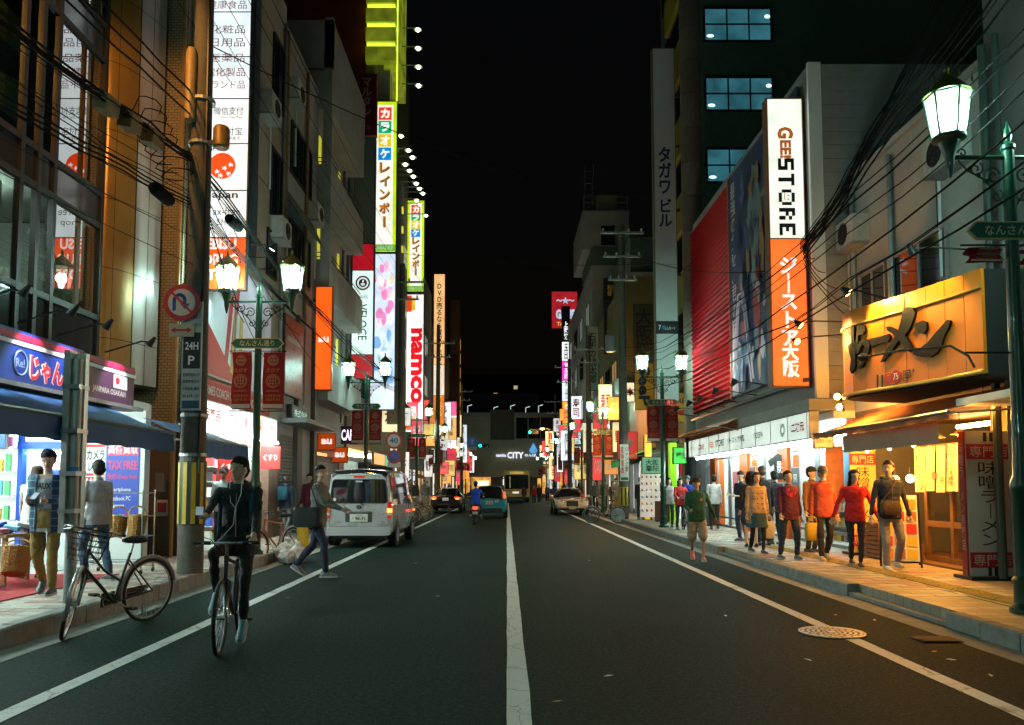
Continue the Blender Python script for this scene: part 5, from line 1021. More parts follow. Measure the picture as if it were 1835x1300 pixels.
fl_ = part(thing('canvas_valance', 'off-white canvas flap with faint seal print hanging under the orange awning', 'banner', (6.2, 13, 2.1), world=True), 'canvas', M('canvas', (.42, .36, .26), .8, noise_=.1), lambda b: b.loft([[V(6.25 + .02 * math.sin(i), 11.3 + i * .17, 2.44), V(6.25 + .025 * math.sin(i + 1), 11.3 + i * .17, 2.12)] for i in range(20)], False, False), 60)
LB = M('bulb_small', (1, .8, .5), .4, emit=(1, .7, .3), es=26)
for k, (x, y, z) in enumerate(((6.6, 14.3, 2.16), (6.62, 13.5, 2.17), (6.65, 12.75, 2.19), (6.72, 12.2, 2.26), (6.8, 11.7, 2.28), (6.9, 11.25, 2.75))):
    t = thing('pendant_lamp', 'small warm pendant lamp with metal shade in the row over the ramen entrance', 'lamp', (x, y, z), group='pendant lamps over the ramen entrance')
    part(t, 'shade', M('shade_brass', (.4, .25, .08), .4, .6), lambda b: b.lathe([(.02, .09), (.03, .06), (.13, .0)], n=14, caps=False), 50); part(t, 'bulb', LB, lambda b: b.ell((0, 0, -.01), (.035, .035, .04), 8, 6), 60); part(t, 'cord', CABLE, lambda b: b.tube([(0, 0, .09), (0, 0, .35)], .006, 4))
    ld = bpy.data.lights.new('bulb', 'POINT'); ld.energy = 185; ld.color = (1, .42, .06); ld.shadow_soft_size = .05; lo = bpy.data.objects.new('bulb', ld); COL.objects.link(lo); lo.parent = t; lo.location = (0, 0, -.08)
for k, (px, py, y) in enumerate(((1604, 860, 14.2), (1631, 858, 14.3))):
    p = atY(px, py, y); t = thing('round_lantern', ['left glowing round lantern on the ramen counter', 'right glowing round lantern on the ramen counter'][k], 'lamp', p, group='round lanterns on the ramen counter', world=True)
    part(t, 'globe', M('globe_warm', (1, .8, .5), .4, emit=(1, .72, .32), es=7), lambda b: b.ell(p, (.075, .075, .08), 12, 8), 60); part(t, 'stem', BLACKM, lambda b: b.tube([p + ZP * .07, p + ZP * .22], .015, 6))
    ld = bpy.data.lights.new('bulb', 'POINT'); ld.energy = 70; ld.color = (1, .42, .06); ld.shadow_soft_size = .09; lo = bpy.data.objects.new('bulb', ld); COL.objects.link(lo); lo.parent = t; lo.location = (0, -.15, 0)
# noren curtain
nr = thing('noren_curtain', 'cream split shop curtain with brush characters hanging at the ramen door', 'curtain', (7.3, 13.2, 1.4), world=True)
CRM = M('noren_cloth', (.62, .5, .32), .8, noise_=.08)
for q in range(4):
    part(nr, 'cloth_panel', CRM, lambda b: b.loft([[V(7.28 + .02 * math.sin(i * 1.4 + q), 13.95 - .35 * q - .335 * i / 6, 2.2), V(7.26 + .035 * math.sin(i * 1.4 + q + .6), 13.95 - .35 * q - .335 * i / 6, 1.4 + .02 * (q % 2))] for i in range(7)], False, False), 60)
part(nr, 'rod', WOOD, lambda b: b.tube([(7.28, 14.0, 2.2), (7.28, 12.5, 2.2)], .018, 6))
part(nr, 'lettering', BTXT, lambda b: (b.text(vert('麺乃拉'), (7.21, 13.7, 1.78), -YP, ZP, .17, .55, .015), b.text(vert('金の味噌'), (7.21, 12.72, 1.82), -YP, ZP, .17, .6, .015), b.text('ン', (7.21, 13.6, 1.5), -YP, ZP, .14, .14, .02)))
part(nr, 'red_print', PR, lambda b: (b.lathe([(.07, 0), (.07, .004)], (7.21, 13.2, 1.68), 14, (-1, 0, 0)), b.text('味', (7.21, 12.95, 1.6), -YP, ZP, .12, .14, .02), b.text('國', (7.21, 13.42, 1.68), -YP, ZP, .12, .13, .0)))
# upright noodle banners
def ramen_banner(lab, x0, x1, y, z1, m, side=True):
    t = thing('noodle_banner', lab, 'banner', ((x0 + x1) / 2, y, SWZR), world=True); w_ = x1 - x0; xc = (x0 + x1) / 2; h_ = z1 - .22
    boxpart(t, 'board', m, x0, x1, y, y + .04, .22, z1)
    if side: boxpart(t, 'side_board', M('banner_orange', (.3, .035, .02), .6), x0 - .03, x0 - .005, y + .02, y + .14, .22, z1); part(t, 'lettering', M('banner_pink', (.65, .3, .25), .6), lambda b: b.text(vert('味噌ラーメン専門店'), (x0 - .034, y + .08, .22 + h_ * .55), -YP, ZP, .09, h_ * .75, .0))
    for zz in (z1 - .3, .45): 
        part(t, 'red_band', M('band_red', (.36, .015, .02), .6), lambda b: b.slab((xc, y - .002, zz), XP, ZP, w_, .22, .002)); part(t, 'lettering', M('band_text', (.6, .5, .45), .6), lambda b: b.text('専門店', (xc, y - .006, zz), XP, ZP, w_ * .85, .16, .0))
    part(t, 'lettering', BTXT, lambda b: b.text(vert('味噌ラーメン'), (xc, y - .006, .22 + h_ * .5 - .0), XP, ZP, w_ * .5, h_ * .58, .0))
    part(t, 'bar_mark', BTXT, lambda b: [b.slab((xc + s * .045, y - .004, zz), XP, ZP, .05, .13, .002) for s in (-1, 1) for zz in (z1 - .09, .29)])
    boxpart(t, 'foot', BLACKM, x0 - .05, x1 + .05, y - .1, y + .35, SWZR + .002, SWZR + .05)
ramen_banner('large near white noodle banner with black characters by the right lamp post', 6.62, 7.26, 11.25, 2.3, M('banner_white', (.47, .47, .42), .6, noise_=.08))
ramen_banner('yellow lit noodle banner standing far side of the ramen entrance', 6.72, 7.22, 15.3, 2.33, M('banner_gold2', (.6, .42, .14), .6), False)
poster('brown-red noodle bowl poster at the far corner of the ramen shop', 6.35, 6.7, 1.2, 2.3, M('poster_brown', (.22, .05, .03), .5, noise_=.5, scale=6), (), y=15.55)
sign('menu_plate', 'small white printed notice plate high beside the ramen awning', 'sign', (6.3, 15.5, 2.4), CF, .35, .25, .02, ((0, 1, PW),), (('営業中 11:00', 0, 0, .3, .08, BTXT, .0),))
ab = thing('menu_board', 'leaning A-frame menu board with food photos outside the ramen door', 'menu board', (6.6, 13.2, SWZR), R(-25))
for s in (-1, 1): part(ab, 'frame_leg', BLACKM, lambda b: (b.tube([(s * .3, -.22, 0), (s * .28, 0, 1.2)], .018, 5), b.tube([(s * .3, .35, 0), (s * .28, 0, 1.2)], .018, 5)))
bd = part(ab, 'board', PW, lambda b: b.add([V(-.28, -.2, .1), V(.28, -.2, .1), V(.28, -.01, 1.18), V(-.28, -.01, 1.18)], [(0, 1, 2, 3)]))
for i in range(3):
    for j in range(5): part(bd, 'food_photo', random.choice((PO, PR, PY, M('photo_brown', (.3, .12, .04), .5))), lambda b: b.add([V(-.26 + .18 * i + dx, -.204 + .176 * (.03 + .19 * j + dz) , .1 + 1.08 * (.03 + .19 * j + dz)) + V(0, -.004, 0) for dx, dz in ((0, 0), (.15, 0), (.15, .15), (0, .15))], [(0, 1, 2, 3)]))
CRT = M('crate_wood', (.2, .1, .04), .7, noise_=.3, scale=9)
for k, (x, y, z) in enumerate(((7.0, 14.6, .17), (7.0, 14.6, .5), (7.05, 14.0, .17))):
    t = thing('wooden_crate', ['lower brown slatted crate of the stack behind the woman in red', 'upper brown slatted crate of the stack behind the woman in red', 'single brown slatted crate beside the ramen menu board'][k], 'crate', (x, y, z), group='crates outside the ramen shop')
    for q in range(4): boxpart(t, 'slat', CRT, -.22, .22, -.3, -.28, .02 + .08 * q, .085 + .08 * q); boxpart(t, 'slat', CRT, -.24, -.22, -.3, .3, .02 + .08 * q, .085 + .08 * q); boxpart(t, 'slat', CRT, -.22, .22, .28, .3, .02 + .08 * q, .085 + .08 * q)
    boxpart(t, 'lid', CRT, -.22, .22, -.28, .28, .3, .325)
# ================================================================ R2: goods store with mural
r2 = thing('store_building', 'store building with red corrugated wall and huge dark mural over a bright white shop', 'building', (8, 21, 0), world=True)
GX = 6.3
SIDING = M('siding_pale', (.3, .29, .28), .6, noise_=.12)
block(r2, 1, GX + .06, 15.95, 26.2, 3.3, 10.4, WALLS['grey'], 9)
for k in range(24): boxpart(r2, 'siding_board', SIDING, GX + .3, 7.5, 15.88, 15.945, 3.4 + .29 * k, 3.68 + .29 * k)
boxpart(r2, 'corner_trim', WHITE, GX + .02, GX + .29, 15.86, 15.945, 3.3, 10.4)
REDC = M('corrugated_red', (.3, .004, .01), .7, noise_=.15, spec=.1)
part(r2, 'corrugated_wall', REDC, lambda b: [b.add([V(GX, 21.7, 3.9 + k * .155), V(GX, 26.1, 3.9 + k * .155), V(GX - .08, 26.1, 3.945 + k * .155), V(GX - .08, 21.7, 3.945 + k * .155), V(GX, 26.1, 4.055 + k * .155), V(GX, 21.7, 4.055 + k * .155)], [(1, 0, 3, 2), (2, 3, 5, 4)]) for k in range(40)])
mu = thing('mural', 'huge dark blue mural banner of abstract pale and red shapes with vertical script', 'mural', (GX, 18.8, 4), world=True)
boxpart(mu, 'canvas', M('mural_navy', (.012, .04, .11), .55, noise_=.45, scale=.8), GX - .03, GX + .02, 16.4, 21.6, 3.95, 10.15)
part(mu, 'frame_edge', M('edge_orange', (.4, .12, .03), .5), lambda b: b.box(GX - .05, GX + .02, 21.6, 21.7, 3.9, 10.2))
mcol = [M('mural_%d' % i, c, .55) for i, c in enumerate(((.12, .2, .2), (.22, .02, .02), (.25, .28, .34), (.02, .09, .05), (.015, .05, .13), (.22, .13, .05), (.06, .12, .2)))]
mr_ = random.Random(5); zoff = 0
for (yc, zc, w_, h_, mi) in ((19.4, 8.2, .9, 2.6, 0), (19.3, 6.2, .55, 2.6, 1), (18.3, 6.4, .5, 3.4, 2), (17.6, 8.6, .5, 2.8, 3), (20.2, 6.6, .45, 2.2, 4), (18.8, 7.4, .4, 1.4, 5), (19.9, 7.4, .3, .9, 5), (18.3, 8.0, .34, .9, 6), (17.3, 5.2, .6, 2.2, 2), (20.4, 5.0, .6, 1.6, 4), (18.0, 5.0, .35, 2.0, 0), (19.0, 9.3, .3, .6, 5), (16.9, 7, .35, 4, 3)):
    zoff += .004
    pts = []
    for q in range(18):
        a = 2 * math.pi * q / 18; rr = 1 + .22 * mr_.uniform(-1, 1); pts.append((w_ / 2 * math.cos(a) * rr, h_ / 2 * math.sin(a) * rr))
    MB().prism(pts, (GX - .032 - zoff, yc, zc), -YP, ZP, .002).build('painted_shape', mcol[mi], mu)
for k in range(70):
    w_, h_ = mr_.uniform(.1, .34), mr_.uniform(.15, .9); a0 = mr_.uniform(0, 6); pc = V(GX - .09 - .0012 * k, mr_.uniform(16.7, 20.9), mr_.uniform(4.4, 9.8))
    MB().prism([(w_ / 2 * math.cos(a) * (1 + .4 * math.sin(3 * a + a0)), h_ / 2 * math.sin(a) * (1 + .3 * math.cos(2 * a + a0))) for a in [2 * math.pi * q / 14 for q in range(14)]], pc, -YP, ZP, .001).build('painted_shape', mcol[mr_.choice((0, 1, 2, 4, 4, 4, 5, 6, 6))], mu)
part(mu, 'lettering', M('mural_text', (.5, .5, .52), .5), lambda b: b.text(vert('最強の力を、君の手に！'), (GX - .034, 21.2, 7.3), -YP, ZP, .42, 5.2, .01))
part(mu, 'outline_letter', M('mural_white', (.6, .6, .65), .5), lambda b: [b.tube([(GX - .11, 20.6 + x, 4.1 + z) for x, z in pp], .025, 4) for pp in ([(.5, 0), (-.1, 2.3), (-.4, 2.3), (-1.0, 0)], [(.3, .8), (-.8, .8)], [(.62, .1), (.0, 2.5), (-.5, 2.5), (-1.15, .1)])])
sw_ = part(mu, 'pale_patch', M('mural_pale2', (.6, .58, .62), .5), lambda b: b.prism([(-.3, 0), (.28, 0), (.1, 1.6), (-.15, 2.1)], (GX - .036, 21.25, 4.0), -YP, ZP, .002))
for k, (y, col, pw) in enumerate(((25.2, (1, .06, .05), 90), (23.6, (1, .06, .05), 170), (22.0, (1, .4, .38), 230), (20.8, (1, .86, .85), 150), (19.2, (1, .8, .75), 110), (17.6, (1, .8, .75), 90))):
    spotlamp('black floodlight on a long arm pointing up at the mural and red wall', (GX + .05, y, 3.72), (5.15, y, 3.85), (GX - .05, y + .1, 5.4), col, pw, 'floodlights under the mural', size=105, r=.09)
boxpart(r2, 'soffit', WALLS['pale'], 6.2, 9, 15.95, 28, 3.06, 3.3); boxpart(r2, 'lamp_rail', FRAMEM, 6.16, 6.24, 16, 26, 3.66, 3.74)
PXW = EM('gee_white', (.93, 1, .86), 1.1); PXO = EM('gee_orange', (1, .16, .025), 1.2); GO = M('print_orange', (.85, .2, .03), .5, emit=(1, .25, .04), es=.5)
PIX = {'S': ('111', '100', '111', '001', '111'), 'T': ('111', '010', '010', '010', '010'), 'R': ('110', '101', '110', '101', '101'), 'E': ('111', '100', '110', '100', '111')}
def gee(t, c, r, u, n):
    s = .068; adv = 0
    for ch in 'STORE':
        b = MB()
        if ch == 'O':
            for i in range(5):
                for j in range(5):
                    if (i in (0, 4) and 0 < j < 4) or (j in (0, 4) and 0 < i < 4): x, z = adv + j, 2 - i; b.slab(c + n * .007 - u * (x * s - 1.0 + .02) + r * (z * s), r, u, s * 1.0, s * 1.0, .002)
            for (j, i) in ((1.4, 1.5), (2.6, 1.5)): b.slab(c + n * .008 - u * ((adv + j) * s - .98) + r * ((2 - i) * s), r, u, s * .5, s * .3, .002)
            adv += 6; b.build('lettering', BTH, t)
        else:
            for i, row in enumerate(PIX[ch]):
                for j, v_ in enumerate(row):
                    if v_ == '1': b.slab(c + n * .007 - u * ((adv + j * 1.25) * s - .98) + r * ((2 - i) * s), r, u, s * 1.02, s * 1.27, .002)
            adv += 4.9; b.build('lettering', BTH, t)
    part(t, 'smile', GO, lambda q: q.tube([c + n * .01 + r * (-.03 - .02 * math.sin(a)) - u * ((9.8 + 2 * math.cos(a) * .6 + 2) * s - 1.0) for a in (0.3, .8, 1.3, 1.8, 2.3, 2.8)], .008, 4))
GS = sign('store_blade_sign', 'tall blade sign, white with black pixel letters above, glowing orange below', 'sign', (5.92, 16.15, 6.67), CF, .72, 6.15, .26, ((0, .505, PXO), (.508, 1, PXW)),
     ((vert('ジーストア'), 0, -1.3, .36, 1.9, EM('letter_white', (1, .95, .9), 1.1), .03), (vert('大阪'), 0, -2.55, .36, .72, EM('letter_white', (1, .95, .9), 1.1), .03)), frame=M('frame_rust', (.25, .1, .04), .5), bracket=(-2.0, 0.4, 2.4))
cg = V(5.92, 16.15, 6.67)
def geetext(t, c, r, u, n):
    MB().text('G', c + u * 2.33 + n * .007, -u, r, .26, .34, .05).build('lettering', GO, t); MB().text('EE!', c + u * 1.97 + n * .007, -u, r, .4, .25, .05).build('lettering', GO, t)
    gee(t, c + u * .75, r, u, n)
geetext(GS, cg, XP, ZP, -YP)
# shop front
SX = 7.2
for y in (20.72, 24.05, 27.75):
    boxpart(r2, 'partition', WHITE, SX + .28, 10.2, y, y + .08, .18, 2.9)
boxpart(r2, 'shop_ceiling', WHITE, SX - .5, 11, 15.95, 28, 2.9, 3.05); boxpart(r2, 'shop_floor', M('shop_floor', (.4, .4, .38), .35), SX, 11, 15.95, 28, .1, .18); boxpart(r2, 'back_wall', WHITE, 10.2, 10.3, 15.95, 28, .1, 3)
tubes(r2, [((x, y, 2.82), (x, y + 3, 2.82)) for x in (7.7, 8.8) for y in (16.3, 20.2, 24.2)], r=.05)
tubes(r2, [((6.35, 16.3 + 2 * k, 2.42), (6.35, 18.1 + 2 * k, 2.42)) for k in range(5)], M('tube_soft', (1, 1, 1), .4, emit=(.78, 1, .94), es=95), r=.035)
ORP = M('pillar_orange', (.7, .13, .01), .45)
for y, w_ in ((16.05, .35), (19.9, .75), (23.2, .8), (26.8, .9)): boxpart(r2, 'pillar', ORP, SX - .06, SX + .25, y, y + w_, .17, 2.9)
for y0, y1 in ((16.45, 18.1), (18.2, 19.85), (20.7, 21.9), (22.0, 23.15), (24.05, 25.3), (25.4, 26.75)):
    fr = part(r2, 'window_frame', STEEL, lambda b: [b.box(SX, SX + .05, a, a + .05, .17, 2.9) for a in (y0, y1 - .05)] + [b.box(SX + .003, SX + .047, y0 + .05, y1 - .05, z, z + .06) for z in (.18, .45, 2.4)])
    MB().slab((SX + .02, (y0 + y1) / 2, 1.5), -YP, ZP, y1 - y0 - .1, 1.9, 0).build('pane', CLEARG, fr)
stock(r2, 1, 7.9, 18.0, 20.0, .2, 2.0, PAL, 5, .16); stock(r2, 1, 8.6, 22.5, 27.5, .2, 2.3, PAL, 6, .18); stock(r2, 1, 9.6, 16.2, 22, .2, 2.4, PAL, 6, .2)
ts = thing('shirt_display', 'black T-shirt with white script hung in the store window', 'shirt', (7.35, 20.4, 1.7), world=True)
part(ts, 'shirt', BTXT, lambda b: b.prism([(-.22, -.32), (.22, -.32), (.22, .1), (.36, .02), (.42, .16), (.2, .32), (.08, .34), (0, .3), (-.08, .34), (-.2, .32), (-.42, .16), (-.36, .02), (-.22, .1)], (7.12, 20.3, 2.0), V(.5, -.866, 0), ZP, .04))
part(ts, 'lettering', WTXT, lambda b: b.text('影', V(7.12, 20.3, 2.0) + V(-.866, -.5, 0) * .006, V(.5, -.866, 0), ZP, .26, .32, .01))
for k, (y, z, m, tx) in enumerate(((20.25, 1.35, PC, ''), (19.3, 1.6, M('poster_mono', (.1, .1, .11), .5), '黒'), (22.7, 1.7, M('poster_dark2', (.16, .06, .04), .5, noise_=.5, scale=8), ''), (17.5, 1.7, PW, 'EXIA'), (24.4, 1.6, PP, ''), (16.3, 1.9, PC, ''))):
    sign('window_poster', ['pale blue landscape poster under the black T-shirt', 'narrow dark poster beside the orange pillar', 'framed dark poster left of the middle orange pillar', 'white poster with small marks in the nearest store window', 'pink magazine poster beside the shop door', 'small blue poster next to the ramen corner'][k], 'poster', (7.12, y, z), RF, .5, .7 if k else .45, .012, ((0, 1, m),), ((tx, 0, .1, .3, .2, WTXT if k == 1 else BTXT, .0),) if tx else (), frame=FRAMEW)
sign('store_fascia', 'long white backlit store fascia with small logos above the bright windows', 'sign', (6.2, 21.6, 2.76), RF, 11.2, .52, .2, tuple((k / 10, (k + 1) / 10, None) for k in range(0)) or ((0, 1, EM('fascia_cream', (.85, 1, .88), .75)),),
     (('ジーストア大阪', .5, .0, 1.6, .2, BTH, .03), ('STORE', -1.1, .0, .9, .2, BTH, .03), ('COSPA', 2.4, 0, .7, .16, EBLU, .02), ('二次元', -3.3, 0, .8, .2, ERED, .04), ('二次元', 5.0, .0, .75, .22, ERED, .05), ('GEE!', -2.0, 0, .5, .18, GO, .03), ('◎', 4.1, 0, .3, .3, M('print_sage', (.25, .4, .3), .5), .01), ('COSPATIO', -4.6, 0, .9, .14, M('print_sage', (.25, .4, .3), .5), .01)), frame=FRAMEW)
for k in range(11): boxpart(r2, 'fascia_joint', FRAMEW, 6.185, 6.198, 16.05 + k * 1.12, 16.07 + k * 1.12, 2.5, 3.02)
aw2 = awning('orange roller awning strip above the far half of the store fascia', 6.2, 3.35, 5.7, 3.12, 20.8, 27.6, .08, M('awning_bright', (.6, .13, .015), .7))
# ================================================================ R3: tall office tower
r3 = thing('office_tower', 'tall dark office tower with three lit windows and round corner columns', 'building', (9, 29, 0), world=True)
block(r3, 1, 6.75, 26.3, 33, 3, 30, M('tower_dark', (.06, .10, .07), .8, noise_=.2), 14)
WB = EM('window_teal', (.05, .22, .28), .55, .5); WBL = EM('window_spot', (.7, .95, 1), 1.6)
for z in (12.55, 15.1, 17.6, 20.2):
    cwindow(r3, 8.07, 26.29, z, 2.3, 1.15, WB, nx=3, nz=2)
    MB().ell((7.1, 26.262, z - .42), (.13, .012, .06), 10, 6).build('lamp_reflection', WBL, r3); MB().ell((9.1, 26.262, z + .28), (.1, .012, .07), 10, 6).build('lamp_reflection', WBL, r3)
for k in range(20): part(r3, 'column_drum', M('drum_a', (.14, .115, .085), .6, noise_=.2) if k % 2 else M('drum_b', (.11, .095, .075), .6, noise_=.2), lambda b: b.lathe([(.42, 3 + 1.22 * k), (.42, 4.2 + 1.22 * k)], (6.55, 26.75, 0), 20), 40)
part(r3, 'column_shaft', DARK, lambda b: b.lathe([(.4, 0), (.4, 27)], (6.55, 26.75, 0), 16))
for k in range(7): boxpart(r3, 'yellow_panel', M('panel_mustard', (.28, .25, .03), .6), 6.6, 6.74, 28.2, 31.5, 5.2 + 3 * k, 6.6 + 3 * k); boxpart(r3, 'dark_window', DGLASS, 6.7, 6.745, 28, 32.5, 6.7 + 3 * k, 8.1 + 3 * k)
sign('name_board_sign', 'very tall unlit pale grey blade sign with navy katakana', 'sign', (6.02, 29, 11.5), CF, .8, 13.6, .35, ((0, .38, M('blade_pale', (.62, .62, .6), .5, noise_=.06)), (.38, .68, M('blade_pale2', (.66, .66, .64), .5)), (.68, 1, M('blade_pale', (.34, .34, .33), .5))),
     ((vert('タガワ'), 0, 2.0, .5, 1.85, M('print_navy2', (.02, .03, .12), .5), .03), (vert('ビル'), 0, .35, .5, 1.1, M('print_navy2', (.02, .03, .12), .5), .03)), frame=M('frame_green', (.12, .13, .08), .5), bracket=(-4.5, -2, .5, 3, 5))
sign('tenant_plate', 'small dark tenant plate near the foot of the tall grey blade sign', 'sign', (6.02, 28.97, 7.45), CF, .76, .42, .02, ((0, 1, M('plate_dark', (.03, .03, .035), .4)),), (('7', -.28, 0, .1, .18, WTXT, .01), ('コムロード', .1, -.03, .4, .12, WTXT, .01)), extra=lambda t, c, r, u, n: part(t, 'blue_dot', M('dot_blue', (.05, .2, .5), .4), lambda b: b.lathe([(.08, 0), (.08, .004)], c - r * .12 + n * .006, 14, n)))
# shops under the tower: shoe shop
tubes(r3, [((6.9, 28.3, 2.7), (6.9, 30.4, 2.7)), ((7.6, 29, 2.8), (7.6, 32, 2.8))], r=.05)
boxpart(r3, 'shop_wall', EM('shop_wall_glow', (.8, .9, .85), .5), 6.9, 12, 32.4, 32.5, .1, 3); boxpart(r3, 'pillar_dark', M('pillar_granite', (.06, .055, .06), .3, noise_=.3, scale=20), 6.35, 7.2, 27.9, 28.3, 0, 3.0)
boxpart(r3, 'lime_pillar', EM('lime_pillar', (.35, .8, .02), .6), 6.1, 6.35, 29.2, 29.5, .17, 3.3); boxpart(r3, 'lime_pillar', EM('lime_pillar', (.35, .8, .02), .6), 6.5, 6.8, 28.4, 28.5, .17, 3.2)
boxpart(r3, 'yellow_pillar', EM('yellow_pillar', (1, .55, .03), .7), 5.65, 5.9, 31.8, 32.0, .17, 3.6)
rk = thing('shoe_rack', 'tall display rack of many coloured shoes on the right pavement', 'rack', (5.6, 30.6, SWZR), world=True)
SHC = [M('shoe_%d' % i, c, .5) for i, c in enumerate(((.6, .06, .05), (.05, .08, .3), (.75, .75, .72), (.03, .03, .03), (.1, .35, .5), (.6, .3, .1)))]
boxpart(rk, 'back_panel', EM('rack_glow', (1, .9, .75), .55), 5.25, 6.2, 30.75, 30.8, .3, 2.5)
for k in range(8):
    boxpart(rk, 'shelf', WHITE, 5.25, 6.2, 30.45, 30.74, .5 + .26 * k, .515 + .26 * k)
    for q in range(5): part(rk, 'shoe', random.choice(SHC), lambda b: b.loft([[V(5.3 + .18 * q + .045 * math.cos(a) * s, y, .53 + .26 * k + max(0, .09 * h * math.sin(a))) for a in [2 * math.pi * i / 8 for i in range(8)]] for y, s, h in ((30.46, .5, .3), (30.52, .9, .5), (30.62, 1, .8), (30.7, .8, 1.2))]), 50)
sign('lime_shop_sign', 'small bright lime green lit sign at the near side of the shoe shop', 'sign', (6.35, 27.9, 2.6), CF, .75, .55, .15, ((0, 1, EM('lime_sign', (.1, .85, .12), 1.1)),), (('電池館', 0, 0, .6, .24, WTXT, .04),))
sign('white_shop_sign', 'small white lit sign with red mark between the lime sign and store fascia', 'sign', (6.75, 27.6, 2.75), CF, .7, .55, .12, ((0, 1, EM('white_sign', (.9, 1, 1), 1.2)),), (('●━', .1, 0, .4, .15, ERED, .02),))
sign('green_square_sign', 'pale green square sign with dark characters above the shoe rack', 'sign', (5.55, 29.8, 2.3), CF, .75, .6, .1, ((0, 1, M('square_green', (.22, .42, .28), .5, emit=(.3, .6, .4), es=.3)),), (('大阪\n靠院', 0, 0, .5, .45, M('print_dkgreen', (.01, .04, .04), .5), .02),))
sign('red_sale_banner', 'red and white sale banner behind the cyclist group', 'banner', (6.6, 28.5, 1.95), CF, .6, .9, .02, ((0, .45, PW), (.45, 1, EM('sale_red', (.8, .03, .05), .6))), (('マル得\n閉店', 0, .2, .42, .36, WTXT, .03),))
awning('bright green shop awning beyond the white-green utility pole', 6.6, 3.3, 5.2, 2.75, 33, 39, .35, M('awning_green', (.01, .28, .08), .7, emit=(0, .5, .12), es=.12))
tag(MB().box(5.62, 6.1, 29.35, 29.8, .18, .95).build('display_crate', M('crate_maroon', (.14, .02, .025), .6)), 'dark maroon display stand under the shoes', 'stand')
# yellow board with blue letters
sign('yellow_board', 'amber hanging board with dark blue rotated letters above the shoe shop', 'sign', (5.85, 33, 5.75), CF, .78, 1.95, .12, ((0, 1, M('board_amber', (.5, .25, .02), .5, emit=(1, .5, .03), es=.16)),), (('SeeP', 0, 0, 1.7, .5, M('print_navy', (.01, .02, .06), .5), .04, 1),))
sign('amber_plaque', 'dim amber plaque with small rounded letters at the foot of the tall grey blade', 'sign', (6.7, 29.6, 4.5), CF, .9, 1.1, .1, ((0, 1, M('board_amber', (.5, .25, .02), .5)),), (('KREMi', 0, .25, .7, .2, BTXT, .02), ('●', 0, -.2, .4, .22, PR, .0)))
# ================================================================ R4, R5: darker buildings with roof tank
r4 = thing('olive_building', 'olive rendered building with dim vertical board of large characters', 'building', (9, 45, 0), world=True)
block(r4, 1, 6.2, 40, 53.5, 3, 12.4, WALLS['olive'], 10); block(r4, 1, 6.3, 33, 39.9, 3, 6.2, WALLS['brown'], 9, 'low_wall'); block(r4, 1, 6.6, 41, 53, 12.4, 14.8, WALLS['green'], 8, 'upper_wall')
boxpart(r4, 'coping', CONC, 6.12, 12, 39.92, 40.2, 12.4, 12.6)
sign('character_board', 'dim dark grey board with large vertical characters on the olive wall', 'sign', (7.1, 39.95, 9.4), CF, 1.05, 3.0, .1, ((0, 1, M('board_dim', (.07, .075, .06), .5)),), ((vert('大阪陳'), 0, 0, .85, 2.6, M('print_deep', (.01, .015, .04), .5), .02),))
sign('black_gold_sign', 'black vertical sign with worn gold characters behind the tall pole', 'sign', (6.5, 47.6, 12.0), CF, .95, 4.7, .3, ((0, .68, M('board_black', (.01, .01, .01), .5)), (.7, 1, M('board_black', (.01, .01, .01), .5))), ((vert('シャ釣旅'), 0, -.75, .7, 2.9, M('gold_dim', (.5, .28, .03), .5, emit=(1, .5, .04), es=.08), .04), ('右有\n自社', 0, 1.6, .6, .7, M('gold_dim', (.5, .28, .03), .5), .04)))
sign('pale_vertical_sign', 'pale green vertical sign board with dark characters on the right', 'sign', (5.3, 47.8, 9.4), CF, .72, 4.0, .2, ((0, 1, M('board_palegreen', (.34, .40, .33), .5)),), ((vert('石板の桃太郎'), 0, 0, .5, 3.1, M('print_deep', (.01, .015, .04), .5), .02),))
r5 = thing('tank_roof_building', 'grey building with rooftop tank house and antennas on the right', 'building', (9, 60, 0), world=True)
block(r5, 1, 6.0, 54, 82, 3, 17, WALLS['pale'], 10)
for z in (7.5, 10.8, 14): 
    for y in (57, 62, 67, 72): window(r5, 1, 6.0, y, z, 2.4, 1.7, EM('window_far', (.5, .6, .5), .25) if (y + int(z)) % 3 else None)
boxpart(r5, 'parapet', WALLS['green'], 5.9, 14, 53.8, 60, 17, 18.1); boxpart(r5, 'tank_house', WALLS['pale'], 5.4, 8.7, 54.5, 62, 18.3, 21.1); boxpart(r5, 'tank_top', CONC, 6.2, 8.9, 55, 60, 21.1, 21.4)
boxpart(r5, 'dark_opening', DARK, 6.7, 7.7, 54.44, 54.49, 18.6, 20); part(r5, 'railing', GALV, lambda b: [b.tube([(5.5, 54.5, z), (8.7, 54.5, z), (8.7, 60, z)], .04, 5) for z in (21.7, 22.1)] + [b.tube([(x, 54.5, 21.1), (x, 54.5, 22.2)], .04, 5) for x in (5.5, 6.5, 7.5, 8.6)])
boxpart(r5, 'water_tank', CONC, 6.5, 8, 55.5, 57, 21.5, 22.6)
part(r5, 'antenna', GALV, lambda b: [b.tube([(x, 57, 21), (x + .2, 57, 25.5)], .05, 5) for x in (5.7, 6.3)] + [b.tube([(5.75, 57, z), (6.4, 57, z)], .03, 4) for z in (22.3, 23.2, 24.1, 25)])
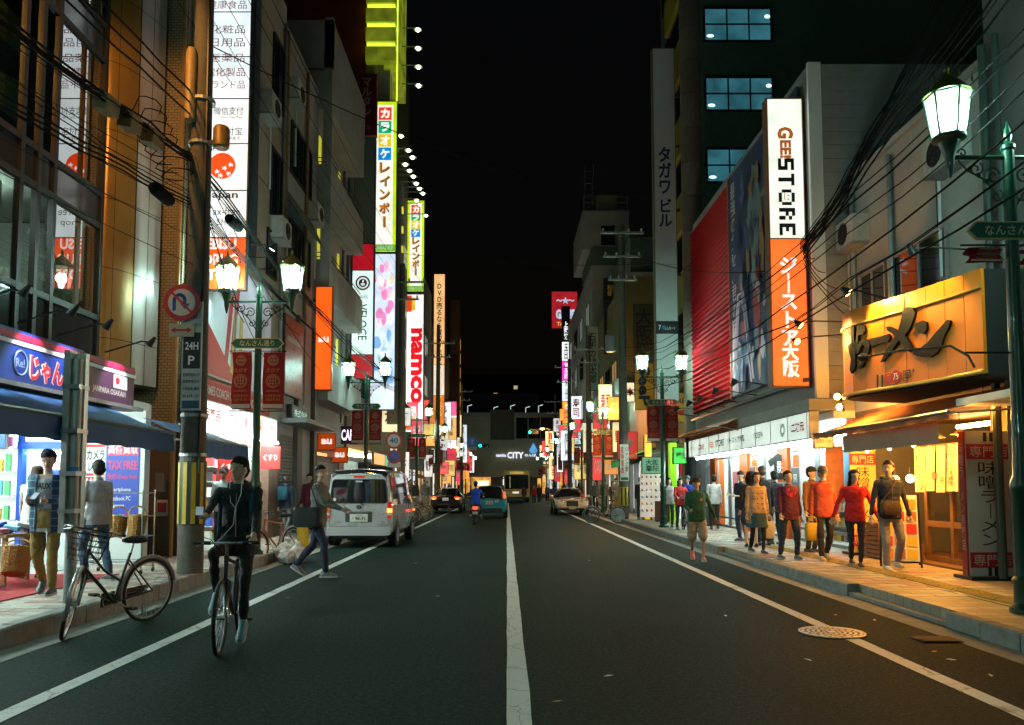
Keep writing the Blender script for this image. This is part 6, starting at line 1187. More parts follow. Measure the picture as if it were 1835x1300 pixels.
sign('red_arcade_sign', 'square red sign with pale pixel letters high behind the right buildings', 'sign', (6.6, 88, 21.6), CF, 2.9, 4.2, .5, ((0, 1, EM('arcade_panel', (.55, .02, .03), .75)),), (('GAME', .1, -.5, 2.2, 1.1, EM('letter_ice', (.6, .75, 1), .9), .06), ('～☆～', .1, 1.1, 2.1, .8, EM('letter_ice', (.6, .75, 1), .9), .05), ('TAITO', 0, -1.6, 1.8, .45, EM('letter_amber', (1, .5, .1), .9), .04)))
ST = [((.92, .95, 1), '上遊技'), ((1, 1, 1), '玉出'), ((1, .05, .6), '萌え三姉'), ((.85, .95, 1), '3F マッサージ'), ((1, .35, .03), 'とり鉄'), ((.25, .9, .1), '居酒屋'), ((1, .1, .15), 'カラオケ')]
tw = thing('sign_tower', 'tower of stacked coloured lit sign boxes on the far right side', 'sign', (5.75, 75, 12), world=True); z = 17.7
boxpart(tw, 'spine', FRAMEM, 5.34, 6.16, 75.01, 75.4, 5.5, 19)
for k, (c, tx) in enumerate(ST):
    h_ = (2.2, 1.9, 1.9, 2.0, 2.2, 1.5, 2.0)[k]; dark = k == 0
    MB().slab((5.75, 75, z - h_ / 2), XP, ZP, .76, h_ - .06, .02).build('panel', M('tower_black', (.02, .02, .02), .5) if dark else EM('tower_%d' % k, c, 1.25), tw); MB().text(vert(tx), (5.75, 74.985, z - h_ / 2), XP, ZP, .4, h_ * .8, .03).build('lettering', EM('tower_t0', (1, 1, 1), 1.3) if k in (0, 2, 4, 5, 6) else M('print_navy', (.01, .02, .06), .5), tw); z -= h_
tw2 = thing('narrow_sign_tower', 'narrower tower of green and red lit signs just right of the stacked coloured boxes', 'sign', (6.3, 66, 9), world=True); z = 9.2
boxpart(tw2, 'spine', FRAMEM, 5.9, 6.5, 66.01, 66.3, 3, 9.4)
for k, (c, h_) in enumerate((((.75, .95, 1), 1.6), ((.2, .95, .15), 2.0), ((1, .08, .1), 2.4))): MB().slab((6.2, 66, z - h_ / 2), XP, ZP, .56, h_ - .06, .02).build('panel', EM('tower2_%d' % k, c, 1.2), tw2); MB().text(vert(('鍼灸', '緑茶', '焼肉'))if False else vert(('鍼灸', '緑茶館', '焼肉亭')[k]), (6.2, 65.985, z - h_ / 2), XP, ZP, .34, h_ * .75, .02).build('lettering', WTXT if k else BTH, tw2); z -= h_
rnd = random.Random(21)
for k in range(28):
    y = 34 + k * 1.9; h_ = rnd.uniform(.6, 1.9); w_ = rnd.uniform(.5, .9); col = rnd.choice(((1, .35, .08), (.9, .06, .06), (.9, .95, 1), (1, .7, .2), (.9, .92, .9), (1, .85, .5)))
    sign('small_lit_sign', 'small %s lit sign reading %s in the far right row' % (CN(col), TXS[k % 7]), 'sign', (5.6 + rnd.uniform(-.4, .3), y, rnd.uniform(2.5, 6.2)), CF, w_, h_, .15, ((0, 1, EM('minir_%d' % k, col, rnd.uniform(.6, 1.1))),), ((TXS[k % 7], 0, 0, w_ * .7, h_ * .5, WTXT if sum(col) < 2 else ERED, .02),), group='small lit signs of the far right shops')
fr_ = [(33.3, 36, (.5, 1, .7)), (36.3, 39.6, (.9, .95, 1)), (40.3, 44, (1, .75, .45)), (44.5, 49, (1, .9, .75)), (49.5, 53.2, (1, .55, .2)), (54.5, 60, (.95, .97, 1)), (61, 67, (1, .7, .4)), (68, 75, (1, .85, .65)), (76, 82, (.9, .95, 1))]
for k, (y0, y1, c) in enumerate(fr_):
    root = r4 if y0 < 53.5 else r5
    boxpart(root, 'shop_front', EM('rfront_glow_%d' % k, c, 1.15, .6), 6.4, 6.5, y0, y1, .4, 2.6); boxpart(root, 'shop_lintel', WALLS['dark'], 6.15, 6.5, y0 - .2, y1 + .2, 2.6, 3.05)
    for q in range(3): boxpart(root, 'shop_pier', WALLS['grey'], 6.2, 6.45, y0 + (y1 - y0) * (q / 2) - .15, y0 + (y1 - y0) * (q / 2) + .15, .2, 2.6)
# orange sodium street light
def sodium(lab, p, x0):
    t = thing('sodium_lamp', lab, 'street light', p, world=True); p = V(*p)
    part(t, 'arm', GALV, lambda b: b.tube([(x0, p.y, p.z - .25), (x0 + (p.x - x0) * .6, p.y, p.z), p], .035, 6)); part(t, 'hood', GALV, lambda b: b.ell(p + ZP * .05, (.35, .16, .08), 12, 6), 50)
    part(t, 'lamp_bowl', M('sodium_glow', (1, .6, .2), .4, emit=(1, .42, .06), es=26), lambda b: b.ell(p - ZP * .03, (.24, .12, .08), 12, 6), 60)
    near = p.y < 20; ld = bpy.data.lights.new('sodium', 'SPOT' if near else 'POINT'); ld.energy = 1700 if near else 1500
    if near: ld.spot_size = R(80); ld.spot_blend = .5
    ld.color = (1, .45, .1); ld.shadow_soft_size = .15; lo = bpy.data.objects.new('sodium', ld); COL.objects.link(lo); lo.parent = t; lo.location = (0, -.05, -.2)
    if near: lo.rotation_euler = (V(-6.5, 14.6, 6.2) - p).to_track_quat('-Z', 'Y').to_euler()
sodium('bright orange sodium street light between the right lanterns', (4.55, 36.3, 5.1), 5.3); sodium('orange sodium street light on the left kerb just behind the picture edge', (-5.75, 9.0, 9.6), -6.9); sodium('far orange sodium street light hanging over the right lane', (4.2, 92, 8.3), 5.6)
# ================================================================ far end of the street
fe = thing('station_building', 'wide brown station building closing the far end of the street with lit letters', 'building', (0, 125, 0), world=True)
boxpart(fe, 'wall', M('station_wall', (.48, .33, .23), .8, noise_=.15, scale=.6), -40, 40, 126, 150, 3, 13.2); boxpart(fe, 'upper_wall', M('tower_black2', (.02, .024, .024), .9), -40, 5.5, 130, 150, 13.2, 17); boxpart(fe, 'parapet', CONC, -40, 40, 125.7, 126, 12.8, 13.4)
boxpart(fe, 'tower_wall', WALLS['brown'], -2.6, 1.2, 125.6, 127, 9, 13.9); boxpart(fe, 'ground_wall', WALLS['brown'], -40, 40, 127, 128, 0, 3)
boxpart(fe, 'dark_glazing', DGLASS, 1.4, 11, 125.9, 126, 9.2, 12.6); 
for k in range(5): boxpart(fe, 'glazing_bar', GALV, 1.4 + 2 * k, 1.5 + 2 * k, 125.84, 125.9, 9.2, 12.6)
ltr = EM('city_white', (.75, .85, 1), 1.6)
for tx_, x_, w_, h_ in (('CITY', 1.4, 2.6, 1.0), ('namba', -.9, 1.6, .5), ('なんば', 3.8, 1.8, .4)): part(fe, 'lettering', ltr, lambda b: b.text(tx_, (x_, 125.5, 6.5), XP, ZP, w_, h_, .02))
part(fe, 'blue_drop', EM('drop_blue', (.1, .4, .8), .9), lambda b: b.prism([(0, .9), (.7, -.4), (.3, -.8), (-.3, -.8), (-.7, -.4)], (4.3, 125.5, 7.6), XP, ZP, .1))
for k in range(4): boxpart(fe, 'lit_panel', EM('panel_ice', (.9, .95, 1), 1.5), -.6 + .95 * k, .15 + .95 * k, 126.8, 126.9, 2.9, 3.7)
boxpart(fe, 'lit_panel', EM('panel_ice', (.9, .95, 1), 1.5), -.6, 1.2, 126.8, 126.9, 1.7, 2.7)
boxpart(fe, 'warm_front', EM('front_amber', (1, .45, .08), .9, .6), -7, -2.6, 126.8, 126.9, .3, 3.2); boxpart(fe, 'warm_sign', EM('warm_ivory', (1, .85, .55), 1.6), -4.8, -2.9, 126.7, 126.78, 1.6, 2.4)
boxpart(fe, 'shop_band', EM('band_ice', (.8, .95, 1), .9, .6), -7.2, -4, 126.7, 126.78, 8.7, 9.3)
for k in range(6): boxpart(fe, 'warm_front', EM('front_amber', (1, .45, .08), .9, .6), 5 + 3 * k, 7 + 3 * k, 126.8, 126.9, .3, 2.8)
tb_ = thing('distant_tower', 'very dark distant tower block with a few lit windows behind the station', 'building', (0, 240, 0), world=True)
boxpart(tb_, 'wall', M('tower_black2', (.02, .024, .024), .9), -70, 60, 240, 260, 0, 36)
for k, (px, py) in enumerate(((888, 708), (924, 695), (935, 710), (870, 712), (955, 720), (910, 723), (850, 722))):
    p = atY(px, py, 239.9); boxpart(tb_, 'lit_window', EM('far_win_%d' % (k % 3), ((1, .5, .15), (1, .8, .5), (.7, .9, 1))[k % 3], .5), p.x - .6, p.x + .6, 239.8, 239.9, p.z - .5, p.z + .6)
for k, px in enumerate((838, 885, 915, 942, 965)):
    p = atY(px, 728 + (k % 2) * 3, 126.5); t = thing('roof_lamp', 'small hooked lamp on the station roof edge', 'lamp', (p.x, p.y, 13.4), group='hooked lamps on the station roof', world=True)
    part(t, 'post', EM('roof_lamp_glow', (.7, .95, .9), .8), lambda b: b.tube([(p.x, p.y, 13.4), (p.x, p.y, p.z), (p.x + .7, p.y, p.z + .2)], .07, 5))
# traffic signals and road signs
def signal(lab, c, arm_from, x_arm):
    t = thing('traffic_signal', lab, 'traffic light', arm_from, world=True); c = V(*c); a = V(*arm_from)
    part(t, 'pole', GALV, lambda b: b.tube([a, (a.x, a.y, c.z + .3), (c.x, c.y + .1, c.z + .35)], .08, 8)); part(t, 'housing', M('signal_grey', (.12, .14, .14), .5), lambda b: b.box(c.x - .2, c.x + 1.1, c.y, c.y + .2, c.z - .22, c.z + .22))
    for k in range(3): part(t, 'lens', EM('signal_go', (.0, .95, .6), 6., 0) if k == 0 else M('lens_off', (.03, .02, .02), .3), lambda b: b.lathe([(.16, 0), (.15, .03)], (c.x + .03 + .42 * k, c.y - .01, c.z), 16, (0, -1, 0)))
    for k in range(3): part(t, 'visor', BLACKM, lambda b: b.lathe([(.175, 0), (.175, .2)], (c.x + .03 + .42 * k, c.y - .01, c.z), 14, (0, -1, 0), False))
signal('green traffic signal hanging over the road by the station', atY(949, 775, 96), (5.2, 96, 0), 1); signal('green traffic signal on the left beside the blue arrow sign', atY(860, 799, 92), (-5.3, 92, 0), -1)
sp = atY(846, 792, 90); t = thing('one_way_sign', 'round blue straight-ahead arrow sign on the far left', 'road sign', sp, world=True)
part(t, 'disc', EM('disc_navy', (.01, .05, .18), .5, 0), lambda b: b.lathe([(.55, 0), (.55, .03)], sp, 24, (0, -1, 0))); part(t, 'arrow', SB, lambda b: b.prism([(-.08, -.35), (.08, -.35), (.08, .1), (.22, .1), (0, .4), (-.22, .1), (-.08, .1)], sp - YP * .04, XP, ZP, .005)); part(t, 'post', GALV, lambda b: b.tube([(sp.x, sp.y + .1, 0), (sp.x, sp.y + .1, sp.z)], .05, 6)); part(t, 'sub_plate', SB, lambda b: b.slab(sp - ZP * .8, XP, ZP, 1.0, .35, .02))
def round_sign(lab, p, r_, kind, post=True):
    p = V(*p); t = thing('traffic_sign', lab, 'road sign', (p.x, p.y, SWZL), world=True)
    part(t, 'plate', SR, lambda b: b.lathe([(r_, 0), (r_, .02)], p, 28, (0, -1, 0)))
    part(t, 'disc', SB if kind == '40' else SBL, lambda b: b.lathe([(r_ * .76, 0), (r_ * .76, .003)], p - YP * .021, 28, (0, -1, 0)))
    if kind == '40': part(t, 'lettering', SBL, lambda b: b.text('40', p - YP * .028, XP, ZP, r_ * 1.0, r_ * .62, .02))
    else: part(t, 'slash', SR, lambda b: b.add([p + V(x * r_, -.028, z * r_) for x, z in ((-.6, .5), (-.5, .6), (.6, -.5), (.5, -.6))], [(0, 3, 2, 1)]))
    return t
q = atY(706, 790, 24); t = round_sign('round white 40 speed limit sign with red ring above the silver van', q, .26, '40'); part(t, 'post', GALV, lambda b: b.tube([(q.x, q.y + .05, .2), (q.x, q.y + .05, q.z + .3)], .035, 8))
q2 = atY(706, 819, 23.98); round_sign('round blue no parking sign with red ring under the speed limit sign', q2, .215, 'np'); q3 = atY(706, 833, 23.97); tag(MB().slab(q3, XP, ZP, .4, .16, .02).build('sub_plate', SB), 'small white plate under the blue no parking sign', 'road sign')
# ================================================================ vehicles
TYRE = M('tyre', (.012, .012, .013), .8); RIM = M('wheel_rim', (.35, .36, .37), .3, .9); CARGL = M('car_glass', (.01, .012, .014), .04, spec=.8, coat=1)
TAILR = M('tail_red', (.35, .01, .01), .2, emit=(1, .02, .01), es=.5); TAILON = M('tail_lit', (1, .2, .05), .3, emit=(1, .16, .02), es=12); BRAKE = M('brake_lit', (1, .1, .05), .3, emit=(1, .04, .015), es=7)
PLATE = M('number_plate', (.6, .58, .5), .45); CHROME = M('chrome', (.6, .6, .6), .12, 1.)
def cr(a, b, c, d, t): return tuple(.5 * (2 * q + (r - p) * t + (2 * p - 5 * q + 4 * r - s) * t * t + (3 * q - p - 3 * r + s) * t ** 3) for p, q, r, s in zip(a, b, c, d))
def car(name, lab, cat, loc, rotz, st, paint, glass_y, pillars, wheels, r_, sub=4):
    t = thing(name, lab, cat, loc, rotz)
    S = []
    for i in range(len(st) - 1):
        p = st[max(0, i - 1)]; q = st[min(len(st) - 1, i + 2)]
        for k in range(sub): S.append(cr(p, st[i], st[i + 1], q, k / sub))
    S.append(st[-1])
    def ring(s):
        y, zb, zm, hb, zt, ht = s
        R_ = [(0, zb), (hb - .12, zb), (hb - .025, zb + .09), (hb, (zb + zm) / 2), (hb - .012, zm), (ht + .02, max(zm + .005, zt - .09)), (ht - .07, max(zm + .012, zt - .015)), (0, zt + .025)]
        return [V(x, y, z) for x, z in R_] + [V(-x, y, z) for x, z in R_[6:0:-1]]
    rg = [ring(s) for s in S]; n = 14; body, side, ws, rw = MB(), [MB(), MB()], MB(), MB()
    for i in range(len(rg) - 1):
        ym = (S[i][0] + S[i + 1][0]) / 2; slope = (S[i + 1][4] - S[i][4]) / max(1e-6, S[i + 1][0] - S[i][0]); cab = min(S[i][4] - S[i][2], S[i + 1][4] - S[i + 1][2]) > .12
        for j in range(n):
            f = [rg[i][j], rg[i][(j + 1) % n], rg[i + 1][(j + 1) % n], rg[i + 1][j]][::-1]; tgt = body
            if j in (4, 9) and cab and glass_y[0] < ym < glass_y[1] and not any(abs(ym - p) < .06 for p in pillars): tgt = side[0 if j == 4 else 1]
            if j in (5, 6, 7, 8) and abs(slope) > .33 and S[i][4] - S[i][2] + S[i + 1][4] - S[i + 1][2] > .1: tgt = ws if slope < 0 else rw
            tgt.quad(*f)
    body.add(rg[0], [tuple(range(n))]); body.add(rg[-1], [tuple(range(n))[::-1]])
    body.build('body', paint, t, 32)
    for m_ in side: m_.build('side_window', CARGL, t, 40)
    if ws.f: ws.build('windscreen', CARGL, t, 40)
    if rw.f: rw.build('rear_window', CARGL, t, 40)
    hb = max(s[3] for s in st)
    for y in wheels:
        for s in (-1, 1):
            part(t, 'wheel_arch', DARK, lambda b: b.lathe([(r_ + .06, 0), (r_ + .06, .004)], (s * (hb - .002), y, r_ + .02), 20, (s, 0, 0)))
            w_ = part(t, 'wheel', TYRE, lambda b: b.lathe([(r_ * .6, -.19), (r_ * .95, -.19), (r_, -.15), (r_, -.03), (r_ * .95, .012), (r_ * .6, .012)], (s * hb, y, r_), 22, (s, 0, 0)), 40)
            part(w_, 'rim', RIM, lambda b: b.lathe([(.02, .004), (r_ * .3, .01), (r_ * .58, .0), (r_ * .62, .016)], (s * hb, y, r_), 18, (s, 0, 0)), 40)
    return t
def plate(t, y, z, tx, w_=.33, h_=.165, f=-1, m=None):
    p = part(t, 'number_plate', m or PLATE, lambda b: b.slab((0, y, z), XP * -f, ZP, w_, h_, .012)); part(p, 'lettering', M('plate_green', (.01, .1, .05), .5), lambda b: (b.text(tx, (0, y + f * .004, z - .02), XP * -f, ZP, w_ * .72, h_ * .45, .02), b.text('大阪 400', (0, y + f * .004, z + .055), XP * -f, ZP, w_ * .4, h_ * .2)))
SILV = M('van_silver', (.40, .41, .42), .28, .25, coat=.8, noise_=.05, scale=2); 
van = car('delivery_van', 'silver minivan stopped at the left kerb with its orange indicator lit', 'van', (-3.58, 21.3, 0), R(-1.5),
    [(-2.02, .34, 1.0, .775, 1.80, .63), (-1.97, .31, 1.02, .82, 1.87, .67), (-1.75, .3, 1.04, .832, 1.92, .69), (-.4, .3, 1.04, .832, 1.93, .69), (.9, .3, 1.02, .832, 1.91, .68), (1.25, .3, 1.0, .83, 1.78, .66), (1.72, .3, .98, .81, 1.1, .7), (1.95, .32, .9, .76, .95, .68), (2.03, .36, .75, .7, .8, .6)],
    SILV, (-1.85, 1.6), (-.75, .3, 1.0), (-1.28, 1.3), .29)
def rr(x0, x1, z0, z1, r, tz=0.):
    P = []
    for cx, cz, a0 in ((x1 - r, z1 - r, 0), (x0 + r, z1 - r, 90), (x0 + r, z0 + r, 180), (x1 - r, z0 + r, 270)):
        for k in range(4): a = R(a0 + 30 * k); P.append((cx + r * math.cos(a), cz + r * math.sin(a)))
    return [(x * (1 - tz * (z - z0) / (z1 - z0)), z) for x, z in P]
Yr = -2.021
rwn = part(van, 'rear_window', CARGL, lambda b: b.prism(rr(-.70, .70, 1.1, 1.66, .07, .09), (0, Yr - .006, 0), XP, ZP, .01)); part(rwn, 'seal', RUBBER, lambda b: b.tube([(x * 1.015, Yr - .004, 1.38 + (z - 1.38) * 1.03) for x, z in rr(-.70, .70, 1.1, 1.66, .07, .09)], .012, 4, closed=True))
part(rwn, 'sticker', SB, lambda b: (b.lathe([(.04, 0), (.04, .002)], (-.6, Yr - .007, 1.18), 12, (0, -1, 0)), b.slab((-.0, Yr - .008, 1.62), XP, ZP, .16, .035, .002)))
part(rwn, 'wiper', BLACKM, lambda b: (b.tube([(.02, Yr - .03, 1.12), (.12, Yr - .03, 1.03)], .014, 5), b.tube([(-.05, Yr - .028, 1.16), (.02, Yr - .03, 1.11)], .01, 5)))
part(van, 'high_brake_light', TAILR, lambda b: b.slab((.0, Yr - .012, 1.735), XP, ZP, .27, .045, .02)); part(van, 'tailgate_seam', FRAMEM, lambda b: b.tube([(x, Yr - .001, z) for x, z in rr(-.735, .735, .52, 1.76, .06, .08)], .005, 4, closed=True))
part(van, 'bumper', M('van_bumper', (.42, .43, .44), .35, .2, coat=.5), lambda b: b.loft([[V(x, y, z) for x, z in rr(-.79, .79, .3, .52, .06)] for y in (-2.09, -1.96)]), 30); part(van, 'bumper_lip', BLACKM, lambda b: b.slab((0, Yr + .03, .27), XP, ZP, 1.3, .1, .1))
part(van, 'plate_recess', FRAMEM, lambda b: b.prism(rr(-.33, .33, .62, .87, .03), (0, Yr - .003, 0), XP, ZP, .004)); plate(van, Yr - .014, .73, '・90-71', .44, .19)
part(van, 'handle_strip', M('van_trim', (.3, .3, .3), .3, .8), lambda b: b.slab((0, Yr - .02, .875), XP, ZP, .64, .035, .02)); part(van, 'badge', CHROME, lambda b: [b.tube([(a_ * math.cos(q), Yr - .01, .99 + c_ * math.sin(q)) for q in [2 * math.pi * k / 16 for k in range(16)]], .006, 4, closed=True) for a_, c_ in ((.065, .042), (.028, .04), (.045, .016))])
for s in (-1, 1):
    tl = part(van, 'tail_lamp', TAILR, lambda b: b.box(s * .76 - .05, s * .76 + .05, Yr - .02, Yr + .05, .72, 1.12)); part(tl, 'indicator', TAILON if s > 0 else M('indicator_off', (.5, .12, .02), .25), lambda b: b.box(s * .76 - .052, s * .76 + .054, Yr - .025, Yr + .045, .86, .96))
    part(tl, 'reverse_lens', M('lens_white', (.5, .5, .5), .2), lambda b: b.box(s * .76 - .051, s * .76 + .052, Yr - .023, Yr + .047, .79, .85))
    part(van, 'mirror', SILV, lambda b: b.ell((s * .97, 1.35, 1.12), (.1, .06, .12), 10, 6), 60); part(van, 'door_handle', CHROME, lambda b: b.box(s * .836 - .01, s * .836 + .012, -.35, -.18, .93, .96))
    part(van, 'side_marker', TAILON if s > 0 else TAILR, lambda b: b.box(s * .832 - .008, s * .832 + .008, 1.62, 1.72, .8, .85))
part(van, 'exhaust', BLACKM, lambda b: b.tube([(-.3, -1.9, .22), (.5, -1.8, .24)], .05, 8)); part(van, 'axle', BLACKM, lambda b: b.tube([(-.7, -1.28, .29), (.7, -1.28, .29)], .06, 8))
HB = [(-1.95, .36, .78, .70, .92, .55), (-1.88, .28, .9, .80, 1.02, .58), (-1.62, .25, .93, .835, 1.42, .56), (-1.3, .24, .93, .845, 1.5, .57), (-.3, .23, .92, .85, 1.52, .58), (.35, .23, .91, .85, 1.46, .56), (1.05, .24, .89, .84, .96, .66), (1.6, .26, .84, .8, .88, .62), (1.9, .32, .7, .68, .74, .5)]
bc = car('blue_hatchback', 'small turquoise hatchback driving away behind the scooter', 'car', (-.82, 38.9, 0), 0, HB, M('car_turquoise', (.015, .24, .36), .28, .2, coat=.9), (-1.75, 1.2), (-.9, .1, .95), (-1.25, 1.2), .3)
plate(bc, -1.97, .74, '22-08'); part(bc, 'bumper_trim', BLACKM, lambda b: b.slab((0, -1.955, .4), XP, ZP, 1.2, .14, .05)); part(bc, 'lettering', WTXT, lambda b: b.text('EC', (.36, -1.96, .8), XP, ZP, .2, .09, .02))
for s in (-1, 1): part(bc, 'tail_lamp', BRAKE if s > 0 else TAILR, lambda b: b.ell((s * .71, -1.76, 1.05), (.05, .1, .2), 8, 8), 60)
SE = [(-2.45, .38, .72, .74, .8, .5), (-2.35, .26, .84, .86, .93, .58), (-1.9, .24, .9, .91, .97, .62), (-1.3, .23, .91, .92, 1.2, .58), (-.75, .22, .91, .92, 1.38, .56), (.1, .22, .9, .92, 1.4, .57), (.55, .22, .89, .92, 1.28, .56), (1.1, .23, .87, .92, .93, .62), (1.8, .24, .83, .9, .87, .6), (2.2, .27, .77, .85, .8, .54), (2.38, .33, .68, .76, .7, .45), (2.46, .4, .58, .6, .6, .35)]
tx = car('black_sedan', 'black sedan with glowing orange tail lights stopped on the left', 'car', (-3.45, 46.6, 0), 0, SE, M('car_black', (.02, .012, .01), .22, .2, coat=.9), (-1.6, 1.0), (-.5, .3), (-1.45, 1.45), .33)
plate(tx, -2.47, .78, '51-30', .33, .165, -1, M('plate_lit', (.7, .7, .7), .4, emit=(.9, .95, 1), es=.4)); part(tx, 'bumper_strip', CHROME, lambda b: b.slab((-.1, -2.46, .5), XP, ZP, .7, .04, .02))
for s in (-1, 1): l_ = part(tx, 'tail_lamp', BRAKE, lambda b: b.ell((s * .62, -2.36, .84), (.22, .06, .07), 10, 6), 60); part(l_, 'lit_core', TAILON, lambda b: b.ell((s * .66, -2.41, .8), (.12, .04, .045), 8, 6), 60)
CRM2 = M('car_cream', (.74, .68, .56), .2, .25, coat=1.)
bn = car('cream_sedan', 'large cream luxury sedan parked facing the camera on the right', 'car', (3.45, 43.6, 0), R(180), SE, CRM2, (-1.6, 1.0), (-.5, .3), (-1.45, 1.5), .36)
part(bn, 'grille', M('grille_dark', (.05, .05, .05), .3, .8), lambda b: b.prism(rr(-.3, .3, .46, .72, .06), (0, 2.475, 0), -XP, ZP, .05)); part(bn, 'grille_frame', CHROME, lambda b: b.tube([(-x, 2.48, z) for x, z in rr(-.31, .31, .45, .73, .06)], .014, 4, closed=True)); plate(bn, 2.49, .38, '10-01', .33, .165, 1)
part(bn, 'lower_intake', DARK, lambda b: b.slab((0, 2.41, .3), -XP, ZP, 1.3, .1, .02))
for s in (-1, 1):
    for (dx, dz, q) in ((.55, .68, .11), (.74, .66, .085)): h_ = part(bn, 'headlamp', CHROME, lambda b: b.lathe([(q, -.06), (q, .03), (q * .85, .035)], (s * dx, 2.34 - .08 * (dx > .6), dz), 16, (s * .15, 1, 0)), 40); part(h_, 'lens', M('lamp_lens', (.5, .5, .48), .05, coat=1), lambda b: b.lathe([(q * .84, .036), (q * .4, .05)], (s * dx, 2.34 - .08 * (dx > .6), dz), 14, (s * .15, 1, 0)), 60)
    part(bn, 'mirror', CRM2, lambda b: b.ell((s * 1.0, .75, .98), (.11, .07, .08), 10, 6), 60)
bs = thing('city_bus', 'yellow and white bus coming down the far end of the street', 'bus', (.95, 79, 0), R(180))
part(bs, 'body', M('bus_yellow', (.5, .3, .06), .4, coat=.4), lambda b: b.loft([[V(x, y, z) for x, z in rr(-1.22, 1.22, .35, 3.0, .16)] for y in (-5, 4.9, 5.0)]), 30); part(bs, 'windscreen', M('bus_glass', (.015, .02, .02), .05, spec=.8), lambda b: b.prism(rr(-1.1, 1.1, 1.25, 2.6, .1), (0, 5.012, 0), -XP, ZP, .01)); part(bs, 'destination_panel', EM('bus_display', (.9, .5, .1), .5), lambda b: b.slab((0, 5.014, 2.78), -XP, ZP, 1.3, .22, .01))
part(bs, 'skirt', BLACKM, lambda b: b.slab((0, 5.03, .42), -XP, ZP, 2.3, .2, .04)); part(bs, 'front_panel', EM('bus_plate', (1, 1, .9), .9), lambda b: b.slab((.1, 5.02, .92), -XP, ZP, .6, .16, .01)); part(bs, 'curtain_lights', EM('bus_beads', (.8, .8, .3), .8), lambda b: [b.ell((.62 + .03 * (k % 2), 5.02, 1.4 + .09 * k), (.03, .01, .03), 6, 4) for k in range(12)], kind='stuff')
for s in (-1, 1):
    part(bs, 'headlamp', M('lamp_lens', (.5, .5, .48), .05), lambda b: b.ell((s * .92, 5.0, .8), (.16, .03, .09), 10, 6)); part(bs, 'mirror', BLACKM, lambda b: b.box(s * 1.38 - .09, s * 1.38 + .09, 5.1, 5.2, 2.1, 2.5)); part(bs, 'wheel', TYRE, lambda b: b.lathe([(.3, -.3), (.48, -.3), (.48, 0), (.3, 0)], (s * 1.2, 3.0, .48), 18, (s, 0, 0)), 40)
# scooter
sc_ = thing('motor_scooter', 'dark motor scooter with red tail lamp ridden by the person in blue', 'scooter', (-1.22, 31, 0))
part(sc_, 'body', M('scooter_dark', (.02, .02, .024), .3, coat=.6), lambda b: (b.loft([[V(x * w_, y, zc + z * h_) for x, z in rr(-1, 1, -1, 1, .5)] for y, w_, zc, h_ in ((-.72, .05, .66, .05), (-.6, .13, .62, .13), (-.2, .16, .6, .16), (.1, .12, .5, .14), (.2, .1, .42, .08))]), b.loft([[V(x * w_, y, zc + z * h_) for x, z in rr(-1, 1, -1, 1, .5)] for y, w_, zc, h_ in ((.42, .17, .62, .3), (.5, .14, .66, .3))])), 40)
part(sc_, 'floorboard', BLACKM, lambda b: b.box(-.17, .17, .1, .5, .26, .32)); part(sc_, 'seat', RUBBER, lambda b: b.ell((0, -.25, .78), (.15, .36, .06), 12, 6), 60); part(sc_, 'handlebar', BLACKM, lambda b: (b.tube([(-.33, .42, 1.0), (0, .48, 1.02), (.33, .42, 1.0)], .018, 6), b.tube([(0, .62, .28), (0, .46, 1.02)], .03, 8)))
for y in (-.6, .65): w_ = part(sc_, 'wheel', TYRE, lambda b: b.lathe([(.12, -.05), (.2, -.05), (.22, -.02), (.22, .02), (.2, .05), (.12, .05)], (0, y, .22), 20, (1, 0, 0)), 40)
part(sc_, 'tail_lamp', BRAKE, lambda b: b.ell((0, -.75, .66), (.1, .03, .06), 10, 6), 60); plate(sc_, -.8, .48, '75-19', .2, .11); part(sc_, 'rear_fender', BLACKM, lambda b: b.slab((0, -.78, .42), XP, ZP, .13, .3, .02))
for s in (-1, 1): part(sc_, 'mirror', BLACKM, lambda b: (b.tube([(s * .25, .42, 1.0), (s * .3, .42, 1.18)], .008, 5), b.ell((s * .32, .42, 1.22), (.06, .015, .045), 8, 5))); part(sc_, 'indicator', M('indicator_off', (.5, .12, .02), .25), lambda b: b.ell((s * .15, -.74, .62), (.04, .02, .025), 8, 5))
# ================================================================ bicycles
def wheel(t, hub, rad, rot=None, fend=None, tm=RUBBER, light=False):
    hub = V(*hub); rot = rot or (lambda p: p); N = 36
    C = lambda r, a: rot(hub + V(0, math.cos(a) * r, math.sin(a) * r))
    w_ = part(t, 'wheel', tm, lambda b: b.tube([C(rad - .018, 2 * math.pi * k / N) for k in range(N)], .019, 6, closed=True), 60)
    part(w_, 'rim', STEEL, lambda b: b.tube([C(rad - .042, 2 * math.pi * k / N) for k in range(N)], .009, 5, closed=True), 60)
    part(w_, 'spokes', STEEL, lambda b: [b.tube([rot(hub + V(.025 * (1 if k % 2 else -1), math.cos(2 * math.pi * k / 28 + .25 * (1 if k % 4 < 2 else -1)) * .02, math.sin(2 * math.pi * k / 28) * .02)), C(rad - .045, 2 * math.pi * k / 28)], .0017 if not light else .003, 3) for k in range(28)], kind='stuff')
    part(w_, 'hub', STEEL, lambda b: b.tube([rot(hub + V(-.045, 0, 0)), rot(hub + V(.045, 0, 0))], .02, 8))
    if fend: part(t, 'mudguard', fend, lambda b: b.tube([C(rad + .022, R(a)) for a in range(-10, 175, 12)], .019, 5), 60)
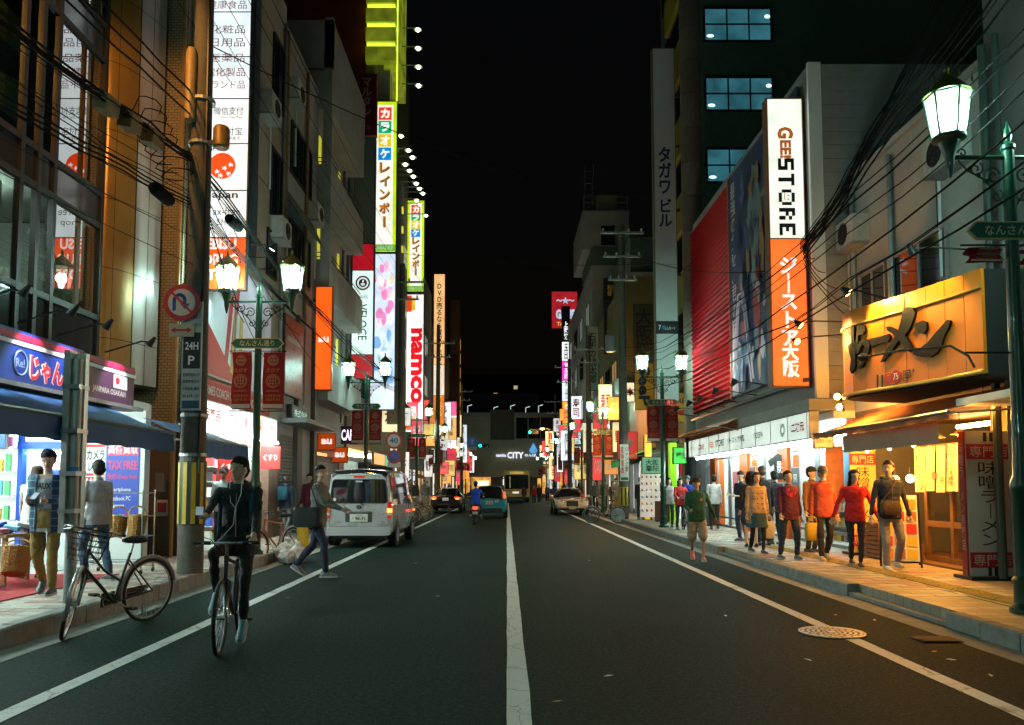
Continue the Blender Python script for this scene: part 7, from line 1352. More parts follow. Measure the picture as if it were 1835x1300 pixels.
def bicycle(lab, loc, rotz, col, steer=0., basket=None, step=True, lean=0., fend=True, light=False, group=None, tag_='bicycle', rad=.335, stand=True, cover=None, plate_=None):
    t = thing('bicycle', lab, tag_, loc, rotz, group); t.rotation_euler = (0, lean, rotz)
    RH, FH = V(0, -.52, rad), V(0, .56, rad); BB = V(0, -.06, .28); ST = V(0, -.24, .78); HD, HT = V(0, .33, .66), V(0, .28, .86)
    ax = (HT - HD).normalized(); mat_ = Matrix.Rotation(steer, 4, ax); rf = lambda p: HD + (mat_ @ (V(*p) - HD))
    fm = M('frame_' + '%d_%d_%d' % tuple(int(c * 255) for c in col), col, .32, .3, coat=.6); fe_ = STEEL if not fend else M('fender_grey', (.25, .26, .27), .35, .7)
    wheel(t, RH, rad, None, fe_ if fend else None, light=light); wheel(t, FH, rad, rf, fe_ if fend else None, light=light)
    def fr(b):
        b.tube([BB, ST], .016, 7); b.tube([HD, HT], .019, 7)
        if step: b.tube([HD + V(0, 0, .02), V(0, .1, .45), BB], .019, 7); b.tube([HT - V(0, 0, .03), V(0, .08, .62), BB.lerp(ST, .42)], .014, 7)
        else: b.tube([HD, BB], .018, 7); b.tube([HT - V(0, 0, .03), BB.lerp(ST, .92)], .016, 7)
        for s in (-1, 1): b.tube([BB + V(s * .03, 0, 0), RH + V(s * .06, 0, 0)], .009, 6); b.tube([BB.lerp(ST, .85) + V(s * .02, 0, 0), RH + V(s * .06, 0, 0)], .008, 6)
    part(t, 'frame', fm, fr, 50)
    part(t, 'fork', fm, lambda b: [b.tube([rf(HD), rf(HD + V(s * .05, .03, -.04)), rf(FH + V(s * .055, -.03, .1)), rf(FH + V(s * .055, 0, 0))], .011, 6) for s in (-1, 1)], 50)
    part(t, 'seat_post', STEEL, lambda b: b.tube([ST, ST + V(0, -.035, .12)], .013, 6)); sd = ST + V(0, -.04, .14)
    part(t, 'saddle', RUBBER, lambda b: b.loft([[sd + V(w_ * math.cos(a), y, h_ * math.sin(a)) for a in [2 * math.pi * k / 10 for k in range(10)]] for y, w_, h_ in ((-.13, .05, .02), (-.1, .1, .04), (-.02, .085, .045), (.08, .035, .035), (.15, .02, .02))]), 60)
    hb_ = [(-.28, -.12, .17), (-.24, .0, .2), (-.1, .06, .2), (0, .07, .19), (.1, .06, .2), (.24, .0, .2), (.28, -.12, .17)] if step else [(-.29, .02, .12), (-.1, .06, .12), (0, .06, .12), (.1, .06, .12), (.29, .02, .12)]
    part(t, 'handlebar', STEEL, lambda b: (b.tube([rf(HT + V(*p)) for p in hb_], .012, 6), b.tube([rf(HT), rf(HT + V(0, .05, hb_[3][2]))], .014, 6)), 60)
    for s in (0, -1): part(t, 'grip', RUBBER, lambda b: b.tube([rf(HT + V(*hb_[s])), rf((HT + V(*hb_[s])).lerp(HT + V(*hb_[s - 1 if s else 1]), .8))], .018, 7))
    part(t, 'brake_lever', STEEL, lambda b: [b.tube([rf(HT + V(s * .2, .06, hb_[3][2])), rf(HT + V(s * .27, .0, hb_[3][2] - .03))], .007, 5) for s in (-1, 1)]); part(t, 'brake_cable', CABLE, lambda b: [b.tube([rf(HT + V(s * .2, .05, .17)), rf(HT + V(s * .12, .16, .16)), rf(HT + V(0, .14, .0)), HD + V(0, .03, -.02)], .004, 4) for s in (-1, 1)])
    part(t, 'chainring', STEEL, lambda b: b.tube([BB + V(.05, .085 * math.cos(a), .085 * math.sin(a)) for a in [2 * math.pi * k / 18 for k in range(18)]], .008, 5, closed=True)); part(t, 'chain_guard', M('guard_dark', (.03, .03, .03), .4), lambda b: b.loft([[BB + V(.065, y, z) for y, z in ((.1, -.06), (.1, .09))], [RH + V(.065, y, z) for y, z in ((-.05, -.03), (-.05, .05))]], False, False) if step else b.tube([BB + V(.05, 0, .085), RH + V(.05, 0, .04)], .005, 4))
    for s, a in ((1, .5), (-1, .5 + math.pi)):
        e = BB + V(s * .07, .165 * math.cos(a), .165 * math.sin(a)); c_ = part(t, 'crank', STEEL, lambda b: b.tube([BB + V(s * .055, 0, 0), e], .01, 5)); part(c_, 'pedal', RUBBER, lambda b: b.box(*sorted((e.x, e.x + s * .09)), e.y - .035, e.y + .035, e.z - .012, e.z + .012))
    if stand: part(t, 'kickstand', STEEL, lambda b: b.tube([RH + V(.05, .02, -.02), RH + V(.13, -.06, -rad + .01)], .008, 5))
    if basket:
        def bk(b):
            for k in range(6):
                q = 1 - .25 * (1 - k / 5); z = .02 + .055 * k; b.tube([rf(HT + V(x * q, .24 + y * q, z - .08)) for x, y in ((-.18, -.13), (.18, -.13), (.18, .14), (-.18, .14))], .004 if k < 5 else .008, 4, closed=True)
            for k in range(24):
                u_ = k / 24 * 4; s_ = int(u_); f_ = u_ - s_; cs = ((-.18, -.13), (.18, -.13), (.18, .14), (-.18, .14)); x = cs[s_][0] * (1 - f_) + cs[(s_ + 1) % 4][0] * f_; y = cs[s_][1] * (1 - f_) + cs[(s_ + 1) % 4][1] * f_; b.tube([rf(HT + V(x * .75, .24 + y * .75, -.06)), rf(HT + V(x, .24 + y, .215))], .003, 3)
        part(t, 'basket', basket, bk)
    if cover: part(t, 'wheel_cover', cover, lambda b: b.lathe([(.02, .03), (rad * .7, .025), (rad - .03, .012)], RH + V(.02, 0, 0), 24, (1, 0, 0)), 40)
    return t
def place2(pr_, pf, wb=1.08):      # where the wheels touch the ground -> location, heading
    d = V(pf[0] - pr_[0], pf[1] - pr_[1], 0); a = math.atan2(-d.x, d.y); m = V(*pr_) + d.normalized() * .52; return (m.x, m.y, pr_[2]), a
BLKB = M('basket_black', (.02, .02, .02), .5)
p0 = atZ(262, 1114, .004); p1 = atZ(82, 1150, .004); l_, a_ = place2(p0, p1)
bicycle('black step-through bicycle with wire basket parked at the near left kerb', l_, a_, (.02, .024, .024), R(44), BLKB, True, R(-3), rad=.35)
CYC = atZ(432, 1136, .0), atZ(392, 1176, .0); cl, ca = place2(*CYC)
bicycle('dark upright bicycle ridden toward the camera by the man with earphones', cl, ca, (.02, .03, .034), R(2), None, False, 0, False, stand=False)
p0 = atZ(480, 1003, .004); p1 = atZ(516, 1014, .004); l_, a_ = place2(p0, p1); bicycle('orange-framed bicycle with brown grips parked beside the crossing man', (l_[0] + .05, l_[1] - .1, 0), R(155), (.35, .1, .015), R(-10), None, False, R(2))
p0 = atZ(1100, 938, 0); bicycle('bicycle with a milky covered wheel beside the cream sedan', (p0.x - .35, p0.y, 0), R(78), (.03, .03, .03), R(10), None, True, 0, cover=M('cover_milky', (.5, .52, .5), .25, .3, noise_=.4, scale=5), light=True)
GB = M('basket_grey', (.3, .3, .3), .4, .5)
for k in range(7): bicycle('city bicycle in the row parked at the kerb between silver van and black sedan', (-4.15 + .1 * (k % 3), 27.6 + 1.3 * k, 0), R(-70 + 11 * (k % 4)), ((.25, .25, .26), (.03, .03, .03), (.3, .02, .02), (.4, .4, .38))[k % 4], R(8 * (k % 3)), GB, True, R(3), light=True, group='parked bicycles behind the silver van')
# ================================================================ people
TMP = bpy.data.scenes.new('workbench')
def fuse(mb, vox, smooth=3):
    me = bpy.data.meshes.new('w'); me.from_pydata(mb.v, [], mb.f); o = bpy.data.objects.new('w', me); TMP.collection.objects.link(o)
    m = o.modifiers.new('r', 'REMESH'); m.mode = 'VOXEL'; m.voxel_size = vox; s = o.modifiers.new('s', 'SMOOTH'); s.iterations = smooth; s.factor = .6
    vl = TMP.view_layers[0]; vl.update(); out = bpy.data.meshes.new_from_object(o.evaluated_get(vl.depsgraph)); bpy.data.objects.remove(o); bpy.data.meshes.remove(me); return out
def cap(b, p0, p1, r0, r1, n=10):
    p0, p1 = V(*p0), V(*p1); ax = p1 - p0; L_ = max(1e-4, ax.length); b.lathe([(r0 * .15, -r0), (r0 * .72, -r0 * .7), (r0, 0), (r1, L_), (r1 * .72, L_ + r1 * .7), (r1 * .15, L_ + r1)], p0, n, ax)
def ik(a, t, l1, l2, pole):
    a, t = V(*a), V(*t); d = t - a; L_ = min(d.length, (l1 + l2) * .998); d.normalize(); t = a + d * L_; q = (l1 * l1 - l2 * l2 + L_ * L_) / (2 * L_); h = math.sqrt(max(0, l1 * l1 - q * q)); p = V(*pole); p = (p - d * p.dot(d)).normalized(); return a + d * q + p * h, t
CLO = {}
def cloth(col, rough=.85):
    k = tuple(round(c, 3) for c in col); return CLO.setdefault(k, M('cloth_%d_%d_%d' % tuple(int(c * 999) for c in k), k, rough, noise_=.3, scale=9, bump=.5, bscale=30))
SKIN = M('skin', (.58, .37, .26), .5, noise_=.1, scale=20); SKIN2 = M('skin_tan', (.36, .2, .12), .5, noise_=.1, scale=20); HAIRB = M('hair_black', (.010, .008, .007), .7, spec=.2, noise_=.4, scale=60, bump=.5, bscale=90); HAIRN = M('hair_brown', (.04, .021, .012), .7, spec=.2, noise_=.4, scale=60, bump=.5, bscale=90)
EYE = M('eye', (.01, .008, .008), .15); LIP = M('lip', (.25, .08, .06), .5)
def person(lab, loc, face, H=1.68, top=(.1, .1, .1), bot=(.03, .03, .05), shoe=(.05, .05, .05), hair='short', hairm=None, cap_=None, sleeve='long', legs='long', hem=-.03, flare=0., lf=None, rf=None, lh=None, rh=None, lean=0., yaw=0., pitch=0., hipz=None, fat=1., skin=None, det=2, group=None, inner=None, open_=0., topm=None, base=None, shoulder=1.):
    t_rot = R(face) + math.pi; S = H / 1.7; skin = skin or SKIN; vb = (.011, .014, .022)[2 - det] * S if det < 3 else .0085; vc = (.0145, .018, .026)[2 - min(det, 2)]
    lf = V(*(lf or (-.1, 0, 0))) ; rf = V(*(rf or (.1, 0, 0))); ankl = [p + V(0, -.04 * S, .085 * S) for p in (lf, rf)]
    thl, shl = .245 * H, .235 * H
    if hipz is None:
        hipz = 9
        for p in ankl: hx = (p.x * .5) - p.x; dd = math.hypot(hx, p.y); hipz = min(hipz, p.z + math.sqrt(max(.01, ((thl + shl) * .992) ** 2 - dd * dd)))
    P = V(0, 0 if base is None else base, hipz); hips = [P + V(-.055 * H, 0, 0), P + V(.055 * H, 0, 0)]
    knees = []
    for i, h in enumerate(hips): k_, ankl[i] = ik(h, ankl[i], thl, shl, (.12 * (-1, 1)[i], 1, .1)); knees.append(k_)
    tilt = Matrix.Rotation(-R(lean), 3, 'X'); T = lambda x, y, z: P + tilt @ V(x, y, z)      # torso frame
    NK = T(0, 0, .325 * H); sh = [T(-.1 * H * shoulder, -.01, .293 * H), T(.1 * H * shoulder, -.01, .293 * H)]
    hands, elb = [], []
    for i, h in enumerate((lh, rh)):
        s = (-1, 1)[i]; tg = V(*h) if h else sh[i] + V(s * .06, .04, -.32 * H)
        e, w_ = ik(sh[i], tg, .172 * H, .152 * H, (s * .35, -1, -.15)); elb.append(e); hands.append(w_)
    hm = Matrix.Rotation(-R(yaw), 3, 'Z') @ Matrix.Rotation(-R(pitch) , 3, 'X'); HC = NK + tilt @ V(0, .012, 0) + V(0, 0, .092 * H); HD = lambda x, y, z: HC + hm @ (V(x, y, z) * S)
    def torso(b, g, t0, t1, fl=0.):
        prof = [(-.07, .086, .062), (.0, .093, .068), (.08, .088, .064), (.14, .080, .058), (.2, .088, .064), (.25, .098, .067), (.29, .100, .058), (.315, .072, .048), (.335, .042, .038)]
        rs_ = []
        for z, w_, d in prof:
            if t0 <= z <= t1: rs_.append((z, w_, d))
        if t0 < prof[0][0]: rs_ = [(t0, .09, .066), ((t0 - .07) / 2, .09, .066)] + rs_
        elif t0 < 0: rs_ = [(t0, .092, .067)] + rs_
        out = []
        for z, w_, d in rs_:
            k = max(0, (.1 - z)) * fl; gg = g * (1.15 if z < .1 else 1); W = (w_ * H + gg) * (fat ** .8 if z < .25 else 1) * (shoulder if z > .2 else 1) + k; D = (d * H + gg) * fat + k * .8
            out.append([T(W * math.copysign(abs(math.cos(a)) ** .8, math.cos(a)), D * math.copysign(abs(math.sin(a)) ** .8, math.sin(a)) + (.01 * (fat - 1) * 8 if 0 < z < .2 else 0), z * H) for a in [2 * math.pi * k2 / 16 for k2 in range(16)]])
        b.loft(out)
    body = MB(); torso(body, -.012, -.07, .33)
    for i in (0, 1):
        ak = .74 if sleeve == 'long' else 1; cap(body, sh[i], elb[i], .038 * S * ak, .031 * S * ak); cap(body, elb[i], hands[i], .031 * S * ak, .022 * S); lk = .7 if legs in ('long', 'slim') else 1; cap(body, hips[i], knees[i], .064 * S * lk, .045 * S * lk); cap(body, knees[i], ankl[i], .046 * S * lk, .032 * S * lk)
        d = (hands[i] - elb[i]).normalized(); cap(body, hands[i], hands[i] + d * .05 * S, .024 * S, .03 * S, 8)
    cap(body, NK - V(0, 0, .05), HC + V(0, 0, -.04), .05 * S, .048 * S); sc3 = Matrix.Diagonal((1, 1, 1)); body.ell(HD(0, -.006, .03), (.074 * S, .092 * S, .088 * S), 16, 12, hm); body.ell(HD(0, .018, -.035), (.058 * S, .066 * S, .075 * S), 14, 10, hm); body.ell(HD(0, .05, -.075), (.03 * S, .028 * S, .028 * S), 10, 8, hm)
    if det > 1:
        cap(body, HD(0, .08, .012), HD(0, .098, -.022), .010 * S, .0145 * S, 8)
        for s in (-1, 1): body.ell(HD(s * .074, -.008, -.01), (.011 * S, .02 * S, .032 * S), 8, 6, hm)
    me = fuse(body, vb, 2); me.materials.append(skin)
    fg = MB(); wrist = []
    for i in (0, 1):
        s = (-1, 1)[i]; d = (hands[i] - elb[i]).normalized(); sd = d.cross(V(0, 1, 0)); sd = (sd if sd.length > .2 else V(1, 0, 0)).normalized(); up_ = sd.cross(d).normalized(); K = hands[i] + d * .075 * S; curl = V(0, 1, 0) - d * d.y; curl = curl.normalized() if curl.length > .2 else up_
        for q in range(4):
            o_ = K + sd * ((q - 1.5) * .019 * S); ln = (.034, .04, .038, .03)[q] * S; m1 = o_ + d * ln + curl * ln * .35; cap(fg, o_, m1, .0095 * S, .0085 * S, 6); cap(fg, m1, m1 + (d * .55 + curl * .8).normalized() * ln * .85, .0085 * S, .007 * S, 6)
        o_ = hands[i] + d * .03 * S - sd * s * .022 * S; m1 = o_ + (d * .5 - sd * s * .8 + curl * .3).normalized() * .035 * S; cap(fg, o_, m1, .011 * S, .0095 * S, 6); cap(fg, m1, m1 + (d * .8 + curl * .5).normalized() * .03 * S, .0095 * S, .0075 * S, 6)
    f2 = bpy.data.meshes.new('f'); f2.from_pydata(fg.v, [], fg.f); bm = bmesh.new(); bm.from_mesh(me); bm.from_mesh(f2); bm.to_mesh(me); bm.free(); bpy.data.meshes.remove(f2)
    me.polygons.foreach_set('use_smooth', [True] * len(me.polygons)); root = link('person', me); root.location = loc; root.rotation_euler = (0, 0, t_rot); tag(root, lab, 'person', group)
    seed = V(loc[0] * 3.1, loc[1] * 1.7, 0)
    def wear(name, mb, m_, vox=vc, amp=.011, drop=None, sm=3):
        me = fuse(mb, vox, sm); me.materials.clear(); me.materials.append(m_)
        if drop: bm = bmesh.new(); bm.from_mesh(me); bmesh.ops.delete(bm, geom=[f for f in bm.faces if drop(f.calc_center_median())], context='FACES'); bm.to_mesh(me); bm.free()
        me.update(); nn = [v.normal.copy() for v in me.vertices]
        for v, n_ in zip(me.vertices, nn): c = v.co + seed; v.co += n_ * (amp * noise.noise(V(c.x * 7, c.y * 7, c.z * 11)) + amp * .7 * noise.noise(V(c.x * 15, c.y * 15, c.z * 26)))
        me.polygons.foreach_set('use_smooth', [True] * len(me.polygons)); return link(name, me, root)
    def sleeves(b, g, full=True):
        for i in (0, 1):
            cap(b, sh[i], sh[i].lerp(elb[i], 1 if full else .75), .047 * S + g, .039 * S + g)
            if full: cap(b, elb[i], elb[i].lerp(hands[i], .93), .039 * S + g, .03 * S + g)
    bt = MB(); bm_ = cloth(bot)
    torso(bt, .008, -.07, .09)
    for i in (0, 1):
        if legs in ('long', 'slim'): k = .86 if legs == 'slim' else 1.08; cap(bt, hips[i], knees[i], .088 * S * fat ** .5, .060 * S * k); cap(bt, knees[i], knees[i].lerp(ankl[i], .93), .060 * S * k, .048 * S * k)
        elif legs == 'shorts': cap(bt, hips[i], hips[i].lerp(knees[i], 1.0), .095 * S * fat ** .5, .1 * S)
        elif legs == 'skirt': cap(bt, hips[i], hips[i].lerp(knees[i], .7), .09 * S, .12 * S)
    wear('shorts' if legs == 'shorts' else 'skirt' if legs == 'skirt' else 'trousers', bt, bm_)
    tp = MB()
    if inner: it = MB(); torso(it, .006, -.09, .31); wear('tee', it, cloth(inner))
    torso(tp, .018 if open_ else .013, hem - .02, .325, flare); sleeves(tp, .004, sleeve == 'long')
    if not open_: tp.lathe([(.055 * S, -.02), (.062 * S, .0), (.058 * S, .03)], NK + V(0, 0, .0), 12, (0, .1, 1))
    wear('jacket' if sleeve == 'long' else 'shirt', tp, topm or cloth(top), drop=(lambda c: c.y > .02 and abs(c.x) < open_ and c.z > P.z - .3) if open_ else None)
    for i, p in enumerate((ankl)):
        d = V(0, 1, 0); q = p - V(0, 0, .085 * S); fl = 1 if abs(q.z) < .06 else 0
        tp_ = V(0, 1, 0) if q.z < .05 else V(0, .85, -.5).normalized(); u_ = V(0, 0, 1) - tp_ * tp_.z; u_.normalize()
        rings = [[q + V(0, .0, 0) + tp_ * (y * S) + V(x * S * w_, 0, 0) + u_ * (z * S * h_ + .004) for x, z in ((-.8, 0), (-1, .25), (-.8, .75), (-.3, 1), (.3, 1), (.8, .75), (1, .25), (.8, 0))] for y, w_, h_ in ((-.085, .022, .05), (-.075, .034, .085), (-.02, .038, .1), (.05, .042, .075), (.12, .045, .055), (.165, .036, .045), (.185, .016, .03))]
        so = MB().loft(rings).build('shoe', cloth(shoe, .5), root, 50); part(so, 'sole', M('sole', (.4, .4, .38), .6), lambda b: b.loft([[q + tp_ * (y * S) + V(x * S * w_ * 1.06, 0, 0) + u_ * (z * S) for x, z in ((-1, -.002), (-1, .022), (1, .022), (1, -.002))] for y, w_ in ((-.088, .024), (-.06, .036), (.05, .041), (.12, .045), (.17, .035), (.19, .016))]))
    # hair
    hb_ = MB(); hmx = hairm or HAIRB
    hb_.ell(HD(0, -.018, .048), (.088 * S, .098 * S, .092 * S), 16, 10, hm); hb_.ell(HD(0, -.045, .0), (.085 * S, .076 * S, .09 * S), 14, 8, hm)
    if hair in ('long', 'bob'):
        L_ = .16 if hair == 'bob' else .3
        for s in (-1, 1): cap(hb_, HD(s * .07, -.01, .02), HD(s * .085, -.02, -L_ * .75), .032 * S, .03 * S, 8)
        cap(hb_, HD(0, -.07, 0), HD(0, -.09, -L_), .065 * S, .05 * S, 10)
    fv = hm.transposed()
    wear('hair', hb_, hmx, .009 if det > 1 else .016, .013, lambda c: (lambda q: (q.y > .03 * S and q.z < (.07 - .25 * abs(q.x)) * S) or (q.y > -.012 * S and q.z < .012 * S and hair == 'short'))(fv @ (c - HC)), 2)
    if cap_:
        cp = MB(); cp.ell(HD(0, -.012, .062), (.092 * S, .108 * S, .078 * S), 18, 10, hm)
        cp.loft([[HD(.07 * math.cos(a) * q, .07 + .085 * math.sin(a) * q, .055 - .012 * q + z) for a in [math.pi * k / 8 for k in range(9)]] for q, z in ((.3, .0), (1, -.008), (1, .0), (.3, .008))])
        cp.build('cap', cloth(cap_), root, 50)
    if det > 1 and abs((face - yaw + 180) % 360 - 180) < 115:
        for s in (-1, 1):
            part(root, 'eye', EYE, lambda b: b.ell(HD(s * .031, .078, .004), (.0105 * S, .006 * S, .0042 * S), 8, 6, hm), 60); part(root, 'eyebrow', hmx, lambda b: cap(b, HD(s * .016, .083, .026), HD(s * .047, .074, .028), .003 * S, .002 * S, 5))
        part(root, 'mouth', LIP, lambda b: b.ell(HD(0, .082, -.056), (.021 * S, .007 * S, .006 * S), 8, 6, hm), 60)
    W2 = Matrix.Translation(V(*loc)) @ Matrix.Rotation(t_rot, 4, 'Z')
    return dict(o=root, lh=W2 @ hands[0], rh=W2 @ hands[1], head=W2 @ HC, neck=W2 @ NK, hip=W2 @ P, W=W2, T=T, HD=HD, H=H, sh=sh)
def bag(name, lab, cat, p, w_, d, h_, col, rotz=0., strap=None, soft=True, handle=.12, mat=None):
    t = thing(name, lab, cat, p, rotz); m = mat or cloth(col)
    part(t, 'bag_body', m, lambda b: b.loft([[V(x * w_ / 2 * s, y * d / 2 * s, z) for x, y in rr(-1, 1, -1, 1, .5)] for z, s in ((-h_, .7), (-h_ * .93, .95), (-h_ * .5, 1.05), (-h_ * .1, .98), (0, .85))]), 50)
    if handle: part(t, 'handle', m, lambda b: [b.tube([(-w_ * .28, y, -.01), (-w_ * .2, y, handle * .8), (0, y, handle), (w_ * .2, y, handle * .8), (w_ * .28, y, -.01)], .008, 5) for y in (-d * .3, d * .3)])
    if strap: part(t, 'strap', m, lambda b: b.tube([V(*q) - V(*p) if not rotz else Matrix.Rotation(-rotz, 3, 'Z') @ (V(*q) - V(*p)) for q in strap], .012, 5))
    return t
def phone(lab, p, rz=0.):
    t = thing('phone', lab, 'phone', p, rz); part(t, 'case', BLACKM, lambda b: b.box(-.036, .036, -.07, .07, -.005, .004)); part(t, 'screen', EM('phone_screen', (.5, .6, .7), .35), lambda b: b.box(-.032, .032, -.064, .064, .0042, .0052)); t.rotation_euler = (R(35), 0, rz)
G = lambda px, py, z=0.: tuple(atZ(px, py, z))
# --- the cyclist
cdir = V(-math.sin(ca), math.cos(ca), 0); cface = math.degrees(math.atan2(cdir.x, -cdir.y))
c = person('man in black jacket with white earphone wire riding the bicycle toward the camera', (cl[0], cl[1], 0), cface, 1.74, (.012, .014, .018), (.010, .011, .015), (.10, .24, .28), lf=(-.12, .11, .14), rf=(.14, .06, .40), lh=(-.225, .25, .975), rh=(.2, .40, 1.19), hipz=.94, base=-.26, lean=4, yaw=26, pitch=2, det=3, legs='slim', hem=-.04, shoulder=1.04)
HD, W2 = c['HD'], c['W']
ear = [W2 @ p for p in (HD(-.078, 0, -.02), HD(-.07, .05, -.12), c['T'](-.05, .16, .5), c['T'](.0, .17, .36), c['T'](.02, .16, .2), c['T'](.1, .2, .1))]
ear2 = [W2 @ p for p in (HD(.08, .0, -.02), HD(.06, .06, -.13), c['T'](.05, .15, .42), c['T'](.0, .172, .36))]
ep = thing('earphones', 'white earphone cord running down the cyclist\'s black jacket', 'earphones', c['neck'], world=True)
EW = M('cord_white', (.6, .62, .62), .5)
part(ep, 'cord', EW, lambda b: b.tube(ear, .0045, 5), 60); part(ep, 'cord', EW, lambda b: b.tube(ear2, .0045, 5), 60)
phone('phone held in the right hand of the cyclist', c['rh'] + V(-.04, -.05, .035), R(20))
def hood(q, col):
    part(q['o'], 'hood', cloth(col), lambda b: b.tube([q['T'](.088 * math.cos(a), .085 * math.sin(a) - .03, .325 * q['H'] + .012 - .03 * math.sin(a) - (.03 if math.sin(a) < 0 else 0)) for a in [2 * math.pi * k / 16 for k in range(16)]], [.03 + .02 * max(0, -math.sin(2 * math.pi * k / 16)) for k in range(16)] , 8, closed=True), 60)
    part(q['o'], 'zip', STEEL, lambda b: b.tube([q['T'](.0, .128 + .018 * min(1, k / 3), .50 - .07 * k) for k in range(7)], .0035, 4))
hood(c, (.014, .016, .02))
bp = thing('backpack', 'dark backpack with blue straps worn by the cyclist', 'backpack', c['neck'] - V(0, 0, .3), R(cface) + math.pi)
part(bp, 'pack', cloth((.015, .03, .045)), lambda b: b.loft([[V(x * w_, -.2 + y * .085 + .0, z) for x, y in rr(-1, 1, -1, 1, .5)] for z, w_ in ((-.28, .13), (-.24, .18), (0, .19), (.14, .16), (.2, .1))]), 50)
for s in (-1, 1): part(bp, 'strap', cloth((.02, .06, .09)), lambda b: b.tube([(s * .12, -.1, .24), (s * .135, .03, .27), (s * .145, .125, .14), (s * .15, .12, -.05), (s * .18, -.02, -.2)], .022, 6), 60)
# --- left pavement
def plaid():
    m = M('plaid_shirt', (.02, .06, .12), .85); n = m.node_tree; L = n.links; b = n.nodes['Principled BSDF']; tc = n.nodes.new('ShaderNodeTexCoord'); sp = n.nodes.new('ShaderNodeSeparateXYZ'); L.new(tc.outputs['Object'], sp.inputs[0]); outs = []
    for ax, fr in ((0, 11.), (2, 11.)):
        mu_ = n.nodes.new('ShaderNodeMath'); mu_.operation = 'MULTIPLY'; mu_.inputs[1].default_value = fr; L.new(sp.outputs[ax], mu_.inputs[0]); fc = n.nodes.new('ShaderNodeMath'); fc.operation = 'FRACT'; L.new(mu_.outputs[0], fc.inputs[0]); lt = n.nodes.new('ShaderNodeMath'); lt.operation = 'LESS_THAN'; lt.inputs[1].default_value = .16; L.new(fc.outputs[0], lt.inputs[0]); outs.append(lt)
    ad = n.nodes.new('ShaderNodeMath'); ad.operation = 'MULTIPLY_ADD'; ad.inputs[1].default_value = .5; L.new(outs[0].outputs[0], ad.inputs[0]); h = n.nodes.new('ShaderNodeMath'); h.operation = 'MULTIPLY'; h.inputs[1].default_value = .5; L.new(outs[1].outputs[0], h.inputs[0]); L.new(h.outputs[0], ad.inputs[2])
    r = n.nodes.new('ShaderNodeValToRGB'); r.color_ramp.elements[0].color = (.012, .045, .10, 1); r.color_ramp.elements[1].color = (.16, .3, .36, 1); L.new(ad.outputs[0], r.inputs[0]); L.new(r.outputs[0], b.inputs['Base Color']); return m
p = G(78, 1066, SWZL); c = person('man in open blue plaid shirt and khaki trousers reading his phone on the left pavement', p, 12, 1.72, (.02, .06, .12), (.24, .17, .045), (.06, .06, .06), lf=(-.08, .02, 0), rf=(.1, -.22, .06), lh=(-.09, .3, 1.13), rh=(.08, .31, 1.14), pitch=26, yaw=-4, det=3, inner=(.3, .34, .34), open_=.085, topm=plaid(), hem=-.07)
part(c['o'], 'shirt_print', BTXT, lambda b: b.text('FAUX', c['T'](-.0, .147, .40), -XP, ZP, .17, .075, .04))
phone('phone in the hands of the man in plaid', c['rh'].lerp(c['lh'], .5) + V(0, -.07, .05))
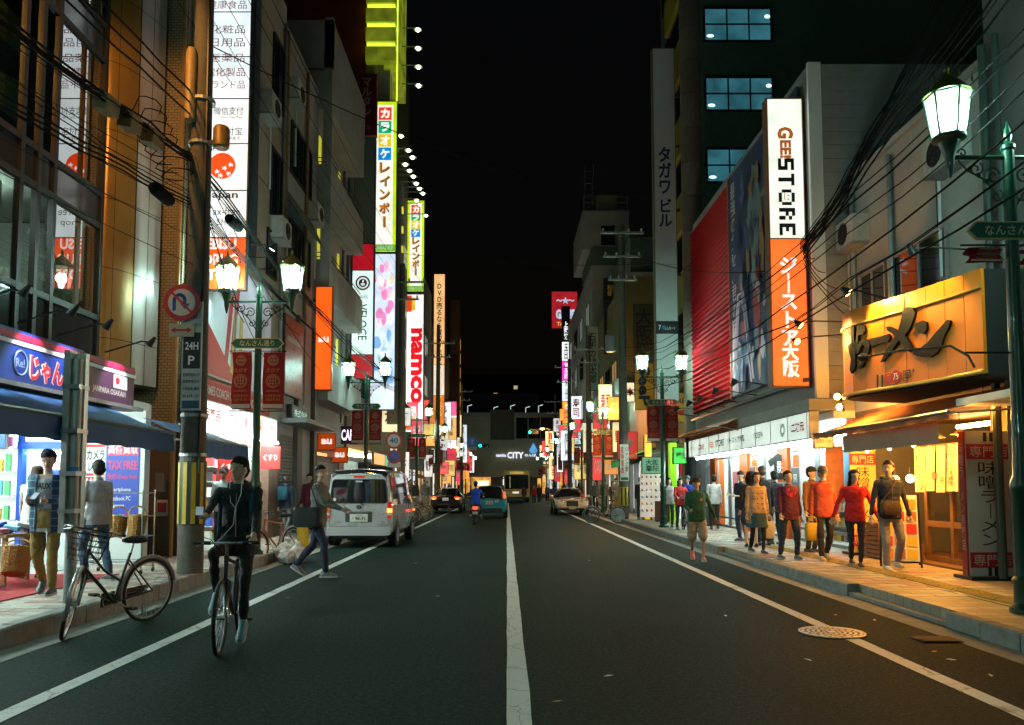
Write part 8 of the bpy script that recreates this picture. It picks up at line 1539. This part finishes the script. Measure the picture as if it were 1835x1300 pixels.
P_ = [('woman in white top with long brown hair browsing the shop front with her back turned', (-6.75, 11.2, SWZL), 195, 1.58, dict(top=(.62, .6, .55), bot=(.05, .06, .09), hair='long', hairm=HAIRN, lh=(-.25, .35, .85), rh=(.2, .35, .9), lean=10)),
      ('man in pale tee and jeans half hidden behind the steel post', (-5.72, 10.95, SWZL), -120, 1.66, dict(top=(.35, .36, .34), bot=(.03, .07, .13), sleeve='short', shoe=(.05, .05, .05), lf=(-.1, .1, 0), rf=(.1, -.15, 0))),
      ('shop assistant in white shirt and cap behind the cyclist', (-5.75, 15.9, SWZL), 20, 1.66, dict(top=(.55, .58, .62), bot=(.05, .05, .07), cap_=(.02, .02, .03), lh=(-.15, .32, 1.0))),
      ('woman in dark jacket with blue backpack walking away past the granite pier', (-5.75, 20.4, SWZL), 172, 1.56, dict(top=(.02, .035, .06), bot=(.2, .22, .25), shoe=(.3, .1, .05), hair='short', hairm=M('hair_grey', (.06, .06, .06), .5), lf=(-.08, .2, 0), rf=(.08, -.2, .06), legs='slim')),
      ('man in maroon jacket walking toward the camera by the shutter', (-5.62, 22.3, SWZL), 15, 1.64, dict(top=(.16, .012, .03), bot=(.03, .03, .04), lf=(-.08, .2, 0), rf=(.08, -.15, .03))),
      ('man in dark jacket and white trousers standing beside the silver van', (-3.55, 28.0, 0), 60, 1.68, dict(top=(.015, .016, .02), bot=(.5, .48, .42), shoe=(.6, .6, .6), lf=(-.08, .15, 0), rf=(.08, -.1, 0), legs='slim')),
      # right pavement
      ('running man in green sports top, tan shorts and orange shoes on the road', G(1250, 1004, 0), -8, 1.68, dict(top=(.01, .07, .035), bot=(.3, .22, .15), shoe=(.6, .09, .03), legs='shorts', cap_=(.02, .02, .02), lf=(-.1, .22, 0), rf=(.08, -.2, .09), rh=(.16, .3, 1.02), lh=(-.38, -.1, .85), fat=1.12, skin=SKIN2)),
      ('woman in beige double-breasted coat over blue skirt and black tights', G(1358, 992, SWZR), 5, 1.6, dict(top=(.42, .29, .17), bot=(.012, .012, .015), shoe=(.06, .035, .02), legs='slim', hair='bob', hairm=HAIRN, hem=-.13, flare=.24, lf=(-.07, .16, 0), rf=(.07, -.14, .03))),
      ('older woman in maroon jacket and red shirt walking in dark jeans', G(1415, 1002, SWZR), 4, 1.6, dict(top=(.10, .012, .035), bot=(.02, .03, .05), shoe=(.12, .12, .12), lf=(-.12, .1, 0), rf=(.13, -.06, 0), fat=1.12, hem=-.05, rh=(.22, .16, .82))),
      ('man in orange-red jacket and dark cap carrying a yellow shopping bag', G(1478, 1004, SWZR), -6, 1.68, dict(top=(.48, .07, .035), bot=(.015, .015, .02), shoe=(.45, .38, .25), cap_=(.05, .05, .05), lf=(-.08, -.12, .03), rf=(.09, .18, 0), pitch=16, fat=1.05, hem=-.04)),
      ('woman in bright red sweater and black trousers with long dark hair', G(1535, 1016, SWZR), -14, 1.6, dict(top=(.62, .012, .015), bot=(.012, .012, .014), shoe=(.05, .02, .015), legs='slim', hair='long', lf=(-.04, .18, 0), rf=(.05, -.1, .04), yaw=-18, pitch=8, lh=(-.36, .05, .78), rh=(.36, .0, .78))),
      ('man in navy hooded top and grey trousers with a brown crossbody bag', G(1597, 1022, SWZR), -4, 1.72, dict(top=(.014, .02, .045), bot=(.3, .27, .25), shoe=(.55, .55, .52), cap_=None, lf=(-.16, -.1, .04), rf=(.11, .16, 0), yaw=35, lh=(-.32, .02, .82), rh=(.3, .04, .86), fat=1.05)),
      ('tall man in black with hood seen from behind at the store windows', (5.75, 17.6, SWZR), 178, 1.76, dict(top=(.015, .015, .018), bot=(.02, .03, .04), shoe=(.03, .03, .03), hairm=M('hair_ash', (.05, .045, .04), .6))),
      ('woman with long black hair and bare calves seen from behind', (5.35, 17.2, SWZR), 170, 1.64, dict(top=(.012, .012, .014), bot=(.01, .03, .06), shoe=(.02, .02, .02), hair='long', legs='skirt')),
      ('young man in navy tee reading his phone by the shop door', (5.75, 19.2, SWZR), -60, 1.68, dict(top=(.015, .025, .05), bot=(.06, .09, .14), sleeve='short', rh=(.08, .3, 1.12), lh=(-.08, .3, 1.1), pitch=22)),
      ('man in dark navy jacket seen from behind left of the maroon woman', (6.15, 18.0, SWZR), 185, 1.66, dict(top=(.014, .016, .03), bot=(.015, .06, .05), shoe=(.03, .05, .05))),
      ('man in brown sweater and dark cap behind the man in orange', (6.15, 15.8, SWZR), 30, 1.70, dict(top=(.2, .09, .03), bot=(.02, .02, .02), cap_=(.02, .02, .03))),
      ('man in plain white shirt walking away by the orange pillar', (6.4, 24.2, SWZR), 175, 1.66, dict(top=(.68, .7, .68), bot=(.012, .02, .015), shoe=(.15, .05, .02), lf=(-.08, .12, 0), rf=(.08, -.14, .03))),
      ('woman in red jacket pushing a bicycle in the group behind the runner', (5.38, 24.3, SWZR), 5, 1.56, dict(top=(.5, .03, .03), bot=(.02, .03, .04), shoe=(.2, .5, .4), hair='bob', rh=(.2, .36, .98), lh=(-.2, .36, .98))),
      ('person in bright blue jacket and cap standing behind the pushed bicycle', (5.75, 24.9, SWZR), -30, 1.64, dict(top=(.02, .07, .42), bot=(.1, .14, .2), shoe=(.4, .25, .6), cap_=(.05, .08, .12), legs='shorts')),
      ('woman in white cardigan at the back of the bicycle group', (5.3, 25.6, SWZR), 0, 1.58, dict(top=(.5, .45, .42), bot=(.05, .05, .06), hair='long')),
      ('man in dark jacket walking away on the far right pavement beside a couple', (5.35, 31.3, SWZR), 0, 1.68, dict(top=(.02, .015, .016), bot=(.015, .03, .04), lf=(-.08, .1, 0), rf=(.08, -.1, 0), det=1)),
      ('woman in dark cardigan holding the hand of the child in pink', (5.85, 31.2, SWZR), 3, 1.6, dict(top=(.06, .05, .035), bot=(.02, .06, .07), hair='bob', det=1, lh=(-.33, .08, .66))),
      ('small child in pale pink top beside the shoe rack', (6.25, 31.0, SWZR), 3, 1.02, dict(top=(.5, .27, .24), bot=(.03, .07, .1), shoe=(.6, .6, .6), hair='bob', det=1)),
      ('man in grey tee and tan shorts holding a phone beside the covered-wheel bicycle', (5.25, 37.6, SWZR), -10, 1.7, dict(top=(.14, .17, .18), bot=(.3, .2, .09), sleeve='short', legs='shorts', cap_=(.05, .04, .03), rh=(.08, .28, 1.1), lh=(-.3, .1, .85), det=1)),
      ('person in blue jacket riding the scooter away', (-1.22, 31.0, 0), 180, 1.72, dict(top=(.01, .05, .42), bot=(.015, .018, .025), shoe=(.3, .3, .3), hipz=.86, base=-.28, lf=(-.2, .25, .3), rf=(.2, .25, .3), lh=(-.33, .38, 1.04), rh=(.33, .38, 1.04), lean=6, fat=1.15, det=1, cap_=(.01, .02, .06)))]
PP_ = []
for lab, loc, fc, H, kw in P_: PP_.append(person(lab, loc, fc, H, **kw))
# crossing man
cm = person('man in grey hooded sweater and jeans striding across the road behind the cyclist', G(568, 1034, 0), 84, 1.84, (.16, .16, .15), (.012, .02, .045), (.12, .12, .11), lf=(-.07, -.36, .1), rf=(.08, .22, 0), lh=(-.06, .42, 1.10), rh=(.06, .42, 1.12), yaw=55, lean=3, det=3, hem=-.05, hair='short')
tt = bag('tote_bag', 'large black shoulder tote carried by the crossing man', 'bag', cm['W'] @ V(.26, -.1, 1.16), .42, .07, .33, (.008, .009, .01), R(84) + math.pi + R(90), handle=0, strap=[cm['W'] @ V(.26, -.28, 1.14), cm['W'] @ V(.2, -.08, 1.56), cm['W'] @ V(.27, .1, 1.14)])
phone('phone held out by the crossing man', cm['rh'] + V(.1, 0, .02), R(90))
# bags held on the right pavement
by = lambda s: next(q for q in PP_ if q['o']['label'].startswith(s))
YB = M('plastic_yellow', (.6, .38, .02), .45); WB_ = M('plastic_white', (.62, .62, .6), .4, noise_=.15, bump=.5)
q = by('man in orange'); bag('shopping_bag', 'yellow plastic shopping bag hanging from the hand of the man in orange', 'bag', q['rh'] - V(0, .05, .15), .26, .1, .32, 0, 0, mat=YB)
q = by('woman in beige'); bag('shopping_bag', 'white carrier bag held by the woman in the beige coat', 'bag', q['lh'] - V(0, .05, .15), .2, .08, .34, 0, 0, mat=WB_)
part(q['o'], 'coat_button', BTXT, lambda b: [b.lathe([(.013, 0), (.011, .008)], q['T'](s * .05, .147 + .012 * k, .36 - .1 * k), 8, (0, 1, 0)) for s in (-1, 1) for k in range(4)], kind='stuff')
sk = MB(); sk.lathe([(.17, .02), (.2, -.12), (.215, -.26)], V(0, 0, .78), 18); o = sk.build('skirt', cloth((.02, .07, .12)), q['o'], 60)
q = by('man in navy hooded'); hood(q, (.016, .022, .05)); bag('crossbody_bag', 'brown leather crossbody bag on the man in navy', 'bag', q['W'] @ V(.06, .2, 1.1), .3, .09, .22, (.07, .045, .03), 0, handle=0, strap=[q['W'] @ V(.2, .15, 1.05), q['W'] @ V(.02, .16, 1.3), q['W'] @ V(-.13, .08, 1.5)])
q = by('older woman'); part(q['o'], 'red_shirt', cloth((.55, .015, .02)), lambda b: b.add([q['T'](-.045, .122, .455), q['T'](.045, .122, .455), q['T'](.03, .15, .3), q['T'](-.02, .15, .3)], [(0, 1, 2, 3)]))
for s in (-1, 1): part(q['o'], 'collar_flap', cloth((.35, .01, .09)), lambda b: b.add([q['T'](s * .05, .118, .46), q['T'](s * .1, .09, .455), q['T'](s * .095, .135, .36), q['T'](s * .045, .152, .32)], [(0, 1, 2, 3)]))
q = by('running man'); part(q['o'], 'star_emblem', M('emblem_gold', (.5, .25, .03), .5), lambda b: b.prism([(.045 * (1 if k % 2 == 0 else .45) * math.cos(math.pi * k / 5 + math.pi / 2), .045 * (1 if k % 2 == 0 else .45) * math.sin(math.pi * k / 5 + math.pi / 2)) for k in range(10)], q['T'](-.08, .158, .37), -XP, ZP, .004))
q = by('young man in navy'); bag('shoulder_bag', 'big black shoulder bag of the young man by the shop door', 'bag', q['W'] @ V(-.25, .0, .98), .42, .16, .28, (.012, .013, .016), R(20), handle=.3)
q = by('woman in dark jacket with blue'); bag('backpack', 'small blue backpack on the woman walking away', 'backpack', q['W'] @ V(.0, -.2, 1.3), .26, .12, .34, (.02, .1, .16), 0, handle=.05)
b_ = bicycle('silver bicycle pushed by the woman in red', (5.45, 23.75, SWZR), R(178), (.5, .5, .5), 0, GB, True, 0, light=True, stand=False)
# far crowd: each a figure of its own, two shared builds
arch = [person('x', (0, 0, -50), 0, 1.66, top=(.05, .05, .06), bot=(.02, .02, .03), det=0, lf=(-.08, .12, 0), rf=(.08, -.12, 0)), person('x', (0, 0, -50), 180, 1.62, top=(.05, .05, .06), bot=(.02, .02, .03), det=0, hair='long', lf=(-.08, .1, 0), rf=(.08, -.1, 0))]
rnd = random.Random(4)
spots = [(-5.5, 30), (-5.2, 31.4), (-4.7, 33.5), (-5.6, 34.6), (-5.0, 36.8), (-5.5, 39), (-4.8, 41), (-5.4, 44), (-4.9, 48), (-5.5, 52), (5.3, 42.5), (5.9, 43.6), (5.2, 46), (5.7, 50), (5.1, 54), (4.2, 57), (3.6, 58), (5.6, 61), (2.3, 66), (2.9, 70), (1.55, 70), (4.8, 66), (-5.3, 60), (-5.0, 68), (3.9, 75)]
for k, (x, y) in enumerate(spots):
    a = arch[k % 2]['o']; o = copy_tree(a) if k > 1 else a
    o.location = (x, y, SWZL if x < -4.6 else SWZR if x > 4.6 else 0); o.rotation_euler = (0, 0, R(rnd.choice((0, 180, 170, 10, -20, 195)))); s_ = rnd.uniform(.94, 1.06); o.scale = (s_, s_, s_)
    tag(o, 'small distant pedestrian in dark clothes on the %s pavement' % ('left' if x < 0 else 'right') if x != 2.3 else 'distant person in a red jacket standing before the bus', 'person', 'distant pedestrians on the %s' % ('left' if x < 0 else 'right') if x != 2.3 else None)
    tc_ = (.4, .02, .02) if x == 2.3 else rnd.choice(((.02, .02, .025), (.05, .05, .06), (.12, .1, .08), (.03, .04, .1), (.2, .19, .18), (.09, .02, .02)))
    for ch in o.children:
        if ch.name.startswith('jacket'): ch.material_slots[0].link = 'OBJECT'; ch.material_slots[0].material = cloth(tc_)
# ================================================================ clutter in front of the shops
WIC = M('wicker', (.45, .24, .06), .6, noise_=.3, scale=40, bump=.4)
def wicker(lab, loc, r_=.18, h_=.34, tilt=0.):
    t = thing('wicker_basket', lab, 'basket', loc, 0, 'wicker baskets at the phone shop'); t.rotation_euler = (tilt, R(4), R(20))
    def bands(b):
        for k in range(15): q = r_ * (.78 + .22 * k / 14); b.tube([((q + .006 * math.cos(math.pi * (j + k))) * math.cos(2 * math.pi * j / 26), (q + .006 * math.cos(math.pi * (j + k))) * math.sin(2 * math.pi * j / 26), h_ * k / 14) for j in range(26)], .0135, 4, closed=True)
        for j in range(13): a = 2 * math.pi * j / 13; b.tube([(r_ * .78 * math.cos(a), r_ * .78 * math.sin(a), 0), (r_ * 1.02 * math.cos(a), r_ * 1.02 * math.sin(a), h_)], .012, 4)
    part(t, 'woven_wall', WIC, bands, 60); part(t, 'handle', WIC, lambda b: b.tube([(r_ * math.cos(a), 0, h_ + .14 * math.sin(a)) for a in [math.pi * k / 10 for k in range(11)]], .012, 6)); part(t, 'floor', WIC, lambda b: b.lathe([(r_ * .75, 0), (r_ * .75, .01)], n=16))
    return t
wicker('wicker basket with loop handle tilted beside the man in plaid', (-6.35, 10.15, .38), .17, .32, R(-22))
rk = thing('wire_rack', 'wheeled wire rack of baskets under the tax free poster', 'rack', (-5.85, 11.9, SWZL))
part(rk, 'frame', STEEL, lambda b: [b.tube([(x, y, .06), (x, y, 1.25)], .012, 6) for x in (-.42, .42) for y in (-.2, .2)] + [b.tube([(-.42, y, z), (.42, y, z)], .009, 5) for y in (-.2, .2) for z in (.18, .55, .85, 1.2)] + [b.tube([(x, -.2, z), (x, .2, z)], .009, 5) for x in (-.42, .42) for z in (.18, .55, .85, 1.2)] + [b.tube([(-.42 + .12 * k, -.2, .55), (-.42 + .12 * k, .2, .55)], .005, 4) for k in range(8)])
for x in (-.42, .42):
    for y in (-.2, .2): part(rk, 'castor', RUBBER, lambda b: b.lathe([(.02, -.012), (.032, -.012), (.032, .012), (.02, .012)], (x, y, .032), 12, (1, 0, 0)))
part(rk, 'price_card', PR, lambda b: b.add([V(-.45, -.27, .98), V(-.12, -.25, 1.06), V(-.05, -.25, 1.27), V(-.38, -.27, 1.2)], [(0, 1, 2, 3)])); part(rk, 'price_print', PW, lambda b: b.add([V(-.41, -.275, 1.01), V(-.14, -.255, 1.075), V(-.09, -.255, 1.24), V(-.35, -.275, 1.175)], [(0, 1, 2, 3)])); part(rk, 'lettering', PR, lambda b: b.text('¥980', (-.25, -.278, 1.12), V(.96, .06, .24), V(-.24, 0, .96), .2, .09, .03))
for k in range(3): wicker('wicker basket of small goods on the wire rack, %s one' % ('left', 'middle', 'right')[k], (-6.12 + .28 * k, 11.78, SWZL + .56), .125, .3)
for k in range(9):
    o = tag(MB().box(-.05, .05, -.03, .03, 0, .07).build('boxed_gadget', PAL[k]), 'small boxed gadget lying in the baskets on the wire rack', 'box', 'gadgets in the rack baskets'); o.location = (-6.2 + .085 * k, 11.78 + .03 * (k % 2), SWZL + .8 + .02 * (k % 3)); o.rotation_euler = (R(17 * k), R(11 * k), R(30 * k))
wb = thing('whiteboard_stand', 'white board stand on castors at the left picture edge', 'stand', (-6.62, 9.65, SWZL)); part(wb, 'board', WHITE, lambda b: b.slab((0, -.02, .75), XP, ZP, .6, 1.0, .03)); part(wb, 'foot', STEEL, lambda b: b.tube([(-.3, -.3, .05), (.3, -.3, .05), (.3, .3, .05)], .015, 6)); part(wb, 'castor', RUBBER, lambda b: b.lathe([(.03, -.012), (.03, .012)], (.3, -.3, .03), 12, (1, 0, 0)))
tb2 = thing('bargain_table', 'low table heaped with plastic-wrapped goods in front of the woman in white', 'table', (-6.95, 10.6, SWZL)); part(tb2, 'table_top', WOODL, lambda b: b.box(-.4, .4, -.3, .3, .62, .66))
for x in (-.35, .35):
    for y in (-.25, .25): part(tb2, 'leg', WOODL, lambda b: b.box(x - .025, x + .025, y - .025, y + .025, 0, .62))
for k in range(12): o = tag(MB().box(-.09, .09, -.06, .06, 0, .05).build('wrapped_goods', random.choice((PC, PW, PP, BLUEP))), 'plastic-wrapped packet heaped on the bargain table', 'packet', 'packets on the bargain table'); o.location = (-7.25 + .06 * k, 10.42 + .14 * (k % 3), SWZL + .665 + .03 * (k % 4)); o.rotation_euler = (R(6 * (k % 3)), R(5 * (k % 4)), R(37 * k))
# rubbish bags by the orange bicycle
for k, (x, y, s_) in enumerate(((-4.38, 15.7, .24), (-4.12, 15.5, .2), (-4.28, 15.35, .17))):
    mb = MB(); mb.ell((0, 0, s_ * .8), (s_, s_ * .9, s_ * .85), 14, 10); cap(mb, (0, 0, s_ * 1.4), (0, 0, s_ * 1.8), s_ * .2, s_ * .3, 8); me = fuse(mb, .02, 1)
    for v in me.vertices: v.co += v.normal * (.035 * noise.noise(v.co * 11 + V(k, 0, 0)) + .015 * noise.noise(v.co * 26))
    me.materials.append(M('bag_plastic', (.52, .52, .52), .3, noise_=.15)); o = tag(link('rubbish_bag', me), ['largest white plastic rubbish bag by the kerb behind the crossing man', 'right-hand white plastic rubbish bag by the kerb', 'small front white plastic rubbish bag by the kerb'][k], 'bag', 'rubbish bags at the kerb'); o.location = (x, y, .004)
yc = thing('yellow_cloth', 'bright yellow plastic sheet hanging behind the crossing man', 'cloth', (-4.05, 15.6, .3)); part(yc, 'sheet', YB, lambda b: b.loft([[V(-.12 + .06 * i + .02 * math.sin(i * 2 + z * 9), .03 * math.sin(i * 1.7 + z * 5), z * (1 - .05 * (i % 2))) for z in (0, .2, .4, .58)] for i in range(5)], False, False), 60)
# ================================================================ wall units and pipes
ACM = M('ac_cream', (.5, .49, .44), .5, noise_=.2, scale=8)
def ac_unit(lab, x, y, z, side):
    t = thing('air_conditioner', lab, 'air conditioner', (x, y, z)); s = 1 if side < 0 else -1
    boxpart(t, 'case', ACM, *sorted((0, s * .32)), -.4, .4, 0, .55); part(t, 'fan_grille', BLACKM, lambda b: [b.tube([(s * .325, .08 + q * math.cos(a), .28 + q * math.sin(a)) for a in [2 * math.pi * k / 16 for k in range(16)]], .008, 4, closed=True) for q in (.08, .14, .2)]); part(t, 'fan_hole', DARK, lambda b: b.lathe([(.22, 0), (.22, .004)], (s * .32, .08, .28), 18, (s, 0, 0)))
    boxpart(t, 'bracket', GALV, *sorted((0, s * .34)), -.38, .38, -.05, -.005); part(t, 'hose', WHITE, lambda b: b.tube([(s * .05, .38, .1), (s * .03, .48, .0), (s * .03, .5, -1.6)], .025, 6))
for lab, x, y, z, sd in (('air conditioner high on the drugstore building between two windows', -6.02, 18.8, 10.6, -1), ('air conditioner under the far upper window of the drugstore building', -6.02, 19.9, 7.4 + .45, -1), ('air conditioner on the dark stone building above the mesh awning', -6.05, 23.6, 9.6, -1), ('higher air conditioner on the dark stone building', -6.05, 21.2, 12.2, -1), ('air conditioner on the pale wall left of the ramen shop windows', 7.1, 15.4, 6.3, 1), ('air conditioner near the top of the ramen building', 7.1, 12.0, 6.5, 1), ('air conditioner on the office tower street side', 6.74, 31.9, 9.1, 1)): ac_unit(lab, x, y, z, sd)
for root, x, ys, z1, m_ in ((b3, -5.97, (16.9, 20.4), 14, GRYB), (b4, -6.0, (20.75, 22.9), 14, BRN), (b5, -6.25, (29.4,), 16, GRYB), (r1, 7.04, (14.05, 15.6), 7.6, GALV)):
    for y in ys: part(root, 'down_pipe', m_, lambda b: b.tube([(x, y, 3.9), (x, y, z1)], .05, 8))
for z in (6.6, 9.0, 10.9, 13.3): part(b3, 'joint_line', M('joint_dark', (.08, .075, .07), .9), lambda b: b.box(-6.02, -6.012, 15.5, 20.6, z, z + .025)); part(b4, 'joint_line', M('joint_dark', (.08, .075, .07), .9), lambda b: b.box(-6.05, -6.042, 20.6, 24.4, z + .4, z + .425))
for y in (12.6, 14.2): part(r1, 'joint_line', M('joint_dark', (.08, .075, .07), .9), lambda b: b.box(7.092, 7.1, y, y + .02, 4.5, 7.7))
# ================================================================ far shop lights
rnd = random.Random(33)
for k in range(34):
    sd = -1 if k % 2 else 1; y = 62 + 1.7 * k; w_ = rnd.uniform(.7, 1.5); h_ = rnd.uniform(.5, 2.6); col = rnd.choice(((1, .3, .05), (1, .75, .35), (.95, .97, 1), (.9, .06, .06), (1, .55, .15), (.85, .95, 1)))
    sign('distant_shop_sign', 'tiny %s lit sign far down the %s side near the station' % (CN(col), 'left' if sd < 0 else 'right'), 'sign', (sd * rnd.uniform(5.0, 6.1), y, rnd.uniform(2.4, 8.5)), CF, w_, h_, .2, ((0, 1, EM('dist_%d' % k, col, rnd.uniform(.8, 1.5))),), ((vert(rnd.choice(('居酒屋', '電気', '本店', '薬局', '寿司'))), 0, 0, w_ * .5, h_ * .8, WTXT if sum(col) < 2 else ERED, .02),), group='tiny lit signs near the station, %s side' % ('left' if sd < 0 else 'right'))
for z in (5.2, 8.0): 
    for y in (41.5, 44.5, 47.5, 50.5): window(r4, 1, 6.2, y, z, 2.0, 1.2, EM('window_amber', (1, .55, .2), .3) if (y + z) % 2 < 1 else None, nx=2)
for k in range(3): boxpart(r4, 'balcony', WALLS['pale'], 5.75, 6.2, 41 + 4 * k, 43.6 + 4 * k, 6.4, 7.2)
